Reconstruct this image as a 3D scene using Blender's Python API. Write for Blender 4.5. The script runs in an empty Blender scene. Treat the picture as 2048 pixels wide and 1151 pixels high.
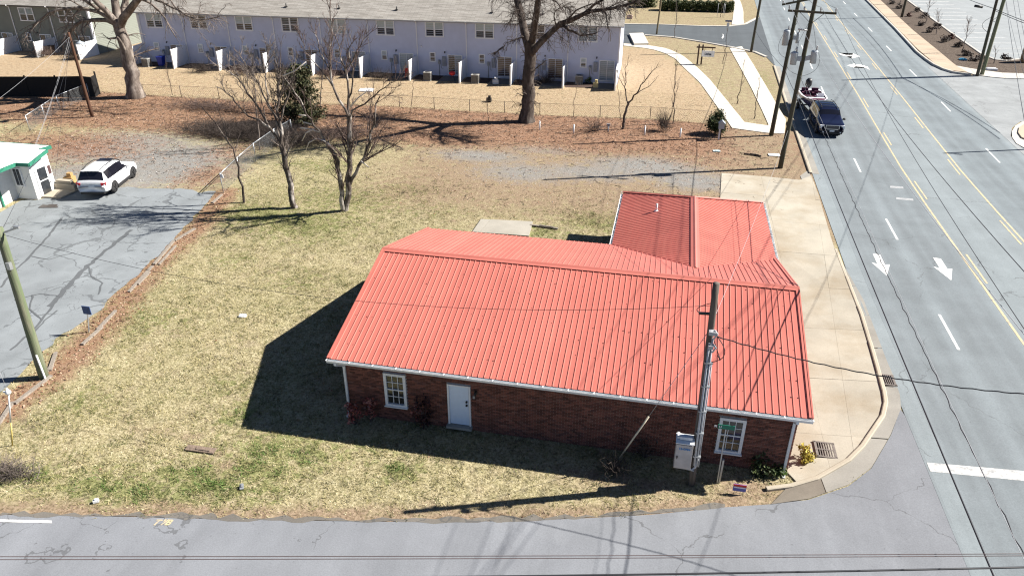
import bpy, bmesh, math, random
import numpy as np
from mathutils import Vector, Matrix
R = math.radians
random.seed(7)
RNG = np.random.default_rng(11)
SC = bpy.context.scene
COL = SC.collection

# ---------------------------------------------------------------- camera
FPX, CX, CY, HC = 1490.0, 1024.0, 575.5, 18.0
AX = np.array([0.97841925, 0.20661617, 0.00235173])      # image right, in world
AY = np.array([0.09945098, -0.4609071, -0.88185835])     # image down, in world
AZ = np.array([-0.18112227, 0.86306106, -0.47150856])    # view direction, in world
cam = bpy.data.cameras.new('camera')
cam.sensor_width = 36.0
cam.lens = FPX / 2048 * 36
cam.clip_start, cam.clip_end = 0.5, 3000
camo = bpy.data.objects.new('camera', cam)
COL.objects.link(camo)
m = Matrix(((AX[0], -AY[0], -AZ[0], 0), (AX[1], -AY[1], -AZ[1], 0), (AX[2], -AY[2], -AZ[2], HC), (0, 0, 0, 1)))
camo.matrix_world = m
SC.camera = camo

# ---------------------------------------------------------------- sky, sun, exposure
SUN_AZ, SUN_EL = 20.0, 39.0                               # azimuth counted from +X towards +Y
SUN = Vector((math.cos(R(SUN_EL)) * math.cos(R(SUN_AZ)), math.cos(R(SUN_EL)) * math.sin(R(SUN_AZ)), math.sin(R(SUN_EL))))
world = bpy.data.worlds.new('World')
SC.world = world
world.use_nodes = True
nt = world.node_tree
bg = nt.nodes['Background']
sky = nt.nodes.new('ShaderNodeTexSky')
sky.sky_type = 'NISHITA'
sky.sun_disc = False
sky.sun_elevation = R(SUN_EL)
sky.altitude = 600
sky.air_density = 0.5
sky.dust_density = 0.1
sky.ozone_density = 1.5
sky.sun_rotation = R(90 - SUN_AZ)
nt.links.new(sky.outputs[0], bg.inputs[0])
bg.inputs[1].default_value = 0.05
sun = bpy.data.lights.new('sun', 'SUN')
sun.energy = 5.0
sun.angle = R(0.5)
sun.color = (1.0, 0.95, 0.87)
suno = bpy.data.objects.new('sun', sun)
COL.objects.link(suno)
suno.rotation_euler = (-SUN).to_track_quat('-Z', 'Y').to_euler()
suno.location = (30, 20, 60)
SC.view_settings.view_transform = 'Standard'
SC.view_settings.look = 'None'
SC.view_settings.gamma = 1
SC.view_settings.use_curve_mapping = False
SC.view_settings.exposure = 1.25
SC.cycles.max_bounces = 4
SC.cycles.diffuse_bounces = 2
SC.cycles.glossy_bounces = 2
SC.cycles.use_denoising = True
SC.cycles.denoiser = 'OPENIMAGEDENOISE'
SC.cycles.denoising_input_passes = 'RGB_ALBEDO_NORMAL'
SC.cycles.denoising_prefilter = 'NONE'
SC.cycles.use_adaptive_sampling = False
SC.cycles.filter_width = 1.2
SC.cycles.caustics_reflective = False
SC.cycles.sample_clamp_indirect = 4.0
world.cycles.sampling_method = 'MANUAL'
world.cycles.sample_map_resolution = 1024

# ---------------------------------------------------------------- terrain and measuring helpers
def ss(a, b, v):
    t = np.clip((v - a) / (b - a), 0, 1)
    return t * t * (3 - 2 * t)

def T(x, y):
    x = np.asarray(x, float); y = np.asarray(y, float)
    a = 5.3 - 10.0 * (1 - ss(16.5, 21.0, y))
    return -0.42 * (1 - np.clip((x - a) / (10.3 - a), 0, 1)) * (1 - ss(33, 43, y)) + 0.35 * (1 - ss(-55, -5, x)) * ss(52, 74, y)

def tz(x, y):
    return float(T(x, y))

def ray(px, py):
    d = (px - CX) / FPX * AX + (py - CY) / FPX * AY + AZ
    return d

def Zp(px, py, z):
    d = ray(px, py); t = (z - HC) / d[2]
    return Vector((d[0] * t, d[1] * t, z))

def W(px, py, dz=0.0):
    """point of the ground seen at a photo pixel"""
    z = 0.0
    for _ in range(8):
        p = Zp(px, py, z); z = tz(p.x, p.y) + dz
    return Zp(px, py, z)

def Yp(px, py, y):
    d = ray(px, py); t = y / d[1]
    return Vector((d[0] * t, y, HC + d[2] * t))

# ---------------------------------------------------------------- object helpers
def tag(o, label=None, cat=None, group=None, kind=None):
    if label: o['label'] = label
    if cat: o['category'] = cat
    if group: o['group'] = group
    if kind: o['kind'] = kind
    return o

def thing(name, label, cat, loc=(0, 0, 0), rz=0.0, group=None):
    o = bpy.data.objects.new(name, None)
    o.empty_display_size = 0.3
    COL.objects.link(o)
    o.location = loc
    o.rotation_euler = (0, 0, rz)
    return tag(o, label, cat, group)

def link(name, me, parent=None, loc=None):
    o = bpy.data.objects.new(name, me)
    COL.objects.link(o)
    if parent: o.parent = parent
    if loc is not None: o.location = loc
    return o

def dup(root, loc, rz=None, label=None):
    r = root.copy(); COL.objects.link(r); r.location = loc
    if rz is not None: r.rotation_euler = (0, 0, rz)
    if label: r['label'] = label
    for ch in list(root.children):
        c = ch.copy(); COL.objects.link(c); c.parent = r
        for g in list(ch.children):
            d = g.copy(); COL.objects.link(d); d.parent = c
    return r

class MB:
    """collects shapes, builds ONE mesh object"""
    def __init__(s, org=(0, 0, 0)):
        s.v = []; s.f = []; s.mi = []; s.o = Vector(org); s.m = 0; s.sm = []; s.smooth = False
    def add(s, vs, fs):
        b = len(s.v)
        s.v += [tuple(Vector(p) - s.o) for p in vs]
        for f in fs:
            s.f.append([b + i for i in f]); s.mi.append(s.m); s.sm.append(s.smooth)
    def box(s, c, d, rz=0.0, M=None):
        hx, hy, hz = d[0] / 2, d[1] / 2, d[2] / 2
        pts = [Vector((x * hx, y * hy, z * hz)) for z in (-1, 1) for y in (-1, 1) for x in (-1, 1)]
        if M is None and rz: M = Matrix.Rotation(rz, 3, 'Z')
        if M is not None: pts = [M @ p for p in pts]
        s.add([p + Vector(c) for p in pts], [(0, 2, 3, 1), (4, 5, 7, 6), (0, 1, 5, 4), (2, 6, 7, 3), (0, 4, 6, 2), (1, 3, 7, 5)])
    def bar(s, a, b, w, h=None, up=(0, 0, 1)):
        """square bar from a to b"""
        a = Vector(a); b = Vector(b); d = b - a
        L = d.length; d.normalize(); u = Vector(up)
        sx = d.cross(u)
        if sx.length < 1e-4: sx = d.cross(Vector((0, 1, 0)))
        sx.normalize(); uz = sx.cross(d)
        M = Matrix((sx, d, uz)).transposed()
        s.box((a + b) / 2, (w, L, h or w), M=M)
    def tube(s, pts, r, n=6, cap=True):
        pts = [Vector(p) for p in pts]
        rs = r if hasattr(r, '__len__') else [r] * len(pts)
        vs = []; u = None
        for i, p in enumerate(pts):
            d = (pts[min(i + 1, len(pts) - 1)] - pts[max(i - 1, 0)])
            d.normalize()
            if u is None:
                u = d.cross(Vector((0, 0, 1)))
                if u.length < 1e-3: u = Vector((1, 0, 0))
            else:
                u = u - d * u.dot(d)
            u.normalize(); w = d.cross(u)
            for k in range(n):
                a = 2 * math.pi * k / n
                vs.append(p + (u * math.cos(a) + w * math.sin(a)) * rs[i])
        fs = []
        for i in range(len(pts) - 1):
            for k in range(n):
                fs.append((i * n + k, i * n + (k + 1) % n, (i + 1) * n + (k + 1) % n, (i + 1) * n + k))
        if cap:
            fs.append(tuple(range(n - 1, -1, -1))); b = (len(pts) - 1) * n
            fs.append(tuple(range(b, b + n)))
        sm = s.smooth; s.smooth = True
        s.add(vs, fs); s.smooth = sm
    def quad(s, a, b, c, d):
        s.add([a, b, c, d], [(0, 1, 2, 3)])
    def poly(s, pts):
        s.add(pts, [tuple(range(len(pts)))])
    def prism(s, poly, z0, z1):
        n = len(poly)
        A = sum(poly[i][0] * poly[(i + 1) % n][1] - poly[(i + 1) % n][0] * poly[i][1] for i in range(n))
        if A < 0: poly = poly[::-1]
        f0 = z0 if callable(z0) else (lambda x, y: z0)
        f1 = z1 if callable(z1) else (lambda x, y: z1)
        vs = [(p[0], p[1], f0(p[0], p[1])) for p in poly] + [(p[0], p[1], f1(p[0], p[1])) for p in poly]
        fs = [tuple(range(n - 1, -1, -1)), tuple(range(n, 2 * n))] + [(i, (i + 1) % n, n + (i + 1) % n, n + i) for i in range(n)]
        s.add(vs, fs)
    def mesh(s, name, mats):
        me = bpy.data.meshes.new(name)
        me.from_pydata(s.v, [], s.f)
        for mt in (mats if isinstance(mats, (list, tuple)) else [mats]): me.materials.append(mt)
        me.polygons.foreach_set('material_index', s.mi)
        me.polygons.foreach_set('use_smooth', s.sm)
        me.update()
        return me
    def build(s, name, mats, parent=None):
        return link(name, s.mesh(name, mats), parent)

def np_mesh(name, V, F, mat, smooth=False, attrs=None):
    """fast mesh from numpy: V (n,3), F (m,k) with fixed k"""
    me = bpy.data.meshes.new(name)
    k = F.shape[1]
    me.vertices.add(len(V)); me.vertices.foreach_set('co', np.asarray(V, np.float32).ravel())
    me.loops.add(F.size); me.loops.foreach_set('vertex_index', F.astype(np.int32).ravel())
    me.polygons.add(len(F))
    me.polygons.foreach_set('loop_start', np.arange(0, F.size, k, dtype=np.int32))
    me.polygons.foreach_set('loop_total', np.full(len(F), k, np.int32))
    if smooth: me.polygons.foreach_set('use_smooth', np.ones(len(F), bool))
    for mt in (mat if isinstance(mat, (list, tuple)) else [mat]): me.materials.append(mt)
    for nme, arr in (attrs or {}).items():
        if arr.ndim == 1:
            at = me.attributes.new(nme, 'FLOAT', 'POINT'); at.data.foreach_set('value', arr.astype(np.float32))
        else:
            at = me.attributes.new(nme, 'FLOAT_COLOR', 'POINT')
            c = np.ones((len(arr), 4), np.float32); c[:, :3] = arr
            at.data.foreach_set('color', c.ravel())
    me.update(calc_edges=True)
    return me

# ---------------------------------------------------------------- materials
class NB:
    """small node-tree builder"""
    def __init__(s, name):
        s.mat = bpy.data.materials.new(name); s.mat.use_nodes = True
        s.t = s.mat.node_tree; s.b = s.t.nodes['Principled BSDF']
        s.geo = s.t.nodes.new('ShaderNodeNewGeometry')
    def n(s, typ, **kw):
        o = s.t.nodes.new(typ)
        for k, v in kw.items(): setattr(o, k, v)
        return o
    def l(s, a, b): s.t.links.new(a, b)
    def pos(s, scale=(1, 1, 1), rz=0.0):
        mp = s.n('ShaderNodeMapping'); mp.inputs['Scale'].default_value = scale; mp.inputs['Rotation'].default_value = (0, 0, rz)
        s.l(s.geo.outputs['Position'], mp.inputs['Vector'])
        return mp.outputs[0]
    def noise(s, scale, detail=4, rough=0.55, vec=None, dist=0.0):
        o = s.n('ShaderNodeTexNoise'); o.inputs['Scale'].default_value = scale
        o.inputs['Detail'].default_value = detail; o.inputs['Roughness'].default_value = rough
        o.inputs['Distortion'].default_value = dist
        s.l(vec or s.geo.outputs['Position'], o.inputs['Vector'])
        return o.outputs['Fac']
    def voro(s, scale, feature='F1', vec=None, rnd=1.0):
        o = s.n('ShaderNodeTexVoronoi', feature=feature); o.inputs['Scale'].default_value = scale
        o.inputs['Randomness'].default_value = rnd
        s.l(vec or s.geo.outputs['Position'], o.inputs['Vector'])
        return o
    def ramp(s, fac, stops):
        o = s.n('ShaderNodeValToRGB'); e = o.color_ramp.elements
        while len(e) < len(stops): e.new(0.5)
        for i, (p, c) in enumerate(stops):
            e[i].position = p
            e[i].color = (c, c, c, 1) if not hasattr(c, '__len__') else (*c, 1)
        s.l(fac, o.inputs[0])
        return o.outputs[0]
    def mix(s, fac, a, b, mode='MIX'):
        o = s.n('ShaderNodeMix', data_type='RGBA', blend_type=mode)
        for sock, v in ((o.inputs[0], fac), (o.inputs[6], a), (o.inputs[7], b)):
            if hasattr(v, 'is_linked') or isinstance(v, bpy.types.NodeSocket): s.l(v, sock)
            elif hasattr(v, '__len__'): sock.default_value = (*v, 1)
            else: sock.default_value = v
        return o.outputs[2]
    def math(s, op, a, b=0.5):
        o = s.n('ShaderNodeMath', operation=op)
        for i, v in enumerate((a, b)):
            if isinstance(v, bpy.types.NodeSocket): s.l(v, o.inputs[i])
            else: o.inputs[i].default_value = v
        return o.outputs[0]
    def attr(s, name):
        o = s.n('ShaderNodeAttribute', attribute_name=name)
        return o
    def bump(s, h, strength=0.3, dist=0.02):
        o = s.n('ShaderNodeBump'); o.inputs['Strength'].default_value = strength; o.inputs['Distance'].default_value = dist
        s.l(h, o.inputs['Height']); s.l(o.outputs[0], s.b.inputs['Normal'])
    def col(s, sock): s.l(sock, s.b.inputs['Base Color'])
    def set(s, rough=0.8, metal=0.0, spec=0.5):
        s.b.inputs['Roughness'].default_value = rough
        s.b.inputs['Metallic'].default_value = metal
        s.b.inputs['Specular IOR Level'].default_value = spec
        return s.mat

MATS = {}
def plain(name, c, rough=0.7, metal=0.0, var=0.18, scale=6.0, spec=0.4, bump=0.0, fine=0.0):
    """a colour broken up by two noises"""
    if name in MATS: return MATS[name]
    b = NB(name)
    f = b.ramp(b.noise(scale, 5), [(0.3, 1 - var), (0.7, 1 + var * 0.6)])
    o = b.mix(1.0, c, f, 'MULTIPLY')
    if fine:
        g = b.ramp(b.noise(scale * 14, 3), [(0.3, 1 - fine), (0.7, 1 + fine)])
        o = b.mix(1.0, o, g, 'MULTIPLY')
    b.col(o)
    if bump: b.bump(b.noise(scale * 8, 4), bump, 0.01)
    MATS[name] = b.set(rough, metal, spec)
    return MATS[name]
# ================================================================ SETTING: ground, roads, walks
PXM = lambda pts, dz=0.0: [tuple(W(a, b, dz)[:2]) for a, b in pts]      # pixels -> ground plan

def in_poly(X, Y, poly):
    ins = np.zeros(X.shape, bool); n = len(poly)
    for i in range(n):
        x0, y0 = poly[i]; x1, y1 = poly[(i + 1) % n]
        c = ((y0 > Y) != (y1 > Y)) & (X < (x1 - x0) * (Y - y0) / (y1 - y0 + 1e-12) + x0)
        ins ^= c
    return ins

def seg_dist(X, Y, pts):
    d = np.full(X.shape, 1e9)
    for (x0, y0), (x1, y1) in zip(pts[:-1], pts[1:]):
        L2 = (x1 - x0) ** 2 + (y1 - y0) ** 2
        t = np.clip(((X - x0) * (x1 - x0) + (Y - y0) * (y1 - y0)) / L2, 0, 1)
        d = np.minimum(d, np.hypot(X - x0 - t * (x1 - x0), Y - y0 - t * (y1 - y0)))
    return d

def blobs(X, Y, lst):
    w = np.zeros(X.shape)
    for px, py, rx, ry, k in lst:
        c = W(px, py)
        w = np.maximum(w, k * np.exp(-(((X - c.x) / rx) ** 2 + ((Y - c.y) / ry) ** 2)))
    return w

FENCE_LINE = PXM([(196, 182), (290, 190), (440, 197), (580, 207), (700, 208), (800, 213), (940, 222), (1080, 229), (1200, 234), (1300, 237), (1420, 246)])
FX = np.array([p[0] for p in FENCE_LINE]); FY = np.array([p[1] for p in FENCE_LINE])
FXs = np.concatenate([[-140], FX, [14]]); FYs = np.concatenate([[66], FY, [66]])
STREET_EDGE = PXM([(0, 1029), (120, 1031), (250, 1033), (500, 1039), (760, 1043), (1000, 1042), (1150, 1037), (1300, 1029), (1450, 1014), (1540, 1008)])
PARK_EDGE = PXM([(0, 790), (60, 722), (130, 668), (200, 620), (262, 560), (330, 498), (385, 440), (412, 405), (430, 385)])
BEAM_LINE = PXM([(0, 828), (30, 800), (105, 752), (205, 657), (258, 586), (309, 528), (392, 457), (440, 405), (450, 385)])

def ground_weights(X, Y):
    fy = np.interp(X, FXs, FYs)
    tan = ss(-0.6, 0.8, Y - fy)
    wl = np.interp(Y, [60, 65, 82, 94, 100.5, 101.8, 103], [6.5, 5.6, 3.2, .3, -3, -8, -30])
    tan = tan * (X < wl)
    # leaf litter: the strip before the back fence, the west lot, the line of the car park
    leaf = ss(-14, -8.5, Y - fy) * (1 - ss(-0.5, 0.6, Y - fy)) * 0.95
    leaf *= 1 - 0.75 * np.exp(-((X - 8) / 3.5) ** 2) * (Y > 52)
    leaf *= 1 - .75 * np.clip(blobs(X, Y, [(1290, 325, 5, 2.5, 1.0), (1100, 305, 5, 2, .8), (960, 312, 4, 1.8, .8)]), 0, 1)
    leaf = np.maximum(leaf, blobs(X, Y, [(330, 235, 12, 5, .95), (120, 290, 9, 5, .9), (215, 205, 8, 4, .95), (650, 255, 12, 4, .7), (1190, 290, 8, 3, .9), (1400, 320, 5, 2.5, .6), (420, 350, 2.5, 4, .8), (1000, 260, 7, 3.5, .8), (470, 300, 3, 4, .7)]))
    pe = seg_dist(X, Y, BEAM_LINE)
    leaf = np.maximum(leaf, 1.0 * np.exp(-(pe / 1.15) ** 2) * (Y > 18))
    gravel = blobs(X, Y, [(1290, 335, 5.0, 3.0, 1.0), (1390, 362, 3.5, 2.2, 1.0), (1180, 345, 5, 2.2, .85), (1050, 345, 4.5, 2.6, .8), (960, 312, 4.5, 1.8, .85),
                          (1100, 300, 5, 1.6, .6), (300, 330, 7, 6.5, 1.1), (200, 300, 6.5, 5, .9), (360, 320, 5, 5, 1.0), (260, 290, 8, 5, .85), (150, 350, 5, 4, .9), (1330, 400, 3.0, 2.0, .5)])
    gravel *= 1 - 0.8 * np.exp(-(pe / 0.9) ** 2)
    gravel *= 1.12
    green = blobs(X, Y, [(600, 445, 4, 2.5, .75), (520, 430, 4, 1.6, .95), (700, 400, 4.5, 3, .6), (820, 378, 2.5, 1.2, .9), (1190, 440, 2.2, 1.6, 1.0), (1090, 462, 1.3, 1.0, .8),
                         (420, 960, 2.8, 1.0, .9), (560, 900, 2.2, 1.0, .95), (520, 940, 1.3, .8, 1.0), (250, 980, 3, .9, .85), (60, 950, 1.2, .6, 1.0), (800, 940, .8, .7, .9), (700, 900, 2, .7, .5),
                         (640, 330, 4, 1.5, .5), (480, 830, 1.0, 1.0, .7), (1180, 890, 1.5, .6, .4), (460, 520, 1.4, .8, .6), (600, 560, 3, 2, .3), (870, 420, 3, 1.5, .4), (450, 770, 1, 1, .4), (1570, 310, 1.2, 2.5, .5), (1520, 160, 1.4, 6, .8), (1440, 170, 2.5, 5, .35), (300, 640, 2, 1.5, .5), (160, 800, 1.2, 1, .5)])
    sd = seg_dist(X, Y, STREET_EDGE)
    dirt = np.exp(-(sd / 0.85) ** 2) * (X < 6)
    dirt = np.maximum(dirt, blobs(X, Y, [(430, 915, 1.0, .5, .7), (690, 830, 3.5, .8, .4), (1230, 960, 3.5, .7, .9), (1480, 975, 1.6, .8, 1.0), (1000, 380, 6, 2.5, .75), (1150, 370, 5, 2, .7), (920, 440, 3, 2, .5),
                                         (450, 935, .9, .6, .9), (330, 860, 3, .5, .6), (1600, 345, 1.5, 1.0, .5), (1300, 60, 8, 5, .7), (1330, 75, 4, 3, .8), (1450, 110, 4, 8, .7), (330, 330, 2, 1.5, .35)]))
    dirt = np.maximum(dirt, .85 * ss(37, 46, Y) * ss(-27, -15, X) * (1 - tan) * (Y < 66))
    dirt = np.maximum(dirt, .55 * (1 - tan) * (Y > 66))
    return dict(leaf=leaf, gravel=gravel, tan=tan, green=green, dirt=dirt)

def ground_material():
    b = NB('ground_cover')
    fine = b.noise(9, 6, 0.7); mid = b.noise(1.6, 5, 0.6); big = b.noise(0.22, 4, 0.55); spk = b.noise(26, 3, 0.7)
    def w(name, soft=0.55, src=mid, amp=1.5):
        a = b.attr(name).outputs['Fac']
        j = b.math('MULTIPLY', b.math('SUBTRACT', src, 0.5), amp)
        j2 = b.math('MULTIPLY', b.math('SUBTRACT', fine, 0.5), 0.8)
        v = b.math('ADD', b.math('ADD', a, j), j2)
        # nothing where the weight is nil
        g = b.ramp(a, [(0.02, 0.0), (0.25, 1.0)])
        return b.math('MULTIPLY', b.ramp(v, [(0.32, 0.0), (0.32 + soft, 1.0)]), g)
    straw = b.ramp(fine, [(0.30, (0.075, 0.063, 0.036)), (0.42, (0.225, 0.19, 0.105)), (0.54, (0.36, 0.312, 0.19)), (0.70, (0.50, 0.44, 0.305))])
    grn = b.ramp(fine, [(0.28, (0.030, 0.040, 0.014)), (0.45, (0.13, 0.155, 0.045)), (0.65, (0.235, 0.25, 0.09))])
    lawn = b.mix(b.ramp(mid, [(0.44, 0.0), (0.70, 0.4)]), straw, b.mix(0.5, grn, straw))
    cl = b.noise(3.6, 4, 0.6)
    lawn = b.mix(1.0, lawn, b.ramp(cl, [(0.30, 0.5), (0.43, 0.95), (0.60, 1.12)]), 'MULTIPLY')
    lawn = b.mix(b.ramp(b.noise(0.75, 5, 0.65), [(0.52, 0.0), (0.72, 0.55)]), lawn, b.ramp(fine, [(0.3, (0.13, 0.09, 0.06)), (0.7, (0.40, 0.31, 0.235))]))
    lawn = b.mix(b.ramp(big, [(0.42, 0.0), (0.62, 0.12)]), lawn, grn)
    o = b.mix(w('green', 0.35, b.noise(2.6, 4, 0.6), 3.2), lawn, b.mix(0.3, grn, straw))
    dirt = b.ramp(fine, [(0.30, (0.10, 0.068, 0.045)), (0.5, (0.235, 0.165, 0.115)), (0.72, (0.37, 0.275, 0.20))])
    o = b.mix(b.math('MULTIPLY', w('dirt'), 0.85), o, dirt)
    grav = b.ramp(spk, [(0.30, (0.09, 0.086, 0.08)), (0.5, (0.215, 0.21, 0.20)), (0.68, (0.36, 0.355, 0.335))])
    grav = b.mix(b.ramp(mid, [(0.45, 0.0), (0.7, 0.5)]), grav, dirt)
    o = b.mix(w('gravel'), o, grav)
    lf = b.ramp(spk, [(0.28, (0.06, 0.030, 0.018)), (0.45, (0.20, 0.098, 0.058)), (0.58, (0.30, 0.165, 0.105)), (0.72, (0.42, 0.27, 0.19))])
    lf = b.mix(b.ramp(mid, [(0.35, 0.0), (0.65, 0.55)]), lf, dirt)
    o = b.mix(b.math('MULTIPLY', w('leaf'), 0.92), o, lf)
    tn = b.ramp(fine, [(0.28, (0.22, 0.155, 0.095)), (0.5, (0.36, 0.275, 0.18)), (0.72, (0.46, 0.36, 0.25))])
    tn = b.mix(1.0, tn, b.ramp(b.noise(2.8, 5, 0.65), [(0.32, 0.62), (0.5, 1.0), (0.7, 1.1)]), 'MULTIPLY')
    tn = b.mix(b.ramp(mid, [(0.45, 0.0), (0.75, 0.5)]), tn, (0.30, 0.20, 0.115))
    o = b.mix(b.attr('tan').outputs['Fac'], o, tn)
    b.col(o)
    b.bump(b.math('ADD', fine, b.math('MULTIPLY', spk, 0.5)), 0.55, 0.05)
    return b.set(0.95, 0, 0.15)
M_GROUND = ground_material()

xs = np.concatenate([[-900, -500, -300, -200, -150, -120, -100], np.arange(-90, 14.1, 0.6), [16, 20, 26, 32, 38, 44, 52, 62, 80, 110, 160, 260, 500, 900]])
ys = np.concatenate([[-400, -200, -100, -50, -25, -10, 0, 5], np.arange(8, 76.1, 0.6), np.arange(78, 140, 3), [150, 170, 200, 260, 350, 500, 800, 1200]])
GX, GY = np.meshgrid(xs, ys)
GZ = T(GX, GY)
nx, ny = len(xs), len(ys)
idx = np.arange(nx * ny).reshape(ny, nx)
F = np.stack([idx[:-1, :-1], idx[:-1, 1:], idx[1:, 1:], idx[1:, :-1]], -1).reshape(-1, 4)
gw = {k: v.ravel() for k, v in ground_weights(GX, GY).items()}
ground = link('ground', np_mesh('ground', np.stack([GX, GY, GZ], -1).reshape(-1, 3), F, M_GROUND, True, gw))
tag(ground, kind='structure')

# ---------------------------------------------------------------- pavement materials
def asphalt_mat(name, c, streak=0.12, rz=0.0, crack=0.0, crack_scale=0.3, crack_w=0.03, crack_c=(0.07, 0.072, 0.075), blotch=0.12, small=1.0, track=False):
    b = NB(name)
    st = b.noise(1.0, 4, 0.6, b.pos((0.9, 0.03, 1), rz))
    f = b.ramp(st, [(0.3, 1 - streak), (0.7, 1 + streak * 0.7)])
    o = b.mix(1.0, c, f, 'MULTIPLY')
    if track:
        tk = b.math('MULTIPLY', b.attr('track').outputs['Fac'], b.ramp(b.noise(0.5, 4, 0.6), [(0.3, 0.4), (0.7, 1.0)]))
        o = b.mix(tk, o, b.mix(1.0, o, (0.80, 0.79, 0.79), 'MULTIPLY'))
    o = b.mix(1.0, o, b.ramp(b.noise(0.45, 5, 0.6), [(0.3, 1 - blotch), (0.7, 1 + blotch * 0.6)]), 'MULTIPLY')
    o = b.mix(1.0, o, b.ramp(b.noise(22, 3, 0.7), [(0.3, 0.86), (0.7, 1.12)]), 'MULTIPLY')
    o = b.mix(b.ramp(b.noise(7, 2, 0.5), [(0.71, 0.0), (0.78, 0.35)]), o, crack_c)
    if crack:
        vec = b.n('ShaderNodeVectorMath', operation='ADD')
        nz = b.n('ShaderNodeTexNoise'); nz.inputs['Scale'].default_value = 1.1; nz.inputs['Detail'].default_value = 5
        b.l(b.geo.outputs['Position'], nz.inputs['Vector'])
        sc = b.n('ShaderNodeVectorMath', operation='SCALE'); b.l(nz.outputs['Color'], sc.inputs[0]); sc.inputs['Scale'].default_value = 1.3
        b.l(b.pos((1, 1, 0), rz), vec.inputs[0]); b.l(sc.outputs[0], vec.inputs[1])
        v = b.voro(crack_scale, 'DISTANCE_TO_EDGE', vec.outputs[0])
        wv = b.math('MULTIPLY', b.ramp(b.noise(0.5, 4, 0.6), [(0.42, 0.05), (0.6, 1.0)]), crack_w)
        msk = b.math('LESS_THAN', v.outputs['Distance'], wv)
        v2 = b.voro(crack_scale * 3.1, 'DISTANCE_TO_EDGE', vec.outputs[0])
        w2 = b.math('MULTIPLY', b.ramp(b.noise(0.33, 3, 0.6), [(0.52, 0.0), (0.66, 1.0)]), crack_w * 1.1)
        msk = b.math('MAXIMUM', msk, b.math('MULTIPLY', b.math('LESS_THAN', v2.outputs['Distance'], w2), small))
        o = b.mix(b.math('MULTIPLY', msk, crack), o, crack_c)
    b.col(o)
    b.bump(b.noise(60, 3), 0.25, 0.01)
    MATS[name] = b.set(0.88, 0, 0.3)
    return MATS[name]
M_ROAD = asphalt_mat('road_asphalt', (0.215, 0.245, 0.26), 0.10, 0.0, 0.45, 0.07, 0.003)
M_STREET = asphalt_mat('street_asphalt', (0.203, 0.213, 0.233), 0.10, R(78), 0.55, 0.11, 0.0028, small=0.0)
M_LANE = asphalt_mat('worn_lane_asphalt', (0.196, 0.224, 0.241), 0.12, 0.0, 0.4, 0.06, 0.002, small=0.0, track=True)
M_LOT = asphalt_mat('lot_asphalt', (0.228, 0.248, 0.262), 0.05, 0.0, 0.6, 0.34, 0.024, (0.085, 0.092, 0.098), 0.2)
M_NEWASPH = asphalt_mat('new_asphalt', (0.088, 0.100, 0.110), 0.08)
M_RLOT = asphalt_mat('right_lot_asphalt', (0.275, 0.295, 0.305), 0.05)
M_PATCH = asphalt_mat('edge_asphalt', (0.15, 0.138, 0.122), 0.1, 0, 0.6, 0.6, 0.03)

def concrete_mat(name, c, var=0.12, stain=0.3, stain_c=(0.22, 0.17, 0.11), rough=0.85):
    b = NB(name)
    o = b.mix(1.0, c, b.ramp(b.noise(0.6, 5, 0.6), [(0.3, 1 - var), (0.7, 1 + var * 0.6)]), 'MULTIPLY')
    o = b.mix(b.math('MULTIPLY', b.ramp(b.noise(0.35, 6, 0.62), [(0.45, 0.0), (0.72, 1.0)]), stain), o, stain_c)
    o = b.mix(1.0, o, b.ramp(b.noise(18, 4, 0.7), [(0.3, 0.9), (0.7, 1.07)]), 'MULTIPLY')
    oi = b.n('ShaderNodeObjectInfo')
    o = b.mix(1.0, o, b.ramp(oi.outputs['Random'], [(0.0, 0.94), (1.0, 1.05)]), 'MULTIPLY')
    b.col(o); b.bump(b.noise(40, 4), 0.2, 0.01)
    MATS[name] = b.set(rough, 0, 0.3)
    return MATS[name]
M_APRON = concrete_mat('apron_concrete', (0.40, 0.365, 0.30), 0.14, 0.75, (0.275, 0.215, 0.14))
M_GUTTER = concrete_mat('gutter_concrete', (0.30, 0.285, 0.255), 0.15, 0.4, (0.15, 0.13, 0.11))
M_KERB = concrete_mat('kerb_concrete', (0.41, 0.36, 0.285), 0.1, 0.25)
M_WALK = concrete_mat('walk_concrete', (0.60, 0.56, 0.49), 0.06, 0.12)
M_RWALK = concrete_mat('far_walk_concrete', (0.45, 0.36, 0.27), 0.08, 0.25)
M_PAD = concrete_mat('pad_concrete', (0.38, 0.355, 0.305), 0.15, 0.4, (0.25, 0.22, 0.17))
M_RKERB = concrete_mat('far_kerb_concrete', (0.52, 0.49, 0.44), 0.08, 0.2)

def paint_mat(name, c, wear=0.35):
    b = NB(name)
    f = b.ramp(b.noise(5, 6, 0.7), [(0.46, 0.0), (0.66, wear)])
    o = b.mix(f, c, (0.24, 0.245, 0.25))
    b.col(o)
    MATS[name] = b.set(0.7, 0, 0.3)
    return MATS[name]
M_WHITE = paint_mat('white_road_paint', (0.80, 0.80, 0.78), 0.6)
M_WORN = paint_mat('worn_white_paint', (0.56, 0.56, 0.55), 0.95)
M_FAINT = paint_mat('faint_white_paint', (0.36, 0.37, 0.38), 0.9)
M_YELLOW = paint_mat('yellow_road_paint', (0.56, 0.45, 0.26), 0.9)

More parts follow.
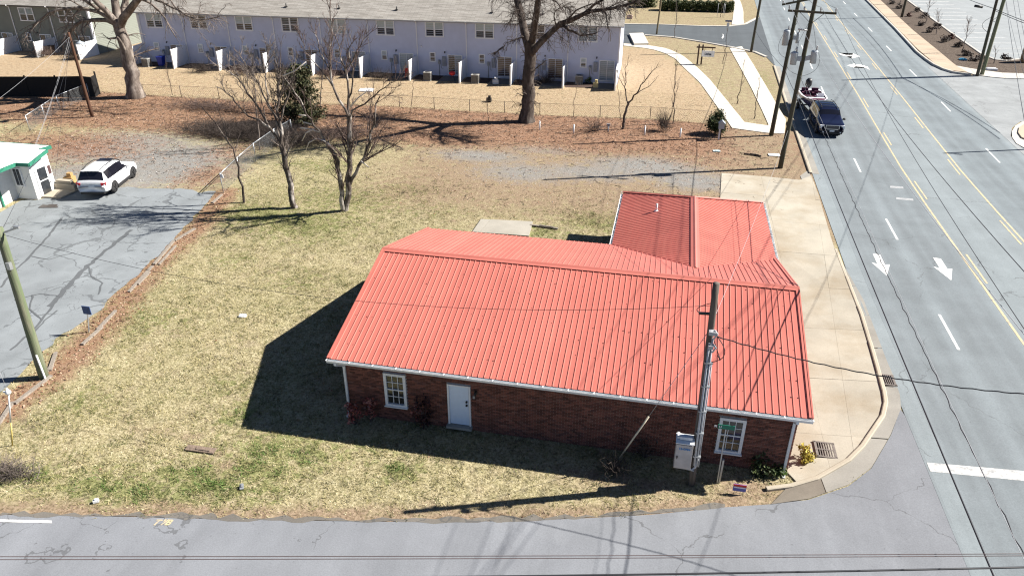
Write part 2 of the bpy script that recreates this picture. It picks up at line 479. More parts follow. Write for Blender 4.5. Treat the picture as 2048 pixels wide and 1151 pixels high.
def clip(poly, p, n, keep_pos=True):
    """Sutherland-Hodgman against the line through p with normal n"""
    out = []; sgn = 1 if keep_pos else -1
    for i in range(len(poly)):
        a = poly[i]; b = poly[(i + 1) % len(poly)]
        da = sgn * ((a[0] - p[0]) * n[0] + (a[1] - p[1]) * n[1]); db = sgn * ((b[0] - p[0]) * n[0] + (b[1] - p[1]) * n[1])
        if da >= 0: out.append(a)
        if (da > 0 and db < 0) or (da < 0 and db > 0):
            t = da / (da - db); out.append((a[0] + t * (b[0] - a[0]), a[1] + t * (b[1] - a[1])))
    return out if len(out) > 2 else []

def cut_poly(poly, lines):
    ps = [poly]
    for p, n in lines:
        nx_ = []
        for q in ps:
            for k in (True, False):
                r = clip(q, p, n, k)
                if r and abs(area(r)) > 0.01: nx_.append(r)
        ps = nx_
    return ps

def area(q):
    return 0.5 * sum(q[i][0] * q[(i + 1) % len(q)][1] - q[(i + 1) % len(q)][0] * q[i][1] for i in range(len(q)))

def drape(name, poly, dz, mat, parent=None, kind=None):
    """flat sheet laid dz above the terrain"""
    bm = bmesh.new()
    f = bm.faces.new([bm.verts.new((x, y, 0)) for x, y in poly])
    bmesh.ops.triangulate(bm, faces=[f])
    xs_ = [p[0] for p in poly]; ys_ = [p[1] for p in poly]
    cuts = [((x, 0, 0), (1, 0, 0)) for x in np.concatenate([[-55, -40, -25, -15, -5, -2, 1, 3], [5.3, 7.8, 10.3]]) if min(xs_) < x < max(xs_)]
    cuts += [((0, y, 0), (0, 1, 0)) for y in np.concatenate([np.arange(13, 22, 1.0), np.arange(33, 43.5, 1.0), np.arange(52, 75, 2.5)]) if min(ys_) < y < max(ys_)]
    for co, no in cuts:
        bmesh.ops.bisect_plane(bm, geom=bm.verts[:] + bm.edges[:] + bm.faces[:], plane_co=co, plane_no=no)
    for v in bm.verts: v.co.z = tz(v.co.x, v.co.y) + dz
    bmesh.ops.recalc_face_normals(bm, faces=bm.faces[:])
    for fc in bm.faces:
        if fc.normal.z < 0: fc.normal_flip()
    me = bpy.data.meshes.new(name); bm.to_mesh(me); bm.free(); me.materials.append(mat)
    o = link(name, me, parent)
    if kind: o['kind'] = kind
    return o

def strip_poly(line, a, b):
    """plan polygon between two offsets of a polyline (positive = left of travel)"""
    L = []; Rr = []
    for i, p in enumerate(line):
        q0 = Vector(line[max(i - 1, 0)]); q1 = Vector(line[min(i + 1, len(line) - 1)])
        d = (q1 - q0).normalized(); n = Vector((-d.y, d.x)); p = Vector(p)
        L.append(tuple(p + n * a)); Rr.append(tuple(p + n * b))
    return L + Rr[::-1]

def kerb(name, line, a, b, h, mat, parent=None, base=0.0, seg=None):
    """raised kerb along a plan polyline, with softened top edges"""
    mb = MB(); n = len(line); prof = [(a, -0.1), (a, h - 0.02), (a + (b - a) * 0.2, h), (a + (b - a) * 0.8, h), (b, h - 0.025), (b, -0.1)]
    vs = []
    for i, p in enumerate(line):
        q0 = Vector(line[max(i - 1, 0)]); q1 = Vector(line[min(i + 1, n - 1)])
        d = (q1 - q0).normalized(); nn = Vector((-d.y, d.x)); p = Vector(p)
        for o_, z_ in prof:
            q = p + nn * o_; vs.append((q.x, q.y, tz(p.x, p.y) + base + z_))
    k = len(prof)
    fs = [(i * k + j, (i + 1) * k + j, (i + 1) * k + j + 1, i * k + j + 1) for i in range(n - 1) for j in range(k - 1)]
    fs += [tuple(range(k)), tuple(range((n - 1) * k + k - 1, (n - 1) * k - 1, -1))]
    mb.add(vs, fs)
    return mb.build(name, mat, parent)

def resample(line, step):
    out = [tuple(line[0])]
    for a, b in zip(line[:-1], line[1:]):
        a = Vector(a); b = Vector(b); L = (b - a).length; n = max(1, round(L / step))
        for i in range(1, n + 1): out.append(tuple(a.lerp(b, i / n)))
    return out

def slabs(parent, polys, mat, top=0.045, gap=0.012, name='concrete_slab', jit=0.004):
    for q in polys:
        if abs(area(q)) < 0.05: continue
        cx_ = sum(p[0] for p in q) / len(q); cy_ = sum(p[1] for p in q) / len(q)
        sz = math.sqrt(abs(area(q))); k = 1 - 2 * gap / sz
        q2 = [(cx_ + (x - cx_) * k, cy_ + (y - cy_) * k) for x, y in q]
        j = random.uniform(-jit, jit)
        mb = MB((cx_, cy_, tz(cx_, cy_)))
        mb.prism(q2, lambda x, y: tz(x, y) - 0.08, lambda x, y: tz(x, y) + top + j)
        link(name, mb.mesh(name, mat), parent, (cx_, cy_, tz(cx_, cy_)))

# ---------------------------------------------------------------- the wide road on the right
cx_y = np.array([-200, 30, 49, 57, 67, 79, 104, 133, 156, 400]); cx_d = np.array([0, 0, .3, .5, 1.0, 1.65, 2.85, 4.2, 5.4, 19])
lc_y = np.array([-200, 37, 55.4, 72.6, 96.3, 139.8, 400]); lc_x = np.array([10.2, 10.2, 10.64, 11.08, 11.75, 13.2, 22])
rc_y = np.array([-200, 60, 66, 96, 105, 123, 158, 400]); rc_x = np.array([27.6, 27.7, 28.0, 29.5, 29.75, 31.3, 33.85, 50])
cdx = lambda y: float(np.interp(y, cx_y, cx_d))
lcx = lambda y: float(np.interp(y, lc_y, lc_x))
rcx = lambda y: float(np.interp(y, rc_y, rc_x))
yy = [-180, 0, 20, 30, 37, 46, 55.4, 64, 72.6, 84, 96.3, 110, 125, 139.8, 160, 220, 400]
road_poly = [(lcx(y), y) for y in yy] + [(rcx(y), y) for y in yy[::-1]]
road = drape('road', road_poly, 0.02, M_ROAD, kind='structure')
lane_y = [-60, 0, 20, 30, 37, 46, 55.4, 64, 72.6, 84, 96.3, 110, 125, 139.8, 160, 220, 400]
def lane_sheet(fl, fr, cen, mat):
    ysx = np.concatenate([np.arange(-60, 160, 4.0), [200, 300, 400]]); nc = 22
    V = []; A = []
    for y in ysx:
        a, c = fl(y), fr(y)
        for k in range(nc + 1):
            x = a + (c - a) * k / nc; V.append((x, y, tz(x, y) + .0225))
            e = min(1, k / 1.5, (nc - k) / 1.5)
            A.append(e * (.35 + max(math.exp(-((x - q(y)) / w_) ** 2) for q, w_ in cen)))
    I = np.arange(len(ysx) * (nc + 1)).reshape(len(ysx), nc + 1)
    F_ = np.stack([I[:-1, :-1], I[:-1, 1:], I[1:, 1:], I[1:, :-1]], -1).reshape(-1, 4)
    return link('worn_lane', np_mesh('worn_lane', np.array(V), F_, mat, True, {'track': np.array(A)}), road)
l1 = lambda y: (lcx(y) + .5 + 13.68 + cdx(y)) / 2; l2 = lambda y: 15.15 + cdx(y); r1 = lambda y: 22.5 + cdx(y); r2 = lambda y: 25.7 + cdx(y)
def wheels(*ls): return [(lambda y, q=q, o=o: q(y) + o, .38) for q in ls for o in (-.82, .82)] + [(q, .3) for q in ls]
lane_sheet(lambda y: lcx(y) + .75, lambda y: 16.55 + cdx(y), wheels(l1, l2), M_LANE)
lane_sheet(lambda y: 20.95 + cdx(y), lambda y: rcx(y) - .9, wheels(r1, r2), asphalt_mat('far_lane_asphalt', (0.20, 0.233, 0.252), 0.10, track=True))
def mark(name, x0, x1, y0, y1, mat, dz=0.026, par=road, n=1):
    ysx = np.linspace(y0, y1, max(2, int(abs(y1 - y0) / 4) + 2))
    drape(name, [(x0 + cdx(y), y) for y in ysx] + [(x1 + cdx(y), y) for y in ysx[::-1]], dz, mat, par)
# solid yellow lines of the turn lane with their dashes on the inside
mark('yellow_line', 16.62, 16.74, -30, 300, M_YELLOW)
mark('yellow_line', 20.72, 20.84, -30, 300, M_YELLOW)
for k in range(-1, 16):
    mark('yellow_dash', 16.92, 17.03, 38.6 + 12.2 * k, 42.2 + 12.2 * k, M_YELLOW)
    mark('yellow_dash', 20.42, 20.53, 44.3 + 12.2 * k, 47.9 + 12.2 * k, M_YELLOW)
for k in range(0, 11):
    mark('lane_dash', 13.62 - cdx(31.5 + 12.2 * k) * 0.12, 13.74 - cdx(31.5 + 12.2 * k) * 0.12, 31.4 + 12.1 * k, 34.6 + 12.1 * k, M_WHITE)
for k in range(0, 9):
    mark('lane_dash', 24.02, 24.14, 45.0 + 15.1 * k, 48.6 + 15.1 * k, M_WHITE)
def arrow(pts, name='turn_arrow', mat=M_WHITE):
    drape(name, PXM(pts), 0.026, mat, road)
for px_, py_ in ((1749, 508), (1870, 516)):
    # straight arrows pointing towards the crossing
    a = W(px_, py_); L = 2.75
    x, y = a.x + 0.06, a.y
    drape('straight_arrow', [(x - .16, y), (x + .22, y - .05), (x + .20, y - 1.35), (x + .47, y - 1.25), (x + .0, y - L), (x - .46, y - 1.2), (x - .18, y - 1.35)], 0.026, M_WHITE, road)
arrow([(1676, 106), (1680, 110), (1692, 113.5), (1704, 113), (1703, 117.5), (1720, 113.5), (1706, 107.5), (1705, 110.5), (1692, 110.5)])
arrow([(1694, 131.5), (1708, 136), (1709, 133.5), (1722, 134), (1733, 137), (1740, 141), (1735, 134), (1722, 130), (1709, 130), (1710, 127.5)])
# stop bar and small worn marks
drape('stop_bar', PXM([(1853, 925), (2060, 943), (2060, 963), (1860, 943)]), 0.026, paint_mat('stop_bar_paint', (0.50, 0.50, 0.49), 0.95), road)
for q in ([(1780, 372), (1806, 374), (1807, 378), (1780, 376)], [(1792, 395), (1826, 398), (1827, 402), (1792, 399)]):
    drape('worn_mark', PXM(q), 0.026, M_FAINT, road)

# ---------------------------------------------------------------- the street in the foreground
st_up = STREET_EDGE[:]
st = [(-150, STREET_EDGE[0][1] - 27)] + st_up + PXM([(1617, 999), (1696, 972), (1743, 936), (1782, 869), (1801, 818)]) + [(10.25, 25.5), (10.25, 9.0), (-20, 2.5), (-150, -25)]
street = drape('street', st, 0.016, M_STREET, kind='structure')
drape('road_edge_line', PXM([(-60, 1037), (104, 1041), (104, 1046), (-60, 1042)]), 0.024, M_WHITE, street)
er = resample(STREET_EDGE[:-1], 0.35)
er1 = [(x, y + random.uniform(.02, .30)) for x, y in er]; er2 = [(x, y - random.uniform(-.05, .12)) for x, y in er]
edge_dirt = drape('crumbled_edge', er1 + er2[::-1], 0.019, M_PATCH, street)

# ---------------------------------------------------------------- car park on the left
lot_poly = PXM([(430, 384), (360, 378), (250, 376), (160, 378), (100, 398), (40, 402), (0, 425), (-120, 480)]) + [(-60, 30), (-60, 10)] + PXM([(-200, 930), (0, 790), (60, 722), (130, 668), (200, 620), (262, 560), (330, 498), (385, 440), (412, 405)])
_l = resample(lot_poly[:6], .5); _r = resample(lot_poly[10:], .5)
lot_poly = [(x + random.gauss(0, .08), y + random.gauss(0, .16)) for x, y in _l] + lot_poly[6:10] + [(x + random.gauss(0, .07), y + random.gauss(0, .05)) for x, y in _r]
lot = drape('car_park', lot_poly, 0.014, M_LOT, kind='structure')

M_SEAL = asphalt_mat('sealed_crack', (0.112, 0.12, 0.128), 0.1)
for pl_, wd_ in (([(100, 612), (140, 568), (176, 531), (206, 506), (232, 486), (262, 460)], .13), ([(0, 575), (34, 538), (62, 512), (84, 486), (106, 462), (122, 436)], .07), ([(22, 700), (58, 668), (84, 640), (110, 606)], .06), ([(64, 668), (92, 640), (112, 622)], .05), ([(176, 531), (182, 552), (205, 566), (196, 590)], .04), ([(62, 512), (96, 520), (150, 505)], .03), ([(30, 600), (80, 588), (120, 594)], .03), ([(84, 640), (60, 618), (66, 590)], .04)):
    q_ = resample(PXM(pl_), .35); q_ = [(x + random.gauss(0, .03), y + random.gauss(0, .03)) for x, y in q_]
    L_ = strip_poly(q_, wd_, -wd_); L_ = [(x + random.uniform(-.3, .3) * wd_, y + random.uniform(-.3, .3) * wd_) for x, y in L_]
    _k = globals().get('_k', 0) + 1; drape('sealed_crack', L_, 0.018 + _k * .0012, M_SEAL, lot)

# ---------------------------------------------------------------- concrete apron beside the brick building
apron = tag(bpy.data.objects.new('apron', None), kind='structure'); COL.objects.link(apron)
KERB_PX = [(1668, 498), (1695, 569), (1719, 631), (1741, 705), (1754, 752), (1763, 785), (1766, 806), (1760, 832), (1719, 892), (1692, 919), (1629, 955), (1578, 970), (1530, 976)]
kl = PXM(KERB_PX)
ap = PXM([(1443, 347), (1530, 354), (1600, 361), (1622, 352)]) + [(lcx(50) - .1, 50.0)] + kl[:-2] + PXM([(1596, 968), (1575, 946)]) + [(5.46, 21.9), (5.46, 41.4), (3.6, 41.5)]
a0, a1 = W(1623, 352), W(1703, 880)
dj = Vector((a1.x - a0.x, a1.y - a0.y)).normalized()
lines = [((a0.x, a0.y), (-dj.y, dj.x)), ((6.95, 0), (1, 0.0))] + [((0, y), (0.01, 1)) for y in (24.4, 28.2, 32.4, 36.5, 40.5, 44.9, 49.2)]
slabs(apron, cut_poly(ap, lines), M_APRON, 0.045, 0.004)
drape('joint_bed', ap, 0.022, M_KERB, apron)
# kerb and gutter round the corner, one pan per joint
kerb_root = tag(bpy.data.objects.new('kerb', None), kind='structure'); COL.objects.link(kerb_root)
kk = resample(kl, 0.8)
for i in range(0, len(kk) - 1, 4):
    kerb('kerb_stone', kk[i:i + 5], 0.0, 0.17, (0.05, 0.08, 0.10)[i // 4] if i < 12 else 0.12, M_KERB, kerb_root)
GUT_PX = [(1617, 340), (1640, 410), (1670, 500), (1727, 600), (1774, 723), (1788, 755), (1800, 790), (1802, 817), (1782, 868), (1743, 935), (1696, 970), (1617, 998), (1540, 1009)]
go = PXM(GUT_PX)
gi = PXM([(1600, 352), (1630, 420)]) + kl[:-1]
gpoly = go + gi[::-1]
gut_lines = [((0, y), (0.02, 1)) for y in (24.5, 28.0, 31, 34, 37, 40, 43, 46.2, 49.4, 52.5)] + [((8.4, 0), (1, 0.55)), ((6.6, 21.5), (1, 0.1))]
M_GUTTERD = concrete_mat('silted_gutter', (0.19, 0.165, 0.135), 0.25, 0.6, (0.10, 0.085, 0.07))
cy_ = lambda q: sum(p[1] for p in q) / len(q)
slabs(apron, [q for q in cut_poly(gpoly, gut_lines) if cy_(q) > 22.6], M_GUTTER, 0.03, name='gutter_pan')
slabs(apron, [q for q in cut_poly(gpoly, gut_lines) if cy_(q) <= 22.6], M_GUTTERD, 0.03, name='gutter_pan')
# kerb along the verge further up the road
up = [(lcx(y) - 0.02, y) for y in np.arange(54.5, 93.5, 2.0)]
for i in range(0, len(up) - 1, 2):
    kerb('kerb_stone', up[i:i + 3], 0.0, 0.22, 0.12, M_KERB, kerb_root)
    drape('gutter_pan', strip_poly(up[i:i + 3], -0.0, -0.5), 0.027, M_GUTTER, kerb_root)

# ---------------------------------------------------------------- white walks by the town houses
walk = tag(bpy.data.objects.new('walk', None), kind='structure'); COL.objects.link(walk)
def walk_slabs(Lpx, Rpx, step=1.5, mat=M_WALK, par=walk, top=0.05):
    L = PXM(Lpx); Rr = PXM(Rpx)
    def at(line, t):
        d = [0]
        for a, b in zip(line[:-1], line[1:]): d.append(d[-1] + (Vector(b) - Vector(a)).length)
        s = t * d[-1]
        for i in range(len(line) - 1):
            if s <= d[i + 1] + 1e-9:
                u = (s - d[i]) / (d[i + 1] - d[i]); return tuple(Vector(line[i]).lerp(Vector(line[i + 1]), u))
        return line[-1]
    tot = sum((Vector(b) - Vector(a)).length for a, b in zip(L[:-1], L[1:])); n = max(1, round(tot / step))
    slabs(par, [[at(L, i / n), at(L, (i + 1) / n), at(Rr, (i + 1) / n), at(Rr, i / n)] for i in range(n)], mat, top)
walk_slabs([(1247, 92), (1300, 98), (1330, 107), (1350, 118), (1372, 140), (1400, 166), (1432, 211), (1464, 257)], [(1247, 87.5), (1300, 91.5), (1336, 98), (1366, 112), (1394, 135), (1420, 160), (1455, 203), (1489, 245)])
walk_slabs([(1464, 257), (1500, 262), (1538, 267)], [(1489, 245), (1515, 249), (1538, 252)])
walk_slabs([(1459, 97), (1480, 135), (1504, 180), (1524, 222), (1538, 253), (1538, 267)], [(1484, 93.5), (1507, 130), (1532, 172), (1555, 212), (1572, 240), (1569, 268)])
ramp_ = tag(bpy.data.objects.new('ramp', None), kind='structure'); COL.objects.link(ramp_)
slabs(ramp_, [PXM([(1258, 71), (1286, 70), (1297, 91), (1268, 92)])], M_WALK, 0.3)

# ---------------------------------------------------------------- the side street behind
side = PXM([(1180, 49), (1246, 49), (1320, 50), (1400, 53), (1455, 53.5), (1490, 50)]) + [(lcx(132), 132), (lcx(92.5) + .0, 92.5)] + PXM([(1533, 115), (1510, 105), (1465, 95.5), (1400, 84), (1345, 75), (1290, 72), (1260, 73), (1262, 91), (1180, 88)])
side_street = drape('side_street', side, 0.024, M_NEWASPH, kind='structure')
for ln, nm in ((PXM([(1533, 115), (1510, 105), (1465, 95.5), (1400, 84), (1345, 75), (1290, 71)]), 'kerb_stone'), (PXM([(1180, 49), (1246, 49), (1320, 50), (1400, 53), (1455, 53.5), (1490, 49), (1515, 36)]), 'kerb_stone')):
    ln = resample(ln, 3.0)
    for i in range(0, len(ln) - 1):
        kerb(nm, ln[i:i + 2], -0.2, 0.2, 0.12, M_RKERB, kerb_root)
walk_slabs([(1463, 50), (1465, 40), (1467, 24), (1468, 10), (1466, -4)], [(1488, 49.5), (1487, 38), (1487, 24), (1484, 12), (1478, -4)], 2.0)
drape('turn_arrow', PXM([(1443, 77), (1446, 71), (1444, 68), (1447, 70), (1448, 74), (1445, 78)]), 0.032, M_WHITE, side_street)

# ---------------------------------------------------------------- right side: kerb, walk, planting strip, parking lot, drive
b_m = NB('mulch')
b_m.col(b_m.ramp(b_m.noise(8, 5, 0.7), [(0.3, (0.035, 0.025, 0.02)), (0.5, (0.10, 0.078, 0.062)), (0.7, (0.19, 0.155, 0.13))])); b_m.bump(b_m.noise(12, 4), 0.6, 0.05)
M_MULCH = b_m.set(0.95, 0, 0.1)
rk = [(rcx(y) + .0, y) for y in (200, 180, 158, 140, 123, 114, 105, 100)] + PXM([(1866, 132), (1885, 141), (1905, 147), (1940, 152)])
rkr = resample(rk, 4.0)
for i in range(len(rkr) - 1):
    kerb('kerb_stone', rkr[i:i + 2], 0.0, 0.25, 0.24, M_RKERB, kerb_root)
far_walk = tag(bpy.data.objects.new('far_walk', None), kind='structure'); COL.objects.link(far_walk)
walk_slabs([(1700, -40), (1732, -4), (1792, 56), (1835, 100), (1868, 128), (1890, 141)], [(1722, -40), (1757, -2), (1826, 62), (1880, 106), (1912, 133), (1935, 146)], 1.6, M_RWALK, far_walk, 0.10)
walk_slabs([(1912, 133), (1950, 140), (2000, 147), (2100, 150)], [(1930, 145), (1953, 152), (2000, 158), (2100, 160)], 1.6, M_RKERB, far_walk, 0.10)
planting = drape('planting_strip', PXM([(1700, -60), (1758, -1), (1826, 62), (1880, 106), (1912, 133), (1950, 141), (2000, 148), (2100, 151), (2100, 118), (2048, 119), (2000, 122), (1966, 112), (1900, 66), (1812, 0), (1740, -60)]), 0.05, M_MULCH, kind='structure')
rlot = drape('parking_lot', PXM([(1740, -60), (1812, 0), (1900, 66), (1966, 112), (2000, 121), (2048, 118)]) + [(70, 103), (90, 200), (60, 260), (45, 240)], 0.04, M_RLOT, kind='structure')
lk = resample(PXM([(1700, -100), (1740, -60), (1812, 0), (1900, 66), (1966, 112)]), 3.0)
for i in range(len(lk) - 1):
    kerb('kerb_stone', lk[i:i + 2], -0.1, 0.18, 0.15, M_RKERB, kerb_root)
lk = resample(PXM([(1966, 112), (1990, 121), (2010, 123), (2048, 119), (2120, 114)]), 2.5)
for i in range(len(lk) - 1):
    kerb('kerb_stone', lk[i:i + 2], -0.1, 0.18, 0.15, M_RKERB, kerb_root)
for (x0, y0), x1 in (((1962, 107), 2060), ((1950, 97), 2055), ((1938, 86.5), 2030), ((1926, 76), 2010), ((1914, 66), 1995), ((1900, 57), 1980), ((1890, 49), 1968), ((1880, 40), 1955), ((1868, 32), 1943), ((1856, 25), 1932), ((1846, 17), 1920), ((1836, 10), 1908), ((1826, 3.5), 1898)):
    drape('bay_line', PXM([(x0, y0), (x1, y0 + 0.3), (x1, y0 + 0.95), (x0, y0 + 0.65)]), 0.046, M_WORN, rlot)
drive = drape('driveway', PXM([(1868, 134), (1890, 143), (1925, 150), (2120, 163), (2120, 245), (2040, 244), (2024, 256), (2021, 272), (2030, 285)]) + [(rcx(60), 62), (rcx(60) - .5, 62), (rcx(96) - .6, 96)], 0.028, asphalt_mat('drive_asphalt', (0.27, 0.285, 0.293), 0.04, 0, 0.6, 0.25, 0.01, (0.16, 0.165, 0.17), 0.2), kind='structure')
isl = tag(bpy.data.objects.new('island', None), kind='structure'); COL.objects.link(isl)
slabs(isl, [PXM([(2060, 243), (2043, 245), (2030, 253), (2023, 264), (2024, 276), (2032, 288), (2048, 297), (2080, 306)])], M_RKERB, 0.07)
slabs(isl, [PXM([(2070, 249), (2048, 251), (2037, 258), (2035, 268), (2042, 278), (2075, 292)])], M_RWALK, 0.16, name='island_top')

# ---------------------------------------------------------------- slab and plank behind the building
pad = tag(bpy.data.objects.new('concrete_pad', None), kind='structure'); COL.objects.link(pad)
slabs(pad, cut_poly(PXM([(962, 440), (1066, 445), (1058, 474), (944, 466)]), [(tuple(PXM([(981, 441)])[0]), (1, -0.12))]), M_PAD, 0.09)
# ================================================================ BRICK BUILDING
def metal_roof_mat(name, c):
    b = NB(name)
    o = b.mix(1.0, c, b.ramp(b.noise(0.8, 5, 0.6), [(0.3, 0.93), (0.7, 1.05)]), 'MULTIPLY')
    st = b.noise(1.0, 4, 0.6, b.pos((3.0, 0.25, 0.25)))
    o = b.mix(b.ramp(st, [(0.45, 0.0), (0.75, 0.45)]), o, (0.53, 0.185, 0.14))
    oi = b.n('ShaderNodeObjectInfo')
    o = b.mix(1.0, o, b.ramp(oi.outputs['Random'], [(0.0, 0.93), (1.0, 1.05)]), 'MULTIPLY')
    b.col(o)
    return b.set(0.42, 0.0, 0.45)
M_RED = metal_roof_mat('red_metal_roof', (0.49, 0.146, 0.115))
M_SCREW = plain('dark_screw', (0.12, 0.03, 0.025), 0.6)
M_WTRIM = plain('white_trim', (0.74, 0.75, 0.76), 0.5, var=0.06)
M_DOORW = plain('white_door', (0.62, 0.72, 0.86), 0.45, var=0.04)
M_MORTAR = plain('mortar', (0.42, 0.36, 0.32), 0.95, var=0.25)
M_BLACK = plain('black_metal', (0.02, 0.02, 0.022), 0.45, var=0.1)
M_DARKSOF = plain('soffit', (0.35, 0.33, 0.31), 0.8)
def brick_mats():
    stops = [(0.0, (0.085, 0.038, 0.03)), (0.25, (0.145, 0.062, 0.046)), (0.5, (0.20, 0.083, 0.06)), (0.75, (0.255, 0.107, 0.077)), (0.92, (0.10, 0.05, 0.045)), (1.0, (0.27, 0.135, 0.10))]
    out = []
    for nm in ('brick_face', 'brick_face_joined'):
        b = NB(nm)
        if nm == 'brick_face':
            oi = b.n('ShaderNodeObjectInfo'); f = oi.outputs['Random']
        else:
            f = b.attr('tone').outputs['Fac']
        o = b.ramp(f, stops)
        o = b.mix(1.0, o, b.ramp(b.noise(1.2, 5, 0.6), [(0.3, 0.88), (0.7, 1.08)]), 'MULTIPLY')
        o = b.mix(1.0, o, b.ramp(b.noise(40, 3, 0.6), [(0.3, 0.85), (0.7, 1.1)]), 'MULTIPLY')
        b.col(o); out.append(b.set(0.9, 0, 0.25))
    b = NB('brick_wall_plain')
    t = b.n('ShaderNodeTexBrick'); t.inputs['Scale'].default_value = 1.0
    t.inputs['Brick Width'].default_value = 0.21; t.inputs['Row Height'].default_value = 0.067; t.inputs['Mortar Size'].default_value = 0.006
    t.inputs['Color1'].default_value = (0.15, 0.055, 0.04, 1); t.inputs['Color2'].default_value = (0.22, 0.08, 0.055, 1); t.inputs['Mortar'].default_value = (0.17, 0.13, 0.115, 1)
    cb = b.n('ShaderNodeCombineXYZ'); sp = b.n('ShaderNodeSeparateXYZ'); b.l(b.geo.outputs['Position'], sp.inputs[0])
    b.l(b.math('ADD', sp.outputs[0], sp.outputs[1]), cb.inputs[0]); b.l(sp.outputs[2], cb.inputs[1]); b.l(cb.outputs[0], t.inputs['Vector'])
    b.col(t.outputs[0]); out.append(b.set(0.9, 0, 0.25))
    return out
M_BRICK, M_BRICKJ, M_BRICKT = brick_mats()
def glass_mat(name, c=(0.012, 0.014, 0.016), rough=0.06):
    b = NB(name)
    b.col(b.mix(1.0, c, b.ramp(b.noise(1.3, 3), [(0.3, 0.6), (0.7, 1.5)]), 'MULTIPLY'))
    MATS[name] = b.set(rough, 0, 0.8)
    return MATS[name]
M_GLASS = glass_mat('window_glass', (0.03, 0.03, 0.028))

ZE, TANP = 2.42, 0.2688
X0, X1, YF, YB, YR = -11.6, 5.75, 21.55, 34.05, 27.8
ZR = ZE + (YR - YF) * TANP
WX0, WX1, WY, WRX, WRY = -2.07, 5.78, 41.5, 1.855, 38.7
WT = TANP
ZWR = ZE + (WRX - WX0) * WT
BASEZ = -0.55
bld = thing('brick_building', 'low brick building with a ribbed red metal roof on the street corner', 'building', (-3, 28, -0.42))
O = Vector((-3, 28, -0.42))

# walls: mortar backing with bricks on the street front
WF, WL, WRt = 22.0, -11.2, 5.45
WIN = []
def rect_px(tl, br, y=WF):
    a = Yp(*tl, y); b = Yp(*br, y)
    return min(a.x, b.x), max(a.x, b.x), min(a.z, b.z), max(a.z, b.z)
w1 = (Yp(766, 744, WF).x + .02, Yp(817, 813, WF).x - .02, Yp(795, 811, WF).z, Yp(789, 745.5, WF).z)
w2 = (Yp(1437, 865, WF).x - .03, Yp(1488, 872, WF).x - .01, Yp(1455, 903, WF).z, Yp(1468, 835, WF).z)
dr = (Yp(896, 800, WF).x, Yp(942, 810, WF).x, Yp(920, 847, WF).z, Yp(917, 768, WF).z)
wall = MB(O)
wall.box(((WL + WRt) / 2, WF + .1, (BASEZ + ZE) / 2 - .02), (WRt - WL - .02, 0.18, ZE - BASEZ - .04))
wallo = wall.build('wall', M_MORTAR, bld)
sw = MB(O)
sw.prism([(WL, WF + .02), (WL + .2, WF + .02), (WL + .2, 33.6), (WL, 33.6)], BASEZ, ZE - .03)
sw.prism([(WRt, WF + .02), (WRt - .2, WF + .02), (WRt - .2, 41.05), (WRt, 41.05)], BASEZ, ZE - .03)
sw.prism([(WL, 33.4), (-1.7, 33.4), (-1.7, 33.6), (WL, 33.6)], BASEZ, ZE - .03)
sw.prism([(-1.7, 33.4), (-1.5, 33.4), (-1.5, 41.05), (-1.7, 41.05)], BASEZ, ZE - .03)
sw.prism([(-1.7, 40.85), (WRt, 40.85), (WRt, 41.05), (-1.7, 41.05)], BASEZ, ZE - .03)
for gx in (WL + .02, WRt - .02):
    s_ = -1 if gx < 0 else 1
    a = [(gx, WF + .1, ZE - .04), (gx, 33.5, ZE - .04), (gx, YR, ZR - .12)]
    sw.add(a + [(p[0] - s_ * .15, p[1], p[2]) for p in a], [(0, 1, 2), (5, 4, 3), (0, 2, 5, 3), (1, 4, 5, 2)])
sw.build('side_wall', M_BRICKT, bld)

BL, BH, BJ = 0.198, 0.057, 0.0115
bm_ = MB(); bm_.box((0, 0.012, 0), (BL, 0.024, BH)); brick_me = bm_.mesh('brick', M_BRICK)
bm_ = MB(); bm_.box((0, 0.012, 0), (0.094, 0.024, BH)); half_me = bm_.mesh('brick_half', M_BRICK)
bricks = []
rows = int((ZE - 0.06 - BASEZ) / (BH + BJ))
for r in range(rows):
    z = BASEZ + 0.03 + r * (BH + BJ)
    x = WL + (0 if r % 2 else -(BL + BJ) / 2)
    while x < WRt - 0.02:
        xa, xb = max(x, WL), min(x + BL, WRt)
        x += BL + BJ
        segs = [(xa, xb)]
        for (wx0, wx1, wz0, wz1) in (w1, w2, dr):
            if wz0 - .03 < z + BH / 2 and z - BH / 2 < wz1 + .03:
                ns = []
                for a, b_ in segs:
                    if b_ <= wx0 or a >= wx1: ns.append((a, b_))
                    else:
                        if a < wx0 - .03: ns.append((a, wx0 - .005))
                        if b_ > wx1 + .03: ns.append((wx1 + .005, b_))
                segs = ns
        for a, b_ in segs:
            if b_ - a > 0.03: bricks.append((a, b_, z))
bricks.sort(key=lambda q: (0 if abs(q[1] - q[0] - BL) < 1e-3 else 1, ((q[0] + q[1]) / 2) ** 2 + WF ** 2 + (HC - q[2]) ** 2 if q[2] > -0.1 else 1e6))
for a, b_, z in bricks[:300]:
    o = link('brick', brick_me, wallo, Vector(((a + b_) / 2, WF - .013 + random.uniform(-.002, .002), z)) - O)
mbj = MB(O)
tone = []
for a, b_, z in bricks[300:]:
    mbj.box(((a + b_) / 2, WF - .001 + random.uniform(-.002, .002), z), (b_ - a, 0.024, BH))
    tone += [random.random()] * 8
bj = mbj.build('brickwork', M_BRICKJ, wallo); bj['kind'] = 'stuff'
at = bj.data.attributes.new('tone', 'FLOAT', 'POINT'); at.data.foreach_set('value', np.array(tone, np.float32))

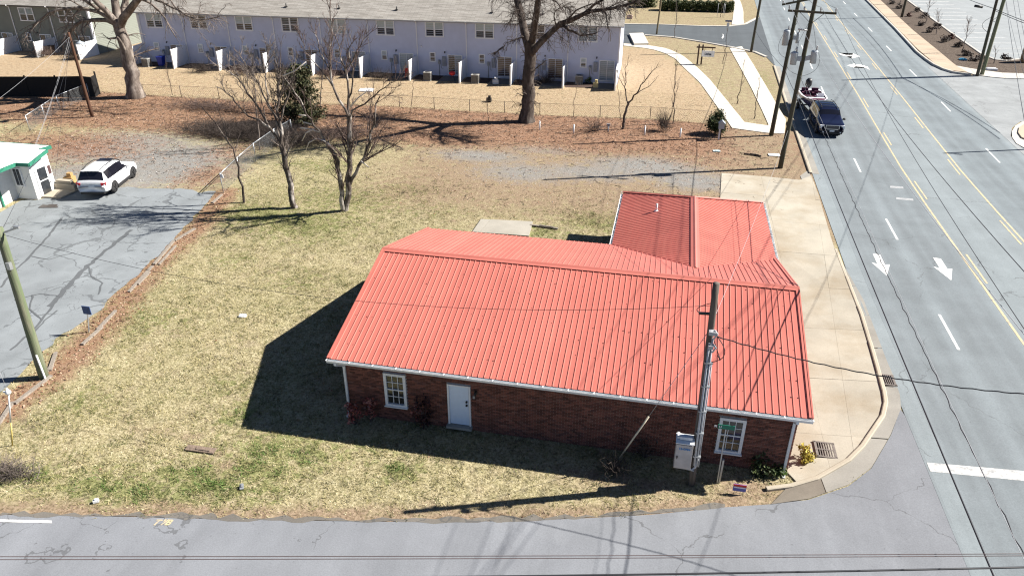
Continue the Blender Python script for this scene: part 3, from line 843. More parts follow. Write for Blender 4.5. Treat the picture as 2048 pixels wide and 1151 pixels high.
# windows: casing, meeting rail, muntins, twelve panes each
def sash_window(x0, x1, z0, z1):
    f = MB(O); cw = 0.105; y = WF - .04
    f.box(((x0 + x1) / 2, y, z1 - cw / 2), (x1 - x0, .1, cw)); f.box(((x0 + x1) / 2, y, z0 + cw / 2 + .01), (x1 - x0, .1, cw))
    f.box((x0 + cw / 2, y, (z0 + z1) / 2), (cw, .098, z1 - z0 - 2 * cw)); f.box((x1 - cw / 2, y, (z0 + z1) / 2), (cw, .098, z1 - z0 - 2 * cw))
    f.box(((x0 + x1) / 2, y - .03, z0 + .012), (x1 - x0 + .06, .15, .045))
    fo = f.build('window', M_WTRIM, bld)
    ix0, ix1, iz0, iz1 = x0 + cw, x1 - cw, z0 + cw + .03, z1 - cw
    zm = (iz0 + iz1) / 2
    mt = MB(O)
    mt.box(((ix0 + ix1) / 2, y + .005, zm), (ix1 - ix0, .05, .042))
    for i in (1, 2): mt.box((ix0 + (ix1 - ix0) * i / 3, y + .012, zm), (.022, .03, iz1 - iz0))
    for i in (1, 3): mt.box(((ix0 + ix1) / 2, y + .014, iz0 + (iz1 - iz0) * i / 4), (ix1 - ix0, .03, .022))
    mt.build('muntin', M_WTRIM, fo)
    pw, ph = (ix1 - ix0) / 3, (iz1 - iz0) / 4
    for i in range(3):
        for j in range(4):
            p = MB(O); p.box((ix0 + (i + .5) * pw, y + .03, iz0 + (j + .5) * ph), (pw - .004, .012, ph - .004), M=Matrix.Rotation(random.uniform(-.02, .02), 3, 'X'))
            p.build('pane', M_GLASS, fo)
sash_window(*w1); sash_window(*w2)
# door with its frame, knob and lock
x0, x1, z0, z1 = dr
df = MB(O)
for c, d in ((((x0 + .035), WF - .03, (z0 + z1) / 2), (.07, .09, z1 - z0)), ((x1 - .03, WF - .03, (z0 + z1) / 2), (.06, .09, z1 - z0)), (((x0 + x1) / 2, WF - .03, z1 - .03), (x1 - x0 - .14, .09, .06))):
    df.box(c, d)
df.build('door_frame', M_WTRIM, bld)
dd = MB(O); dd.box(((x0 + x1) / 2, WF - .015, (z0 + z1) / 2 - .02), (x1 - x0 - .15, .05, z1 - z0 - .08))
do = dd.build('door', M_DOORW, bld)
for zz in (0.98, 1.14):
    k = MB(O); k.tube([(x1 - .15, WF - .04, z0 + zz), (x1 - .15, WF - .10, z0 + zz)], [.035, .045], 8); k.build('handle', M_BLACK, do)
st_ = MB(O); st_.box(((x0 + x1) / 2, WF - .09, z0 - .05), (x1 - x0 + .1, .3, .1)); st_.build('door_sill', M_GUTTER, bld)
lp = Yp(952, 783, WF)
l_ = MB(O); l_.box((lp.x, WF - .03, lp.z), (.11, .05, .16)); l_.tube([(lp.x, WF - .04, lp.z + .04), (lp.x, WF - .16, lp.z + .05), (lp.x, WF - .18, lp.z - .05)], [.03, .03, .06], 8); l_.build('wall_lamp', M_BLACK, bld)
l_ = MB(O); q = Yp(948, 792, WF); l_.box((q.x, WF - .03, q.z - .02), (.08, .04, .12)); l_.build('outlet_box', plain('grey_plastic', (.3, .3, .3)), bld)

# roof: deck, sheets of ribbed metal, caps
deck = MB(O)
th = 0.05
def deck_face(pts):
    deck.add(pts + [(p[0], p[1], p[2] - .16) for p in pts], [(0, 1, 2, 3), (7, 6, 5, 4)] + [(i, i + 4, (i + 1) % 4 + 4, (i + 1) % 4) for i in range(4)])
e = -0.012
deck_face([(X0 + .03, YF + .03, ZE + e), (X1 - .03, YF + .03, ZE + e), (X1 - .03, YR, ZR + e), (X0 + .03, YR, ZR + e)])
deck_face([(X0 + .03, YR + .001, ZR + e), (X1 - .03, YR + .001, ZR + e), (X1 - .03, YB - .03, ZE + e), (X0 + .03, YB - .03, ZE + e)])
vy = YB - (ZWR - ZE) / TANP                                  # where the wing ridge meets the back slope
deck_face([(WX0 + .03, YB - .1, ZE + e - .004), (WRX, vy + .1, ZWR + e - .004), (WRX, WRY, ZWR + e - .004), (WX0 + .03, WY - .03, ZE + e - .004)])
deck_face([(WRX + .001, vy + .1, ZWR + e - .004), (WX1 - .03, YB - .1, ZE + e - .004), (WX1 - .03, WY - .03, ZE + e - .004), (WRX + .001, WRY, ZWR + e - .004)])
deck_face([(WX0 + .04, WY - .03, ZE + e - .006), (WX1 - .04, WY - .03, ZE + e - .006), (WRX + .01, WRY, ZWR + e - .006), (WRX - .01, WRY, ZWR + e - .006)])
roof = deck.build('roof', M_DARKSOF, bld)
PITCH = 0.2286
def ribbed(t0, t1, lo, hi, fmap, per=4):
    n = int(round((t1 - t0) / PITCH)); pt = (t1 - t0) / n
    i = 0
    while i < n:
        k = min(per, n - i); pr = []
        for j in range(k):
            a = t0 + (i + j) * pt
            pr += [(a, 0.0), (a + pt / 2 - .024, 0.0), (a + pt / 2 - .010, .024), (a + pt / 2 + .010, .024), (a + pt / 2 + .024, 0.0)]
        pr.append((t0 + (i + k) * pt, 0.0))
        mb = MB(O)
        for (a, ha), (b_, hb) in zip(pr[:-1], pr[1:]):
            la, Ha, lb, Hb = lo(a), hi(a), lo(b_), hi(b_)
            if Ha - la < 1e-3 and Hb - lb < 1e-3: continue
            Ha = max(Ha, la); Hb = max(Hb, lb)
            mb.quad(fmap(a, la, ha), fmap(b_, lb, hb), fmap(b_, Hb, hb), fmap(a, Ha, ha))
        if mb.f: mb.build('roof_panel', M_RED, roof)
        i += k
half = YR - YF
ribbed(X0, X1, lambda t: 0, lambda t: half - .02, lambda t, w, h: (t, YF + w, ZE + w * TANP + h + .004))
def lo_back(t):
    if t < WX0: return 0.0
    d = min(t - WX0, WX1 - t) * WT / TANP
    return max(0.0, d)
ribbed(X0, X1, lo_back, lambda t: half - .02, lambda t, w, h: (t, YB - w, ZE + w * TANP + h + .004))
hw = WRX - WX0
def lo_wing(t): return max(0.0, (YB - t) * TANP / WT)
def hi_wing(t): return hw - .02 if t < WRY else hw * (WY - t) / (WY - WRY)
ribbed(vy, WY, lo_wing, hi_wing, lambda t, w, h: (WX0 + w, t, ZE + w * WT + h + .006))
hw2 = WX1 - WRX
ribbed(vy, WY, lambda t: lo_wing(t) * hw2 / hw, lambda t: hi_wing(t) * hw2 / hw, lambda t, w, h: (WX1 - w, t, ZE + w * WT * hw / hw2 + h + .006))
def hip_hi(t):
    return (WY - WRY) * (max(0, (t - WX0) / hw) if t < WRX else max(0, (WX1 - t) / hw2))
ribbed(WX0, WX1, lambda t: 0, hip_hi, lambda t, w, h: (t, WY - w, ZE + w * (ZWR - ZE) / (WY - WRY) + h + .008))
def cap(a, b, w, up, name='ridge_cap', sag=.055):
    """folded cap along a line; up = two sideways unit vectors"""
    mb = MB(O); a = Vector(a); b = Vector(b)
    l, r_ = Vector(up[0]), Vector(up[1])
    for P, Q in ((l, r_),):
        vs = [a + l * w - Vector((0, 0, 0)), a + l * w * .45, a + Vector((0, 0, 0.03)), a + r_ * w * .45, a + r_ * w]
        vs2 = [v + (b - a) for v in vs]
        mb.add(vs + vs2, [(i, i + 1, i + 6, i + 5) for i in range(4)])
    mb.build(name, M_RED, roof)
zc = .05
cap((X0 - .01, YR, ZR + zc), (X1 + .01, YR, ZR + zc), .20, ((0, -1, -TANP), (0, 1, -TANP)))
cap((WRX, vy - .1, ZWR + zc), (WRX, WRY + .05, ZWR + zc), .20, ((-1, 0, -WT), (1, 0, -WT)))
hs = (ZWR - ZE) / (WY - WRY)
cap((WX0, WY, ZE + zc), (WRX, WRY, ZWR + zc), .13, ((-.6, -.8, -.05), (.6, .8, -.10)), 'hip_cap')
cap((WX1, WY, ZE + zc), (WRX, WRY, ZWR + zc), .13, ((.6, -.8, -.05), (-.6, .8, -.10)), 'hip_cap')
# rake trims and valleys
for xx, s_ in ((X0, -1), (X1, 1)):
    for ya in (YF, YB):
        mb = MB(O); mb.bar((xx + s_ * .015, ya, ZE + .0), (xx + s_ * .015, YR, ZR + .0), .05, .13); mb.bar((xx - s_ * .05, ya, ZE + .046), (xx - s_ * .05, YR, ZR + .046), .11, .012)
        mb.build('rake_trim', M_RED, roof)
M_VALLEY = plain('valley_flashing', (0.25, 0.05, 0.04), 0.5)
mb = MB(O); mb.bar((WX0, YB, ZE + .018), (WRX, vy, ZWR + .018), .10, .012); mb.build('valley', M_VALLEY, roof)
mb = MB(O); mb.bar((WX1, YB, ZE + .018), (WRX, vy, ZWR + .018), .10, .012); mb.build('valley', M_RED, roof)
# screw heads in rows along the purlins, some with a dark washer stain
mb = MB(O)
for r in range(1, 9):
    y = YF + r * 0.72 + .1
    for k in range(int((X1 - X0) / PITCH)):
        if random.random() < 0.22:
            x = X0 + k * PITCH + .03 + random.uniform(-.01, .01); s_ = random.choice((.016, .018, .022, .034))
            yy_ = y + random.uniform(-.03, .03)
            mb.box((x, yy_, ZE + (yy_ - YF) * TANP + .012), (s_, s_ * 1.2, .014), M=Matrix.Rotation(math.atan(TANP), 3, 'X'))
so = mb.build('screw', M_SCREW, roof); so['kind'] = 'stuff'
# plumbing vent
vp = Vector((0.05, 37.6, 0)); vp.z = ZE + (vp.x - WX0) * WT
v_ = Yp(1313, 418, 37.6); vp.x = v_.x; vp.z = ZE + (vp.x - WX0) * WT
mb = MB(O); mb.tube([vp, vp + Vector((0, 0, .42))], .055, 10); mb.tube([vp + Vector((0, 0, .0)), vp + Vector((0, 0, .06))], [.14, .08], 10); mb.build('vent_pipe', M_WTRIM, bld)
# gutters with hangers, downspouts
M_GUT = plain('white_gutter', (0.70, 0.72, 0.74), 0.4, var=0.1)
def gutter(a, b, out):
    a = Vector(a); b = Vector(b); d = (b - a); L = d.length; d.normalize(); o = Vector(out)
    mb = MB(O)
    pr = [(0.0, -.02), (0.0, -.13), (.08, -.13), (.115, -.02), (.125, -.02), (.088, -.14), (-.005, -.14)]
    vs = [a + o * u + Vector((0, 0, z)) for u, z in pr] + [b + o * u + Vector((0, 0, z)) for u, z in pr]
    n = len(pr); mb.add(vs, [(i, (i + 1) % n, (i + 1) % n + n, i + n) for i in range(n)] + [tuple(range(n)), tuple(range(2 * n - 1, n - 1, -1))])
    g_ = mb.build('gutter', M_GUT, bld)
    k = int(L / .9)
    for i in range(k + 1):
        h = MB(O); p = a + d * (L * i / k if k else 0)
        h.bar(p + Vector((0, 0, -.012)), p + o * .13 + Vector((0, 0, -.012)), .035, .012)
        h.build('gutter_hanger', M_WTRIM, g_)
gutter((X0 - .03, YF + .0, ZE + .0), (X1 + .03, YF + .0, ZE + .0), (0, -1, 0))
gutter((WX0, YB + .02, ZE), (WX0, WY, ZE), (-1, 0, 0))
gutter((WX1, YB + .02, ZE), (WX1, WY, ZE), (1, 0, 0))
def spout(x, y0, y1, dx=0):
    mb = MB(O)
    pts = [(x, y0 - .06, ZE - .12), (x, y0 - .06, ZE - .22), (x + dx, y1 - .06, ZE - .5), (x + dx, y1 - .06, -.25), (x + dx, y1 - .28, -.40)]
    for a, b in zip(pts[:-1], pts[1:]): mb.bar(a, b, .09, .075)
    mb.build('downspout', M_GUT, bld)
spout(-11.3, YF, WF - .0, .12); spout(5.30, YF, WF, .02)
# ================================================================ TOWN HOUSES, OLIVE ROW, WHITE BUILDING
M_SIDING = plain('blue_grey_siding', (0.55, 0.585, 0.73), 0.7, var=0.05, scale=1.5)
M_OLIVE = plain('olive_siding', (0.20, 0.212, 0.18), 0.7, var=0.06, scale=1.5)
M_VINYL = plain('white_vinyl', (0.80, 0.81, 0.83), 0.5, var=0.04)
M_BLIND = plain('window_blind', (0.42, 0.47, 0.46), 0.3, var=0.1)
M_DGLASS = glass_mat('dark_glass', (0.03, 0.034, 0.04), 0.12)
M_MIDGLASS = glass_mat('curtain_glass', (0.20, 0.26, 0.30), 0.15)
M_BROWNGLASS = glass_mat('brown_glass', (0.075, 0.055, 0.045), 0.15)
M_GREYBOX = plain('grey_box', (0.25, 0.27, 0.31), 0.5)
def shingle_mat():
    b = NB('shingles')
    t = b.n('ShaderNodeTexBrick'); t.inputs['Scale'].default_value = 1
    t.inputs['Brick Width'].default_value = 0.9; t.inputs['Row Height'].default_value = 0.16; t.inputs['Mortar Size'].default_value = 0.012
    t.inputs['Color1'].default_value = (0.27, 0.25, 0.225, 1); t.inputs['Color2'].default_value = (0.37, 0.35, 0.32, 1); t.inputs['Mortar'].default_value = (0.14, 0.13, 0.12, 1)
    b.l(b.pos((1, 1, 1)), t.inputs['Vector'])
    o = b.mix(1.0, t.outputs[0], b.ramp(b.noise(1.0, 5, 0.6, b.pos((0.5, 3, 1))), [(0.3, 0.8), (0.7, 1.15)]), 'MULTIPLY')
    b.col(o); b.bump(b.noise(20, 3), 0.3, 0.02)
    return b.set(0.9, 0, 0.2)
M_SHING = shingle_mat()

def lap_wall(mb, x0, x1, z0, z1, y=0.0, lap=0.19, axis='x'):
    """clapboards: each board tips out 14 mm at its lower edge"""
    n = int((z1 - z0) / lap); h = (z1 - z0) / n
    P = (lambda u, d, z: (u, y - d, z)) if axis == 'x' else (lambda u, d, z: (y + d, u, z))
    for i in range(n):
        a = z0 + i * h; b_ = a + h
        mb.quad(P(x0, .034, a), P(x1, .034, a), P(x1, .002, b_), P(x0, .002, b_))
        mb.quad(P(x0, .002, a), P(x1, .002, a), P(x1, .034, a), P(x0, .034, a))

XR_, YR_, XL_, YL_ = -5.47, 79.6, -59.5, 77.6
TL = math.hypot(XR_ - XL_, YR_ - YL_); TANG = math.atan2(YR_ - YL_, XR_ - XL_)
TZ0 = 0.12; EAVE = 5.85 - TZ0; UW = TL / 10
town = thing('town_house_row', 'long two storey row of town houses in pale blue siding', 'building', (XR_, YR_, TZ0), TANG)
def tw(s, d, z=0.0):
    """town-house frame -> world"""
    c, s_ = math.cos(TANG), math.sin(TANG)
    return Vector((XR_ + s * c - d * s_, YR_ + s * s_ + d * c, TZ0 + z))
mb = MB(); lap_wall(mb, -TL, 0, -0.3, EAVE)
mb.quad((-TL, .05, -.3), (-TL, 11, -.3), (-TL, 11, EAVE), (-TL, .05, EAVE)); mb.quad((0, .05, -.3), (0, 11, -.3), (0, 11, EAVE), (0, .05, EAVE)); mb.quad((-TL, 11, -.3), (0, 11, -.3), (0, 11, EAVE), (-TL, 11, EAVE))
for xg in (0, -TL): mb.add([(xg, .05, EAVE), (xg, 11, EAVE), (xg, 5.5, EAVE + 2.4)], [(0, 1, 2)])
mb.build('wall', M_SIDING, town)
mb = MB()
mb.box((-.06, -.03, EAVE / 2 - .15), (.13, .05, EAVE + .3)); mb.box((-TL + .06, -.03, EAVE / 2 - .15), (.13, .05, EAVE + .3))
mb.build('corner_board', M_VINYL, town)
rs = 0.44
mb = MB(); a = (-TL - .3, -.35, EAVE - .02)
pts = [(-TL - .3, -.35), (.3, -.35), (.3, 5.5), (-TL - .3, 5.5), (.3, 11.35), (-TL - .3, 11.35)]
zf = lambda y: EAVE - .02 + (y + .35) * rs if y <= 5.5 else EAVE - .02 + (11.35 - y) * rs
up_ = [(x, y, zf(y)) for x, y in pts]; lo_ = [(x, y, zf(y) - .14) for x, y in pts]
mb.add(up_ + lo_, [(0, 1, 2, 3), (3, 2, 4, 5), (6, 9, 8, 7), (9, 11, 10, 8), (0, 6, 7, 1), (1, 7, 8, 2), (2, 8, 10, 4), (0, 3, 9, 6), (3, 5, 11, 9), (5, 4, 10, 11)])
troof = mb.build('roof', M_SHING, town)
mb = MB(); mb.box((-TL / 2, -.41, EAVE - .09), (TL + .6, .1, .11)); mb.build('gutter', plain('grey_gutter', (.30, .30, .31), .5), town)
for xx in (-36.6, -30.5, -24.0, -13.6, -8.2):
    mb = MB(); yv = 1.35; mb.tube([(xx, yv, zf(yv)), (xx, yv, zf(yv) + .35)], .06, 8); mb.box((xx, yv, zf(yv) + .02), (.35, .4, .04)); mb.build('vent_pipe', M_BLACK, troof)

# meshes for one dwelling, shared by the ten
def frame_mesh(w, h, name, fw=.095, rail=True, mull=0):
    mb = MB()
    for c, d in (((0, -.045, h / 2 - fw / 2), (w, .07, fw)), ((0, -.045, -h / 2 + fw / 2), (w + .06, .09, fw)), ((-w / 2 + fw / 2, -.045, 0), (fw, .07, h - 2 * fw)), ((w / 2 - fw / 2, -.045, 0), (fw, .07, h - 2 * fw))): mb.box(c, d)
    if rail: mb.box((0, -.04, 0), (w - 2 * fw, .05, .055))
    if mull: mb.box((0, -.045, 0), (.16, .068, h - 2 * fw))
    return mb.mesh(name, M_VINYL)
def pane_mesh(w, h, m):
    mb = MB(); mb.box((0, -.024, 0), (w, .012, h)); return mb.mesh('pane', m)
UPW, UPH = 2.02, 1.55
f_up = frame_mesh(UPW, UPH, 'window', mull=1); f_sm = frame_mesh(.66, 1.0, 'window'); f_sl = frame_mesh(1.62, 2.12, 'sliding_door', .08, False)
p_up = {k: pane_mesh(.80, .68, m) for k, m in (('d', M_DGLASS), ('b', M_BLIND), ('m', M_MIDGLASS), ('n', M_BROWNGLASS))}
p_sm = {k: pane_mesh(.52, .41, m) for k, m in (('d', M_DGLASS), ('b', M_BLIND))}
p_sl = {k: pane_mesh(.70, 1.94, m) for k, m in (('d', M_DGLASS), ('m', M_MIDGLASS), ('n', M_BROWNGLASS), ('b', M_BLIND))}
mb = MB(); mb.box((0, -.045, 0), (.05, .05, 2.0)); m_stile = mb.mesh('stile', M_VINYL)
mb = MB(); mb.bar((0, -.06, -.2), (0, -.06, EAVE - .1), .09, .07); mb.box((0, -.4, EAVE - .08), (.1, .1, .1)); mb.bar((0, -.4, EAVE - .1), (0, -.06, EAVE - .35), .08, .08); m_dsp = mb.mesh('downspout', M_VINYL)
mb = MB(); mb.box((0, -.08, 0), (.42, .14, 1.0)); m_panel = mb.mesh('service_panel', M_GREYBOX)
mb = MB(); mb.box((0, -.07, .1), (.24, .12, .42)); mb.tube([(0, -.12, .2), (0, -.2, .2)], .09, 10); mb.tube([(0, -.06, -.1), (0, -.06, -1.35)], .035, 6); mb.tube([(.2, -.06, .3), (.2, -.06, -.5), (.4, -.06, -.6)], .025, 6); m_meter = mb.mesh('meter', plain('meter_grey', (.33, .35, .37), .45))
mb = MB(); mb.box((0, -.05, 0), (.12, .08, .12)); mb.tube([(0, -.08, 0), (0, -.16, -.04), (0, -.17, -.12)], [.04, .05, .06], 8); m_lampb = mb.mesh('wall_lamp', M_BLACK)
mb = MB(); mb.tube([(0, -.01, 0), (0, -.09, 0)], [.10, .07], 10); m_ventw = mb.mesh('wall_vent', M_VINYL)
pats = [('mm', 'b', 'b', 'mm'), ('nn', 'd', 'n', 'nn'), ('bd', 'd', 'b', 'nn'), ('bd', 'd', 'b', 'dm'), ('bd', 'b', 'b', 'bm'), ('bb', 'd', 'd', 'mm'), ('dd', 'd', 'd', 'nd'), ('bn', 'b', 'b', 'nm'), ('nn', 'b', 'b', 'nd'), ('bd', 'b', 'd', 'dm')]
for k in range(10):
    xl = -(k + 1) * UW
    A, sm, sn, sl = pats[k]
    wo = link('window', f_up, town, (xl + 2.08, 0, 4.93 - TZ0))
    for i, sx in enumerate((-.475, .475)):
        for j, sz in enumerate((.36, -.36)):
            link('pane', p_up[A[j] if A != 'nn' else 'n'], wo, (sx, 0, sz))
    wo = link('window', f_sm, town, (xl + 1.75, 0, 2.08 - TZ0))
    for sz in (.225, -.225): link('pane', p_sm[sm if sz > 0 else 'd'], wo, (0, 0, sz))
    wo = link('sliding_door', f_sl, town, (xl + 4.22, 0, 1.33 - TZ0))
    for i, sx in enumerate((-.37, .37)): link('pane', p_sl[sl[i]], wo, (sx, 0, 0))
    link('stile', m_stile, wo, (0, 0, 0))
    link('downspout', m_dsp, town, (xl + (.1 if k < 9 else .25), 0, 0))
    link('service_panel', m_panel, town, (xl + 3.03, 0, 1.7 - TZ0)); link('meter', m_meter, town, (xl + 2.45, 0, 1.5 - TZ0))
    link('wall_lamp', m_lampb, town, (xl + 3.12, 0, 2.65 - TZ0))
    if k % 2: link('wall_vent', m_ventw, town, (xl + .55, 0, 3.15 - TZ0))

# white vinyl privacy screens between the yards, each with two posts
def privacy_fence(loc, rz, label, L=3.0, H=2.05, tilt=0):
    t = thing('privacy_fence', label, 'fence', loc, rz, 'white privacy screens between the back yards')
    n = 8; bw = (L - .26) / n
    for i in range(n):
        mb = MB(); mb.box((0, -.13 - (i + .5) * bw, H / 2 - .02), (.045, bw - .008, H - .16)); mb.build('board', M_VINYL, t)
    for y in (-.065, -L + .065):
        mb = MB(); mb.box((0, y, H / 2 - .1), (.13, .13, H + .2)); mb.tube([(0, y, H), (0, y, H + .02), (0, y, H + .07)], [.085, .085, .01], 4); mb.build('post', M_VINYL, t)
    for z in (.16, H - .06):
        mb = MB(); mb.box((0, -L / 2, z), (.06, L - .26, .12)); mb.build('rail', M_VINYL, t)
    return t
ordn = ['first', 'second', 'third', 'fourth', 'fifth', 'sixth', 'seventh', 'eighth', 'ninth', 'tenth', 'eleventh']
for k in range(11):
    s = -k * UW + (.0 if k else -.07)
    p = tw(s - .05, -.08); p.z = tz(p.x, p.y)
    privacy_fence(p, TANG, f'white vinyl privacy screen on the blue town houses, {ordn[k]} from their right end')

# air conditioners and yard things behind the homes
M_AC = plain('ac_grey', (.36, .35, .33), .6)
M_ACD = plain('ac_dark', (.06, .06, .06), .6)
def ac_unit(loc, label):
    t = thing('air_conditioner', label, 'air conditioner', loc, TANG, 'air conditioners behind the town houses')
    mb = MB(); mb.box((0, 0, .44), (.74, .74, .80)); mb.build('cabinet', M_ACD, t)
    mb = MB()
    for i in range(9):
        for s_ in (-1, 1):
            mb.box((-.34 + i * .085, s_ * .378, .44), (.02, .014, .74)); mb.box((s_ * .378, -.34 + i * .085, .44), (.014, .02, .74))
    mb.box((0, 0, .865), (.80, .80, .07)); mb.box((0, 0, .05), (.80, .80, .06)); mb.build('grille', M_AC, t)
    mb = MB(); mb.tube([(0, 0, .905), (0, 0, .93)], [.28, .26], 14); mb.build('fan_guard', M_ACD, t)
    return t
AC = [(1158, 168, 'grey air conditioner at the rightmost blue town house'), (951, 166, 'grey air conditioner at the third town house from the right'), (856, 161, 'grey air conditioner by the red kettle grill'), (295, 133, 'grey air conditioner beside the blue bin')]
for px_, py_, lb in AC:
    p = W(px_, py_); ac_unit(p, lb)
M_DIRTBED = plain('bed_soil', (.06, .036, .028), .95, var=.35, scale=8, bump=.4)
bed = tag(bpy.data.objects.new('planting_bed', None), kind='structure'); COL.objects.link(bed)
M_PATIO = concrete_mat('patio_concrete', (0.16, 0.155, 0.15), 0.12, 0.3)
patio = tag(bpy.data.objects.new('patio', None), kind='structure'); COL.objects.link(patio)
for k in range(10):
    xl = -(k + 1) * UW
    q = [tw(xl + .12, -.05), tw(xl + 2.9, -.05), tw(xl + 2.9, -2.2), tw(xl + .12, -2.5)]
    drape('bed_soil', [(p.x, p.y) for p in q], .035, M_DIRTBED, bed)
    q = [tw(xl + 3.0, -.05), tw(xl + UW - .12, -.05), tw(xl + UW - .12, -2.4), tw(xl + 3.0, -2.4)]
    slabs(patio, [[(p.x, p.y) for p in q]], M_PATIO, .06, name='patio_slab')

# ---- olive row at the far left
OX, OY = -67.9, 80.2
ol = thing('olive_house_row', 'olive sided town house block at the far left edge', 'building', (OX, OY, .1))
EO = 5.6
mb = MB(); lap_wall(mb, -40, 0, -.2, EO); lap_wall(mb, 0, 12, -.2, EO, 0.0, .19, 'y')
mb.quad((-40, 12, -.2), (0, 12, -.2), (0, 12, EO), (-40, 12, EO)); mb.add([(0.003, 0, EO), (0.003, 12, EO), (0.003, 6, EO + 2.9)], [(0, 1, 2)])
mb.build('wall', M_OLIVE, ol)
mb = MB(); mb.box((-.06, -.04, EO / 2), (.2, .06, EO + .3)); mb.box((.04, .08, EO / 2), (.06, .2, EO + .3)); mb.build('corner_board', M_VINYL, ol)
pts = [(-40, -.35), (.35, -.35), (.35, 6), (-40, 6), (.35, 12.35), (-40, 12.35)]
zf2 = lambda y: EO + (y + .35) * .46 if y <= 6 else EO + (12.35 - y) * .46
up_ = [(x, y, zf2(y)) for x, y in pts]; lo_ = [(x, y, zf2(y) - .14) for x, y in pts]
mb = MB(); mb.add(up_ + lo_, [(0, 1, 2, 3), (3, 2, 4, 5), (6, 9, 8, 7), (9, 11, 10, 8), (0, 6, 7, 1), (1, 7, 8, 2), (2, 8, 10, 4), (0, 3, 9, 6), (3, 5, 11, 9), (5, 4, 10, 11)])
mb.build('roof', M_SHING, ol)
for k in range(4):
    xl = -(k + 1) * 5.4
    wo = link('window', f_up, ol, (xl + 2.3, 0, 4.55))
    for i, sx in enumerate((-.475, .475)):
        for j, sz in enumerate((.36, -.36)): link('pane', p_up['m' if (k == 1 and j == 0) else 'd'], wo, (sx, 0, sz))
    wo = link('window', f_sm, ol, (xl + 1.75, 0, 1.95))
    for sz in (.225, -.225): link('pane', p_sm['d'], wo, (0, 0, sz))
    wo = link('sliding_door', f_sl, ol, (xl + 4.1, 0, 1.25))
    for i, sx in enumerate((-.37, .37)): link('pane', p_sl['dm'[i]], wo, (sx, 0, 0))
    link('stile', m_stile, wo, (0, 0, 0)); link('downspout', m_dsp, ol, (xl + .1, 0, -.1)); link('wall_lamp', m_lampb, ol, (xl + 3.1, 0, 2.5))
    privacy_fence((OX - k * 5.4 - (.1 if k else -.2), OY - .08, .05), 0, ['white privacy screen at the sunlit corner of the olive house', 'white privacy screen in front of the olive house, second from its corner', 'white privacy screen in front of the olive house, third from its corner', 'white privacy screen at the far left of the olive house'][k], L=3.3)

# ---- white building with green fascia
M_WALLW = plain('white_stucco', (.78, .78, .76), .8, var=.05)
M_GREEN = plain('green_fascia', (.035, .20, .13), .5)
M_ROOFW = plain('white_roof', (.82, .82, .81), .7, var=.03)
wa, wb, wc, wd = W(0, 427), W(37.7, 395.8), W(83, 395.5), W(103, 379)
RZ = 2.75
wbld = thing('white_shop', 'small white flat roofed building with green fascia and glass door', 'building', (wb.x, wb.y, wb.z))
OW = wbld.location.copy()
xa, xb = wb.x, wc.x
yb_, yd = wb.y, wd.y + .15
zb = -.5
mb = MB(OW)
mb.prism([(xa - 14, wa.y - 9), (xa, wa.y - 9), (xa, yb_), (xa - 14, yb_)], zb, RZ - .05)
mb.prism([(xa - 14, yb_ + .003), (xb, yb_ + .003), (xb, yd), (xa - 14, yd)], zb, RZ - .052)
mb.build('wall', M_WALLW, wbld)
rp = [Zp(*q, RZ + .12) for q in ((0, 343), (31, 326), (57, 327.5), (103, 299.5), (77, 298), (88.5, 290.5))]
plan = [(rp[1].x, wa.y - 9.5), (rp[1].x, rp[1].y), (rp[2].x, rp[2].y), (rp[3].x - .35, rp[3].y), (rp[4].x, rp[4].y), (rp[4].x + .25, rp[5].y), (xa - 15, rp[5].y), (xa - 15, wa.y - 9.5)]
rp0 = (rp[1].x + rp[2].x) / 2
mb = MB(OW); mb.prism(plan, RZ + .10, RZ + .13); wr = mb.build('roof', M_ROOFW, wbld)
mb = MB(OW); mb.prism(plan, RZ - .04, RZ + .098); mb.build('soffit', M_WALLW, wr)
mb = MB(OW)
for a, b_ in zip(plan[:6], plan[1:7]):
    mb.bar((a[0], a[1], RZ + .03), (b_[0], b_[1], RZ + .03), .09, .21)
mb.build('fascia', M_GREEN, wr)
# window in the shaded wall, glass door in the sunlit one, downpipe, plaque
wx = xa + (xb - xa) * .18
wn = MB(OW); ww = (xb - xa) * .34; wn.box((wx + ww / 2, yb_ - .02, 1.35), (ww + .16, .08, 1.25)); wno = wn.build('window', M_VINYL, wbld)
for i in range(2):
    mb = MB(OW); mb.box((wx + ww * (.25 + .5 * i), yb_ - .05, 1.35), (ww / 2 - .05, .05, 1.1)); mb.build('pane', M_DGLASS, wno)
L = yd - yb_
dw = MB(OW); dw.box((xb + .02, yb_ + L * .50, .72), (.08, 1.05, 2.2)); dwo = dw.build('door', M_VINYL, wbld)
for i, (z_, h_) in enumerate(((1.35, .8), (.42, .9))):
    mb = MB(OW); mb.box((xb + .055, yb_ + L * .50, z_), (.03, .72, h_)); mb.build('pane', M_DGLASS, dwo)
mb = MB(OW); mb.tube([(xb + .08, yb_ + L * .5 + .4, .62), (xb + .12, yb_ + L * .5 + .4, .62)], .04, 6); mb.build('handle', M_BLACK, dwo)
mb = MB(OW); mb.box((xb + .02, yb_ + L * .86, 1.4), (.05, .35, .55)); mb.build('plaque', plain('bronze', (.09, .05, .05), .5), wbld)
pp = W(18.5, 414)
mb = MB(OW); mb.bar((xa + .07, pp.y, -.4), (xa + .07, pp.y, RZ - .1), .11); mb.build('downspout', M_GREEN, wbld)
slab_ = tag(bpy.data.objects.new('porch', None), kind='structure'); COL.objects.link(slab_)
slabs(slab_, [PXM([(84, 396), (105, 378), (160, 381), (122, 398)])], M_KERB, .12)
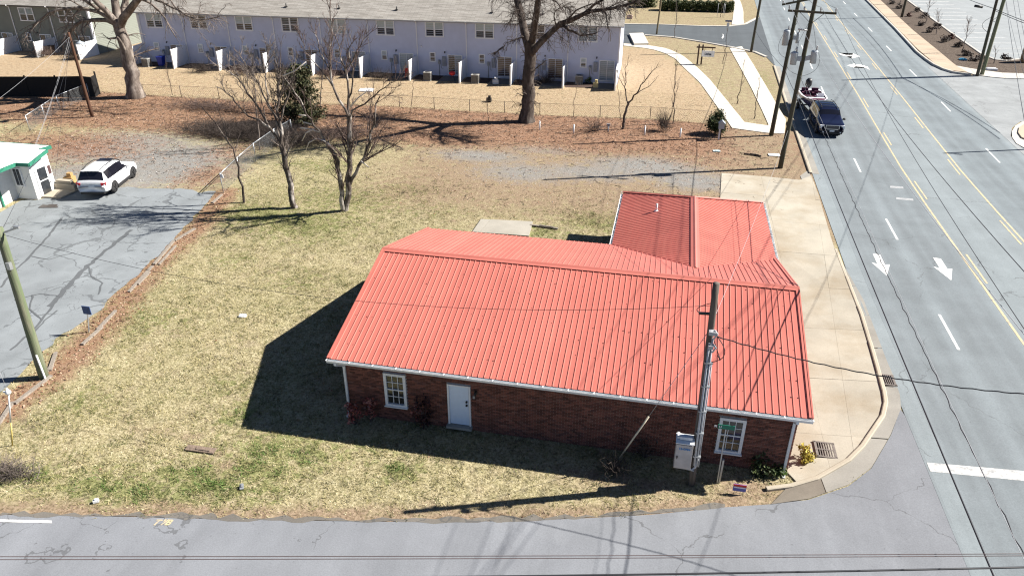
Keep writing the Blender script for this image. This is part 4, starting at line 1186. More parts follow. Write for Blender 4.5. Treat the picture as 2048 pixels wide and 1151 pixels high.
# ================================================================ UTILITY POLES AND WIRES
def wood_mat(name, c, green=None):
    b = NB(name)
    o = b.mix(1.0, c, b.ramp(b.noise(1.0, 5, 0.65, b.pos((14, 14, 0.8))), [(0.3, 0.6), (0.7, 1.25)]), 'MULTIPLY')
    if green: o = b.mix(b.ramp(b.noise(1.5, 4, 0.6, b.pos((3, 3, .5))), [(0.4, 0.0), (0.65, 0.8)]), o, green)
    b.col(o); b.bump(b.noise(1.0, 4, 0.6, b.pos((30, 30, 1.2))), 0.5, 0.02)
    MATS[name] = b.set(0.9, 0, 0.2); return MATS[name]
M_POLE = wood_mat('creosote_pole', (.075, .062, .048), (.075, .085, .055))
M_POLEG = wood_mat('mossy_pole', (.19, .19, .135), (.12, .16, .085))
M_POLEB = wood_mat('brown_pole', (.10, .052, .034))
M_TANK = plain('transformer_grey', (.36, .40, .44), .4, var=.08)
M_WIRE = plain('wire_black', (.025, .026, .032), .5, var=.1)
M_WIREL = plain('wire_bright', (.40, .41, .43), .35, var=.1)
M_CERAM = plain('insulator_grey', (.45, .45, .45), .3)
M_STEEL = plain('galvanised', (.42, .44, .46), .4, metal=.6, var=.15)
M_GREYPIPE = plain('grey_conduit', (.40, .42, .46), .4, var=.1)
POLES = {}
def pole(key, base_px, up_px, z_top, r0, r1, mat, label, dz=0.0):
    b = W(*base_px); u = Yp(*up_px, b.y)
    k = (z_top - b.z) / (u.z - b.z); top = b + (u - b) * k
    t = thing('utility_pole', label, 'utility pole', b)
    mb = MB(b); n = 9
    mb.tube([b.lerp(top, i / n) - (Vector((0, 0, .3)) if i == 0 else Vector()) for i in range(n + 1)], [r0 + (r1 - r0) * i / n for i in range(n + 1)], 10)
    mb.build('shaft', mat, t)
    f = lambda z: b + (top - b) * ((z - b.z) / (top.z - b.z))
    POLES[key] = (t, b, f)
    return t, b, f
def onpole(key, py):
    """height on a pole seen at photo row py"""
    t, b, f = POLES[key]
    lo, hi = b.z, 15.5
    for _ in range(40):
        m_ = (lo + hi) / 2; p = f(m_) - Vector((0, 0, HC)); v = np.array(p)
        row = CY + FPX * (v @ AY) / (v @ AZ)
        if row > py: lo = m_
        else: hi = m_
    return m_
def tank(t, b, p, side, r=.23, h=.85):
    mb = MB(b)
    c = Vector(p) + Vector(side)
    prof = [(-.5, .0), (-.5, .92), (.38, 1.0), (.44, 1.0), (.5, .75), (.53, .3)]
    mb.tube([c + Vector((0, 0, z * h)) for z, _ in prof], [max(.01, q * r) for _, q in prof], 14)
    mb.bar(c, p, .12, .3)
    o = mb.build('transformer', M_TANK, t)
    for a in (-.5, .6):
        m2 = MB(b); q = c + Vector((math.cos(a) * r * .5, math.sin(a) * r * .5, h * .5)); m2.tube([q, q + Vector((0, 0, .1)), q + Vector((0, 0, .2)), q + Vector((0, 0, .3))], [.04, .055, .035, .05], 7); m2.build('bushing', M_CERAM, o)
    return c
def crossarm(t, b, a, c, pins=(0.02, .33, .67, .98)):
    mb = MB(b); a = Vector(a); c = Vector(c); mb.bar(a, c, .11, .14); o = mb.build('crossarm', M_POLE, t)
    out = []
    for k in pins:
        q = a.lerp(c, k); m2 = MB(b); m2.tube([q + Vector((0, 0, .06)), q + Vector((0, 0, .16)), q + Vector((0, 0, .2)), q + Vector((0, 0, .32))], [.025, .05, .07, .04], 7); m2.build('insulator', M_CERAM, o)
        out.append(q + Vector((0, 0, .33)))
    return out
def brace(t, b, p, q):
    mb = MB(b); mb.bar(p, q, .05, .03); mb.build('brace', M_POLE, t)
def loops(t, b, pts, r=.012, mat=None):
    mb = MB(b)
    for pl in pts:
        v = [Vector(q) for q in pl]; P = []
        for i in range(13):
            s_ = i / 12
            P.append(v[0] * (1 - s_) ** 2 + v[1] * 2 * s_ * (1 - s_) + v[2] * s_ ** 2)
        mb.tube(P, r, 4, False)
    mb.build('jumper_cable', mat or M_WIRE, t)

# front pole at the corner of the drive
tF, bF, fF = pole('front', (1560, 336), (1631, 0), 14.6, .18, .12, M_POLE, 'tall dark utility pole with a crossarm and two transformers at the drive')
armz = onpole('front', 25)
ca = fF(armz)
armF = crossarm(tF, bF, Yp(1576, 21.5, bF.y - .2), Yp(1673, 27.5, bF.y - .2))
pk = onpole('front', 47); brace(tF, bF, fF(pk) + Vector((0, -.17, 0)), Yp(1600, 25, bF.y - .2)); brace(tF, bF, fF(pk) + Vector((0, -.17, 0)), Yp(1648, 28, bF.y - .2))
zt = onpole('front', 118)
c1 = tank(tF, bF, fF(zt), (-.62, -.15, 0.05)); c2 = tank(tF, bF, fF(zt), (.66, -.1, .18)); 
loops(tF, bF, [(c1 + Vector((-.2, 0, .4)), c1 + Vector((-.9, 0, -.8)), fF(zt - 1.1)), (c2 + Vector((.2, 0, .4)), c2 + Vector((.9, 0, -1.0)), fF(zt - 1.2)), (c1 + Vector((0, 0, .6)), fF(zt + 1.2) + Vector((-.5, 0, 0)), fF(armz - .3)), (c2 + Vector((0, 0, .6)), fF(zt + 1.2) + Vector((.6, 0, 0)), fF(armz - .3))])
mb = MB(bF); q = fF(onpole('front', 60)); mb.tube([q + Vector((-.15, -.2, 0)), q + Vector((-.75, -.25, .05))], [.06, .05], 8); mb.build('cutout', M_CERAM, tF)
# rear pole
tB, bB, fB = pole('rear', (1542, 271), (1598, 0), 14.0, .18, .12, M_POLE, 'tall dark utility pole at the bend of the white walk with one transformer')
zt2 = onpole('rear', 75)
c3 = tank(tB, bB, fB(zt2), (-.42, -.2, 0), .25, 1.15)
c4 = tank(tB, bB, fB(zt2), (.5, .15, -.05), .12, .8)
loops(tB, bB, [(c3 + Vector((-.2, 0, .3)), c3 + Vector((-.9, 0, -1.2)), fB(zt2 - 1.6)), (c3 + Vector((0, 0, .5)), fB(zt2 + 1) + Vector((.6, 0, 0)), fB(zt2 + 1.8)), (c4, c4 + Vector((.5, 0, -.7)), fB(zt2 - 1.3))])
zr_ = onpole('rear', 3)
armB = crossarm(tB, bB, fB(zr_) + Vector((-1.2, -.2, -.25)), fB(zr_) + Vector((1.2, -.2, .3)))
# third pole at the side street, poles on the right, pale pole by the lane, lamp pole, mossy pole
tS, bS, fS = pole('side', (1502, 104), (1521, 0), 12.0, .17, .13, M_POLE, 'dark utility pole standing at the mouth of the side street')
tR, bR, fR = pole('r1', (1963, 151), (2008, 0), 12.5, .21, .15, M_POLEG, 'thicker greenish utility pole at the right drive, right one of a pair')
tR2, bR2, fR2 = pole('r2', (1954, 153), (1994, 0), 12.5, .17, .12, M_POLE, 'thinner dark utility pole at the right drive, left one of a pair')
tR3, bR3, fR3 = pole('r3', (1803, 35), (1812, 0), 12.5, .2, .14, M_POLE, 'dark utility pole in the mulch strip far up the road')
tP, bP, fP = pole('pale', (1313, 69), (1320, 18), 9.0, .13, .10, plain('pale_pole', (.20, .16, .095), .85, bump=.3), 'slim pale wooden pole standing beside the dark side street')
tL, bL, fL = pole('lamp', (185, 234), (137, 66), 7.25, .15, .11, M_POLEB, 'leaning brown pole with a dish lamp above the gravel lot')
tM, bM, fM = pole('moss', (88, 754), (0, 466), 6.55, .20, .155, M_POLEG, 'thick mossy wooden pole on the edge of the cracked car park')
tX, bX, fX = pole('bld', (1383, 968), (1434, 557), 7.55, .12, .105, wood_mat('weathered_pole', (.135, .115, .10)), 'weathered utility pole with grey conduits in front of the brick wall')
# lamp head
q = fL(6.5)
mb = MB(bL); mb.tube([q, q + Vector((.5, -.1, .12)), q + Vector((.95, -.15, .05))], .03, 6); mb.build('lamp_arm', M_STEEL, tL)
mb = MB(bL); h_ = q + Vector((1.0, -.15, -.02)); mb.tube([h_ + Vector((0, 0, .16)), h_ + Vector((0, 0, .08)), h_, h_ - Vector((0, 0, .12))], [.06, .12, .34, .36], 12); mb.build('lamp_head', M_TANK, tL)
mb = MB(bM); q = fM(bM.z + .9); mb.bar(q + Vector((.17, -.15, -.9)), q + Vector((.13, -.15, .35)), .07, .05); mb.build('conduit', M_WTRIM, tM)
mb = MB(bM); q = fM(5.0); mb.box(q + Vector((.12, -.14, 0)), (.16, .14, .3)); q = fM(6.3); mb.bar(q, q + Vector((.7, .1, .25)), .06); mb.box(q + Vector((.75, .1, .3)), (.25, .1, .09)); mb.build('bracket', M_STEEL, tM)

# conduits, cabinet, bracket on the pole by the wall
ax = (fX(6) - bX).normalized()
mb = MB(bX)
for dx, dy, z0, z1, r in ((.0, -.15, 1.0, 5.9, .038), (.085, -.13, .95, 6.1, .032), (.15, -.07, .9, 5.2, .022)):
    o_ = Vector((dx, dy, 0)); mb.tube([fX(bX.z + z0) + o_, fX(bX.z + (z0 + z1) / 2) + o_, fX(bX.z + z1) + o_], r, 8)
mb.build('conduit', M_GREYPIPE, tX)
mb = MB(bX)
for z in (1.4, 2.4, 3.3, 4.3, 5.2):
    mb.box(fX(bX.z + z) + Vector((.05, -.14, 0)), (.26, .11, .04))
mb.build('strap', M_STEEL, tX)
for z, s_ in ((6.35, .22), (5.85, .15)):
    mb = MB(bX); q = fX(bX.z + z); mb.box(q + Vector((.05, -.2, 0)), (s_, .18, .12)); mb.tube([q + Vector((.1, -.2, .1)), q + Vector((.2, -.25, .0)), q + Vector((.12, -.22, -.2))], .03, 6); mb.build('bracket', M_WIREL, tX)
q = fX(bX.z + 6.9)
mb = MB(bX); mb.bar(q, q + Vector((-.42, .0, -.02)), .07); mb.build('arm', M_BLACK, tX)
loops(tX, bX, [(fX(bX.z + 6.3) + Vector((.1, -.1, 0)), fX(bX.z + 5.5) + Vector((.9, -.2, 0)), fX(bX.z + 5.2) + Vector((.1, -.1, 0))), (fX(bX.z + 6.1) + Vector((.1, -.1, 0)), fX(bX.z + 5.0) + Vector((.55, -.2, 0)), fX(bX.z + 5.5) + Vector((.3, -.1, 0))), (fX(bX.z + 6.9) + Vector((-.4, 0, 0)), fX(bX.z + 6.6) + Vector((-.7, -.1, .5)), fX(bX.z + 7.3))], .014)
cab = Yp(1367, 905, bX.y - .12)
M_CAB = plain('cabinet_metal', (.50, .46, .44), .45, var=.15, scale=4)
ct = thing('utility_cabinet', 'dented grey metal cabinet with a blue number hung on the wooden pole', 'cabinet', cab); ct.scale = (.86, .86, .92)
mb = MB(); mb.box((0, 0, 0), (.66, .42, 1.18)); mb.build('body', M_CAB, ct)
mb = MB(); mb.box((.0, -.225, -.02), (.62, .03, 1.10)); cd = mb.build('door', M_CAB, ct)
mb = MB(); mb.tube([(-.25, -.24, -.02), (-.25, -.28, -.02)], .03, 6); mb.bar((-.25, -.28, .04), (-.25, -.28, -.10), .03); mb.build('handle', M_BLACK, cd)
mb = MB(); mb.add([(-.36, -.27, .60), (.36, -.27, .60), (.36, .25, .68), (-.36, .25, .68), (-.36, -.27, .63), (.36, -.27, .63), (.36, .25, .71), (-.36, .25, .71)], [(0, 3, 2, 1), (4, 5, 6, 7), (0, 1, 5, 4), (1, 2, 6, 5), (2, 3, 7, 6), (3, 0, 4, 7)]); mb.box((.02, .0, .74), (.48, .2, .12)); mb.box((-.27, .08, .73), (.09, .3, .1)); mb.build('hood', M_WTRIM, ct)
mb = MB(); mb.tube([(.28, -.1, -.55), (.38, -.05, -.72), (.52, .0, -.6), (.58, .02, -.2)], .045, 7); mb.tube([(-.2, 0, -.6), (.1, 0, -.72), (.5, 0, -.78)], .03, 6); mb.build('conduit', M_GREYPIPE, ct)
def text_mesh(s, size, mat, name='lettering', ext=.004, bold=0.0, shear=0.0):
    cu = bpy.data.curves.new(name, 'FONT'); cu.body = s; cu.size = size; cu.align_x = 'CENTER'; cu.align_y = 'CENTER'; cu.extrude = ext; cu.offset = bold; cu.shear = shear; cu.resolution_u = 3
    o = bpy.data.objects.new(name, cu); COL.objects.link(o)
    dg = bpy.context.evaluated_depsgraph_get()
    me = bpy.data.meshes.new_from_object(o.evaluated_get(dg)); bpy.data.objects.remove(o)
    me.materials.clear(); me.materials.append(mat); return me
M_BLUEPAINT = plain('blue_paint', (.04, .20, .48), .6)
to = link('lettering', text_mesh('12-0984', .135, M_BLUEPAINT, bold=.004), cd, (.0, -.245, .36)); to.rotation_euler = (R(90), 0, 0)

# guy wire with its pale guard
g0 = W(1233, 924); g1 = fX(bX.z + 6.4)
gt = thing('guy_wire', 'guy wire with a pale sleeve running from the pole to the lawn', 'guy wire', g0)
gm_ = g0 + (g1 - g0) * .02
dirg = (g1 - g0).normalized()
gA = Yp(1233, 922, g0.y); 
mb = MB(g0); mb.tube([g0 - dirg * .1, g1], .010, 5); mb.build('strand', M_STEEL, gt)
# the sleeve reaches as far up the strand as in the photograph
L_ = 2.35
mb = MB(g0); mb.tube([g0 + dirg * .25, g0 + dirg * (L_ + .25)], .032, 7); mb.build('sleeve', plain('sleeve_cream', (.62, .55, .42), .6), gt)

def wire(label, A, B, sag=.3, r=.012, mat=None, n=16, wob=0.0, group=None, name='overhead_wire', ext=None):
    s0, s1 = ext or (0, 1); n = int(n * (s1 - s0))
    A = Vector(A); B = Vector(B); c = (A + B) / 2
    mb = MB(A); P = []
    for i in range(n + 1):
        s_ = s0 + (s1 - s0) * i / n; p = A + (B - A) * s_; p.z -= sag * 4 * s_ * (1 - s_)
        if wob: p += Vector((math.sin(i * 2.1) * wob, 0, math.cos(i * 1.7) * wob))
        P.append(p)
    mb.tube(P, r, 5)
    o = mb.build(name, mat or M_WIRE); o.location = A
    return tag(o, label, 'wire', group)
def far(A, px, py, z):
    return Zp(px, py, z)
# along the near side of the road, from rear pole over front pole and on past the camera
h1 = fF(onpole('front', 187)); h1b = fB(onpole('rear', 138)); h1s = fS(onpole('side', 60))
wire('thick black cable from the front pole down over the near lane', h1, Zp(2008, 1200, 6.2), .15, .021, ext=(0, 1.8))
wire('thick black cable strung between the two tall near poles', h1b, h1, .1, .020)
wire('black cable from the rear pole on to the side street pole', h1s, h1b, .25, .018)
h2 = fF(onpole('front', 150))
wire('wavy lashed cable from the front pole over the near lane', h2, Zp(2075, 1165, 6.9), .35, .013, None, 150, .018, ext=(0, 1.8))
wire('pale messenger wire beside the wavy lashed cable', h2 + Vector((.1, 0, .15)), Zp(2070, 1165, 7.05), .2, .006, M_WIREL, ext=(0, 1.8))
wire('pale wire from the left end of the crossarm running over the road', armF[0], Zp(2060, 683, 10.6), .5, .008, M_WIREL, 20, ext=(0, 1.8))
wire('dark wire from the crossarm running along the turn lane', armF[2], Zp(2060, 556, 10.6), .5, .010, None, 20, ext=(0, 1.8))
wire('dark wire from the right end of the crossarm running along the turn lane', armF[3], Zp(2070, 690, 9.9), .5, .009, None, 20, ext=(0, 1.8))
for i, nm in enumerate(('left', 'middle', 'right')):
    wire(f'wire between the crossarms of the two near poles, {nm} one', armB[[0, 2, 3][i]], armF[[0, 2, 3][i]], .15, .011, M_WIREL if i == 0 else None)
wire('pale service wire from the front pole down to the pole by the brick wall', fF(onpole('front', 260)), fX(bX.z + 6.5), .5, .007, M_WIREL)
wire('twisted black cable from the pole by the wall across the road', fX(bX.z + 6.2) + Vector((.1, -.1, 0)), Zp(2100, 791, 5.9), .35, .019, None, 60, .012, ext=(0, 1.8))
wire('thin dark service wire from the pole by the wall to the mossy pole', fX(bX.z + 7.2), fM(6.3), 1.25, .008, None, 24)
# above the street in the foreground
wire('thin dark wire above the near street, upper of two', Zp(-40, 1112, 8.0), Zp(2100, 1106, 8.0), .02, .007, plain('wire_brown', (.10, .07, .07)), ext=(-1.2, 2.2))
wire('thin dark wire above the near street, lower of two', Zp(-40, 1118, 8.0), Zp(2100, 1110, 8.0), .02, .007, MATS['wire_brown'], ext=(-1.2, 2.2))
wire('thick black cable across the bottom edge above the near street', Zp(1040, 1151, 8.0), Zp(2110, 1132, 8.0), .02, .018, ext=(-1.2, 2.2))
# line on the far side of the road
for i, (dx, z, px_, py_) in enumerate(((-.5, 11.6, 2075, 392), (0, 11.9, 2085, 300), (.5, 11.6, 2090, 262), (-.2, 8.2, 2100, 322))):
    nm = ['left most', 'second', 'third', 'lowest'][i]
    A = fR2(z) + Vector((dx, 0, 0)) if i < 3 else fR(z)
    wire(f'dark wire of the line beyond the road towards the camera, {nm}', A, Zp(px_, py_, z - .4), .3, .011, ext=(0, 1.8))
    wire(f'dark wire of the line beyond the road going away, {nm}', fR3(z - .2) + Vector((dx, 0, 0)), A, .5, .011)
wire('black bundle at the right pair of poles, upper strand', fR2(onpole('r2', 18)), Zp(2110, 62, 6.6), .1, .03, ext=(0, 1.8))
wire('black bundle at the right pair of poles, lower strand', fR2(onpole('r2', 21)), Zp(2110, 68, 6.5), .1, .03, ext=(0, 1.8))
wire('black bundle from the right pair to the far pole', fR2(onpole('r2', 18)), fR3(6.9), .4, .03)
mb = MB(bR2); q = fR2(onpole('r2', 18)) + Vector((-1.5, .3, .15)); mb.tube([q + Vector((-.4, 0, .05)), q + Vector((.4, 0, -.05))], [.13, .13], 8); mb.build('splice_case', M_BLACK, tR2)
loops(tR2, bR2, [(fR2(6.2), fR2(5.0) + Vector((-1.6, 0, .4)), fR2(4.6)), (fR(6.2), fR(5.4) + Vector((-.9, 0, .2)), fR(5.6))], .02)
# wires at the left
wire('pale service wire from the lamp pole to the white building', fL(6.9), Zp(70, 290, 2.9), .25, .008, M_WIREL)
wire('second pale service wire from the lamp pole to the white building', fL(6.6), Zp(57, 330, 2.7), .2, .006, M_WIREL)
wire('pale wire from the lamp pole to the left out of view', fL(6.9), Zp(-30, 218, 6.0), .2, .007, M_WIREL, ext=(0, 1.7))
wire('thin dark stay from the lamp pole to the ledge by the white car', fL(6.8), W(108, 368), .1, .009)
wire('dark wire from the mossy pole over the car park to the lamp pole', fM(6.3), fL(6.4), .7, .008, None, 24)

# ================================================================ VEHICLES
M_CARW = plain('car_white', (.80, .81, .82), .18, var=.02, spec=.6)
M_CARB = plain('car_navy', (.008, .010, .030), .12, var=.05, spec=.8)
M_CARGLASS = plain('car_glass', (.010, .010, .016), .05, spec=.8, var=.05)
M_TYRE = plain('tyre', (.018, .018, .019), .85)
M_RIM = plain('dark_rim', (.05, .05, .055), .35, metal=.5)
M_RIMS = plain('silver_rim', (.45, .46, .48), .3, metal=.7)
M_CLAD = plain('black_cladding', (.022, .022, .024), .6)
M_CHROME = plain('chrome', (.75, .76, .78), .12, metal=1.0, var=.02)
M_LENS = plain('clear_lens', (.75, .78, .80), .1, spec=.8)
M_REDLENS = plain('red_lens', (.45, .012, .02), .2)
M_PLATE = plain('number_plate', (.62, .66, .70), .4)
class Car:
    def __init__(s, st, t, paint):
        s.st = st; s.t = t; s.paint = paint
        s.sec = []
        for (x, w, zl, zb, zt, wt) in st:
            h = [(w * .90, zl), (w * .985, zl + .15), (w, (zl + zb) / 2 + .06), (w * .985, zb - .03), (w * .965, zb), (wt + (w * .96 - wt) * .15, zt - .10 - (.0)), (wt * .93, zt - .012), (wt * .5, zt + .015), (0, zt + .02)]
            if zt - zb < .2: h[5] = (wt + (w * .96 - wt) * .4, zb + (zt - zb) * .6)
            pts = [Vector((x, -a, b_)) for a, b_ in h] + [Vector((x, a, b_)) for a, b_ in h[-2::-1]]
            s.sec.append(pts)
    def S(s, i, u):
        i = min(max(i, 0), len(s.st) - 1.0001); u = min(max(u, 0), 15.9999)
        a = int(i); b_ = int(u); fi = i - a; fu = u - b_
        p = s.sec[a][b_].lerp(s.sec[a][b_ + 1], fu); q = s.sec[a + 1][b_].lerp(s.sec[a + 1][b_ + 1], fu)
        return p.lerp(q, fi)
    def body(s):
        mb = MB(); mb.smooth = True; vs = [p for c in s.sec for p in c]; n = 17
        fs = []
        for i in range(len(s.sec) - 1):
            for k in range(n - 1): fs.append((i * n + k, i * n + k + 1, (i + 1) * n + k + 1, (i + 1) * n + k))
            fs.append((i * n + n - 1, i * n, (i + 1) * n, (i + 1) * n + n - 1))
        b_ = (len(s.sec) - 1) * n
        fs += [tuple(range(n)), tuple(range(b_ + n - 1, b_ - 1, -1))]
        mb.add(vs, fs)
        o = mb.build('body', s.paint, s.t)
        md = o.modifiers.new('sub', 'SUBSURF'); md.levels = 1; md.render_levels = 1
        return o
    def patch(s, name, mat, i0, i1, u0, u1, off=.012, n=6, parent=None, i0b=None, i1b=None):
        mb = MB(); mb.smooth = True; vs = []
        for a in range(n + 1):
            for b_ in range(n + 1):
                v = b_ / n; u = u0 + (u1 - u0) * v
                lo = i0 + ((i0b if i0b is not None else i0) - i0) * v; hi = i1 + ((i1b if i1b is not None else i1) - i1) * v
                i = lo + (hi - lo) * a / n
                p = s.S(i, u); e_ = .02
                di = s.S(i + e_, u) - s.S(i - e_, u); du = s.S(i, u + e_) - s.S(i, u - e_)
                nn = di.cross(du)
                if nn.length > 1e-9: nn.normalize()
                c = Vector((p.x, 0, .6))
                if nn.dot(p - c) < 0: nn = -nn
                vs.append(p + nn * off)
        fs = [(a * (n + 1) + b_, (a + 1) * (n + 1) + b_, (a + 1) * (n + 1) + b_ + 1, a * (n + 1) + b_ + 1) for a in range(n) for b_ in range(n)]
        mb.add(vs, fs); return mb.build(name, mat, parent or s.t)
def wheel(t, x, y, r, w, rim, side):
    mb = MB(); mb.smooth = True; n = 20
    prof = [(-w / 2, r * .7), (-w / 2, r * .93), (-w * .3, r), (w * .3, r), (w / 2, r * .93), (w / 2, r * .70)]
    mb.tube([(x, y + a, r) for a, _ in prof], [q for _, q in prof], n)
    o = mb.build('wheel', M_TYRE, t)
    m2 = MB(); f = y + side * (w / 2 + .004)
    m2.tube([(x, f - side * .05, r), (x, f - side * .006, r)], [r * .66, r * .66], 18)
    for k in range(5):
        a = k * 2 * math.pi / 5; m2.bar((x, f + side * .004, r), (x + math.cos(a) * r * .62, f + side * .004, r + math.sin(a) * r * .62), .07, .03)
    m2.tube([(x, f, r), (x, f + side * .02, r)], [.07, .05], 8)
    m2.build('rim', rim, o)
def arch(t, x, y, r, side):
    mb = MB(); n = 16; vs = []
    for k in range(n + 1):
        a = math.pi * (k / n) * 1.16 - .25
        for q in (r * 1.0, r * 1.17): vs.append((x + math.cos(a) * q, y + side * .012, .36 + math.sin(a) * q))
    vs2 = [(v[0], v[1] - side * .10, v[2]) for v in vs]
    fs = [(2 * k, 2 * k + 1, 2 * k + 3, 2 * k + 2) for k in range(n)]
    mb.add(vs, fs)
    mb.add(vs + vs2, [(2 * k, 2 * k + 2, 2 * k + 2 + len(vs), 2 * k + len(vs)) for k in range(n)])
    # dark well behind the wheel
    mb.poly([(x + math.cos(a) * r, y + side * .006, .36 + math.sin(a) * r) for a in [math.pi * 1.16 * k / 12 - .25 for k in range(13)]])
    mb.build('wheel_arch', M_CLAD, t)
def suv(loc, rz, label, st, paint, rim, sc=1.0, wb=1.42, doors=((4.0, 5.0), (5.015, 5.99), (6.01, 6.92))):
    t = thing('suv', label, 'car', loc, rz); t.scale = (sc, sc, sc)
    c = Car(st, t, paint); c.body()
    c.patch('windscreen', M_CARGLASS, 3.12, 3.93, 5.45, 10.55, .014)
    for k, (a, b_) in enumerate(doors):
        c.patch('side_window', M_CARGLASS, a, b_, 4.06, 4.96, .022, i0b=a, i1b=b_)
        c.patch('side_window', M_CARGLASS, a, b_, 11.94, 11.04, .022)
    c.patch('side_window', M_CARGLASS, 3.45, 4.0, 4.08, 4.55, .012, i0b=3.8); c.patch('side_window', M_CARGLASS, 3.45, 4.0, 11.92, 11.45, .012, i0b=3.8)
    w = st[5][1]
    for sx in (wb, -wb):
        for sd in (-1, 1):
            arch(t, sx, sd * w, .40, sd); wheel(t, sx, sd * (w - .11), .37, .24, rim, sd)
    for sd in (-1, 1):
        mb = MB(); mb.box((0, sd * (w + .0), .30), (2 * wb - .86, .07, .16)); mb.build('side_step', M_CLAD, t)
        mb = MB(); mb.tube([(st[4][0] + .35, sd * (w + .0), 1.08), (st[4][0] + .33, sd * (w + .14), 1.12), (st[4][0] + .33, sd * (w + .25), 1.12)], [.03, .10, .07], 7); mb.build('mirror', paint if paint is M_CARW else M_CLAD, t)
        zt = st[5][4]; mb = MB(); mb.tube([(st[4][0] - .2, sd * .60, st[4][4] + .03), (st[5][0], sd * .61, st[5][4] + .07), (st[6][0], sd * .61, st[6][4] + .07), (st[7][0], sd * .59, st[7][4] + .03)], .025, 6); mb.build('roof_rail', M_CLAD, t)
    mb = MB(); mb.box((0, 0, .30), (st[0][0] * 1.8, 1.5, .14)); mb.build('underbody', M_CLAD, t)
    return t, c
ST_W = [(2.46, .72, .40, .64, .72, .60), (2.36, .89, .26, .76, .86, .76), (2.05, .965, .22, .92, 1.00, .84), (1.28, .985, .22, 1.02, 1.10, .84), (.42, .99, .22, 1.04, 1.70, .68), (-.25, .99, .22, 1.05, 1.79, .69), (-1.3, .99, .22, 1.06, 1.78, .69), (-2.0, .98, .24, 1.07, 1.72, .68), (-2.36, .955, .30, 1.06, 1.12, .86), (-2.46, .92, .34, .98, 1.03, .82), (-2.49, .88, .42, .70, .75, .76)]
pr, pf = W(232, 387), W(269, 354)
hd = math.atan2(pf.y - pr.y, pf.x - pr.x) - .02
mid = (pr + pf) / 2
nrm = Vector((-math.sin(hd), math.cos(hd), 0))
cw = mid + nrm * .96
tW, cW = suv((cw.x, cw.y, tz(cw.x, cw.y) + .02), hd, 'white suv parked beside the small white building', ST_W, M_CARW, M_RIM, 1.0)
cW.patch('rear_window', M_CARGLASS, 7.12, 7.93, 5.3, 10.7, .014)
for sd in (-1, 1):
    mb = MB(); mb.box((-2.40, sd * .80, .93), (.14, .30, .17), M=Matrix.Rotation(sd * -.25, 3, 'Z')); mb.box((-2.28, sd * .915, .95), (.26, .06, .15)); mb.build('tail_light', M_REDLENS, tW)
mb = MB(); mb.box((-2.475, 0, .955), (.04, 1.35, .035)); mb.build('trim', M_CHROME, tW)
mb = MB(); mb.box((-2.492, -.02, .80), (.03, .44, .15)); mb.build('number_plate', M_PLATE, tW)
mb = MB(); mb.box((-2.44, 0, .34), (.12, 1.55, .16)); mb.build('bumper', M_CLAD, tW)
mb = MB(); mb.box((-.02, 0, 1.79), (.62, .85, .025)); mb.build('sunroof', M_CARGLASS, tW)
mb = MB(); mb.box((-2.06, 0, 1.72), (.22, 1.2, .03)); mb.build('spoiler', M_CARW, tW)
ST_B = [(2.62, .80, .38, .78, .86, .70), (2.55, .93, .26, .92, 1.00, .80), (2.25, .985, .24, 1.04, 1.11, .86), (1.35, 1.0, .24, 1.10, 1.18, .87), (.62, 1.0, .24, 1.12, 1.80, .72), (-.1, 1.0, .24, 1.12, 1.90, .74), (-1.5, 1.0, .24, 1.12, 1.90, .74), (-2.3, .99, .26, 1.12, 1.84, .73), (-2.56, .97, .30, 1.10, 1.20, .88), (-2.62, .95, .34, 1.0, 1.05, .86), (-2.64, .9, .42, .72, .78, .8)]
pb = W(1660, 276)
cb = Vector((pb.x - .05, pb.y + 2.7, .02))
tK, cK = suv(cb, R(-90) + .03, 'dark navy suv towing a boat down the road', ST_B, M_CARB, M_RIMS, 1.03, 1.47)
cK.patch('rear_window', M_CARGLASS, 7.12, 7.9, 5.3, 10.7, .014)
for sd in (-1, 1):
    mb = MB(); mb.box((2.50, sd * .76, .86), (.18, .34, .24), M=Matrix.Rotation(sd * -.18, 3, 'Z')); mb.build('headlight', M_LENS, tK)
    mb = MB(); mb.tube([(2.60, sd * .66, .45), (2.655, sd * .66, .45)], [.07, .06], 8); mb.build('fog_lamp', M_LENS, tK)
mb = MB()
for c, d in (((2.60, 0, 1.0), (.1, 1.06, .03)), ((2.615, 0, .70), (.1, .9, .03)), ((2.605, -.50, .85), (.1, .03, .28)), ((2.605, .50, .85), (.1, .03, .28))): mb.box(c, d)
gk = mb.build('grille', M_CHROME, tK)
mb = MB(); mb.box((2.60, 0, .85), (.08, .98, .27)); mb.build('grille_mesh', M_CARB, gk)
mb = MB(); mb.box((2.61, 0, .55), (.1, 1.75, .10)); mb.box((2.58, 0, .38), (.12, 1.6, .12)); mb.build('bumper', M_CLAD, tK)
mb = MB(); mb.box((2.67, 0, .56), (.02, .36, .12)); mb.build('number_plate', M_PLATE, tK)
for i in range(3):
    mb = MB(); mb.box((.15 - i * .7, 0, 1.935), (.06, 1.28, .03)); mb.build('roof_bar', M_CLAD, tK)

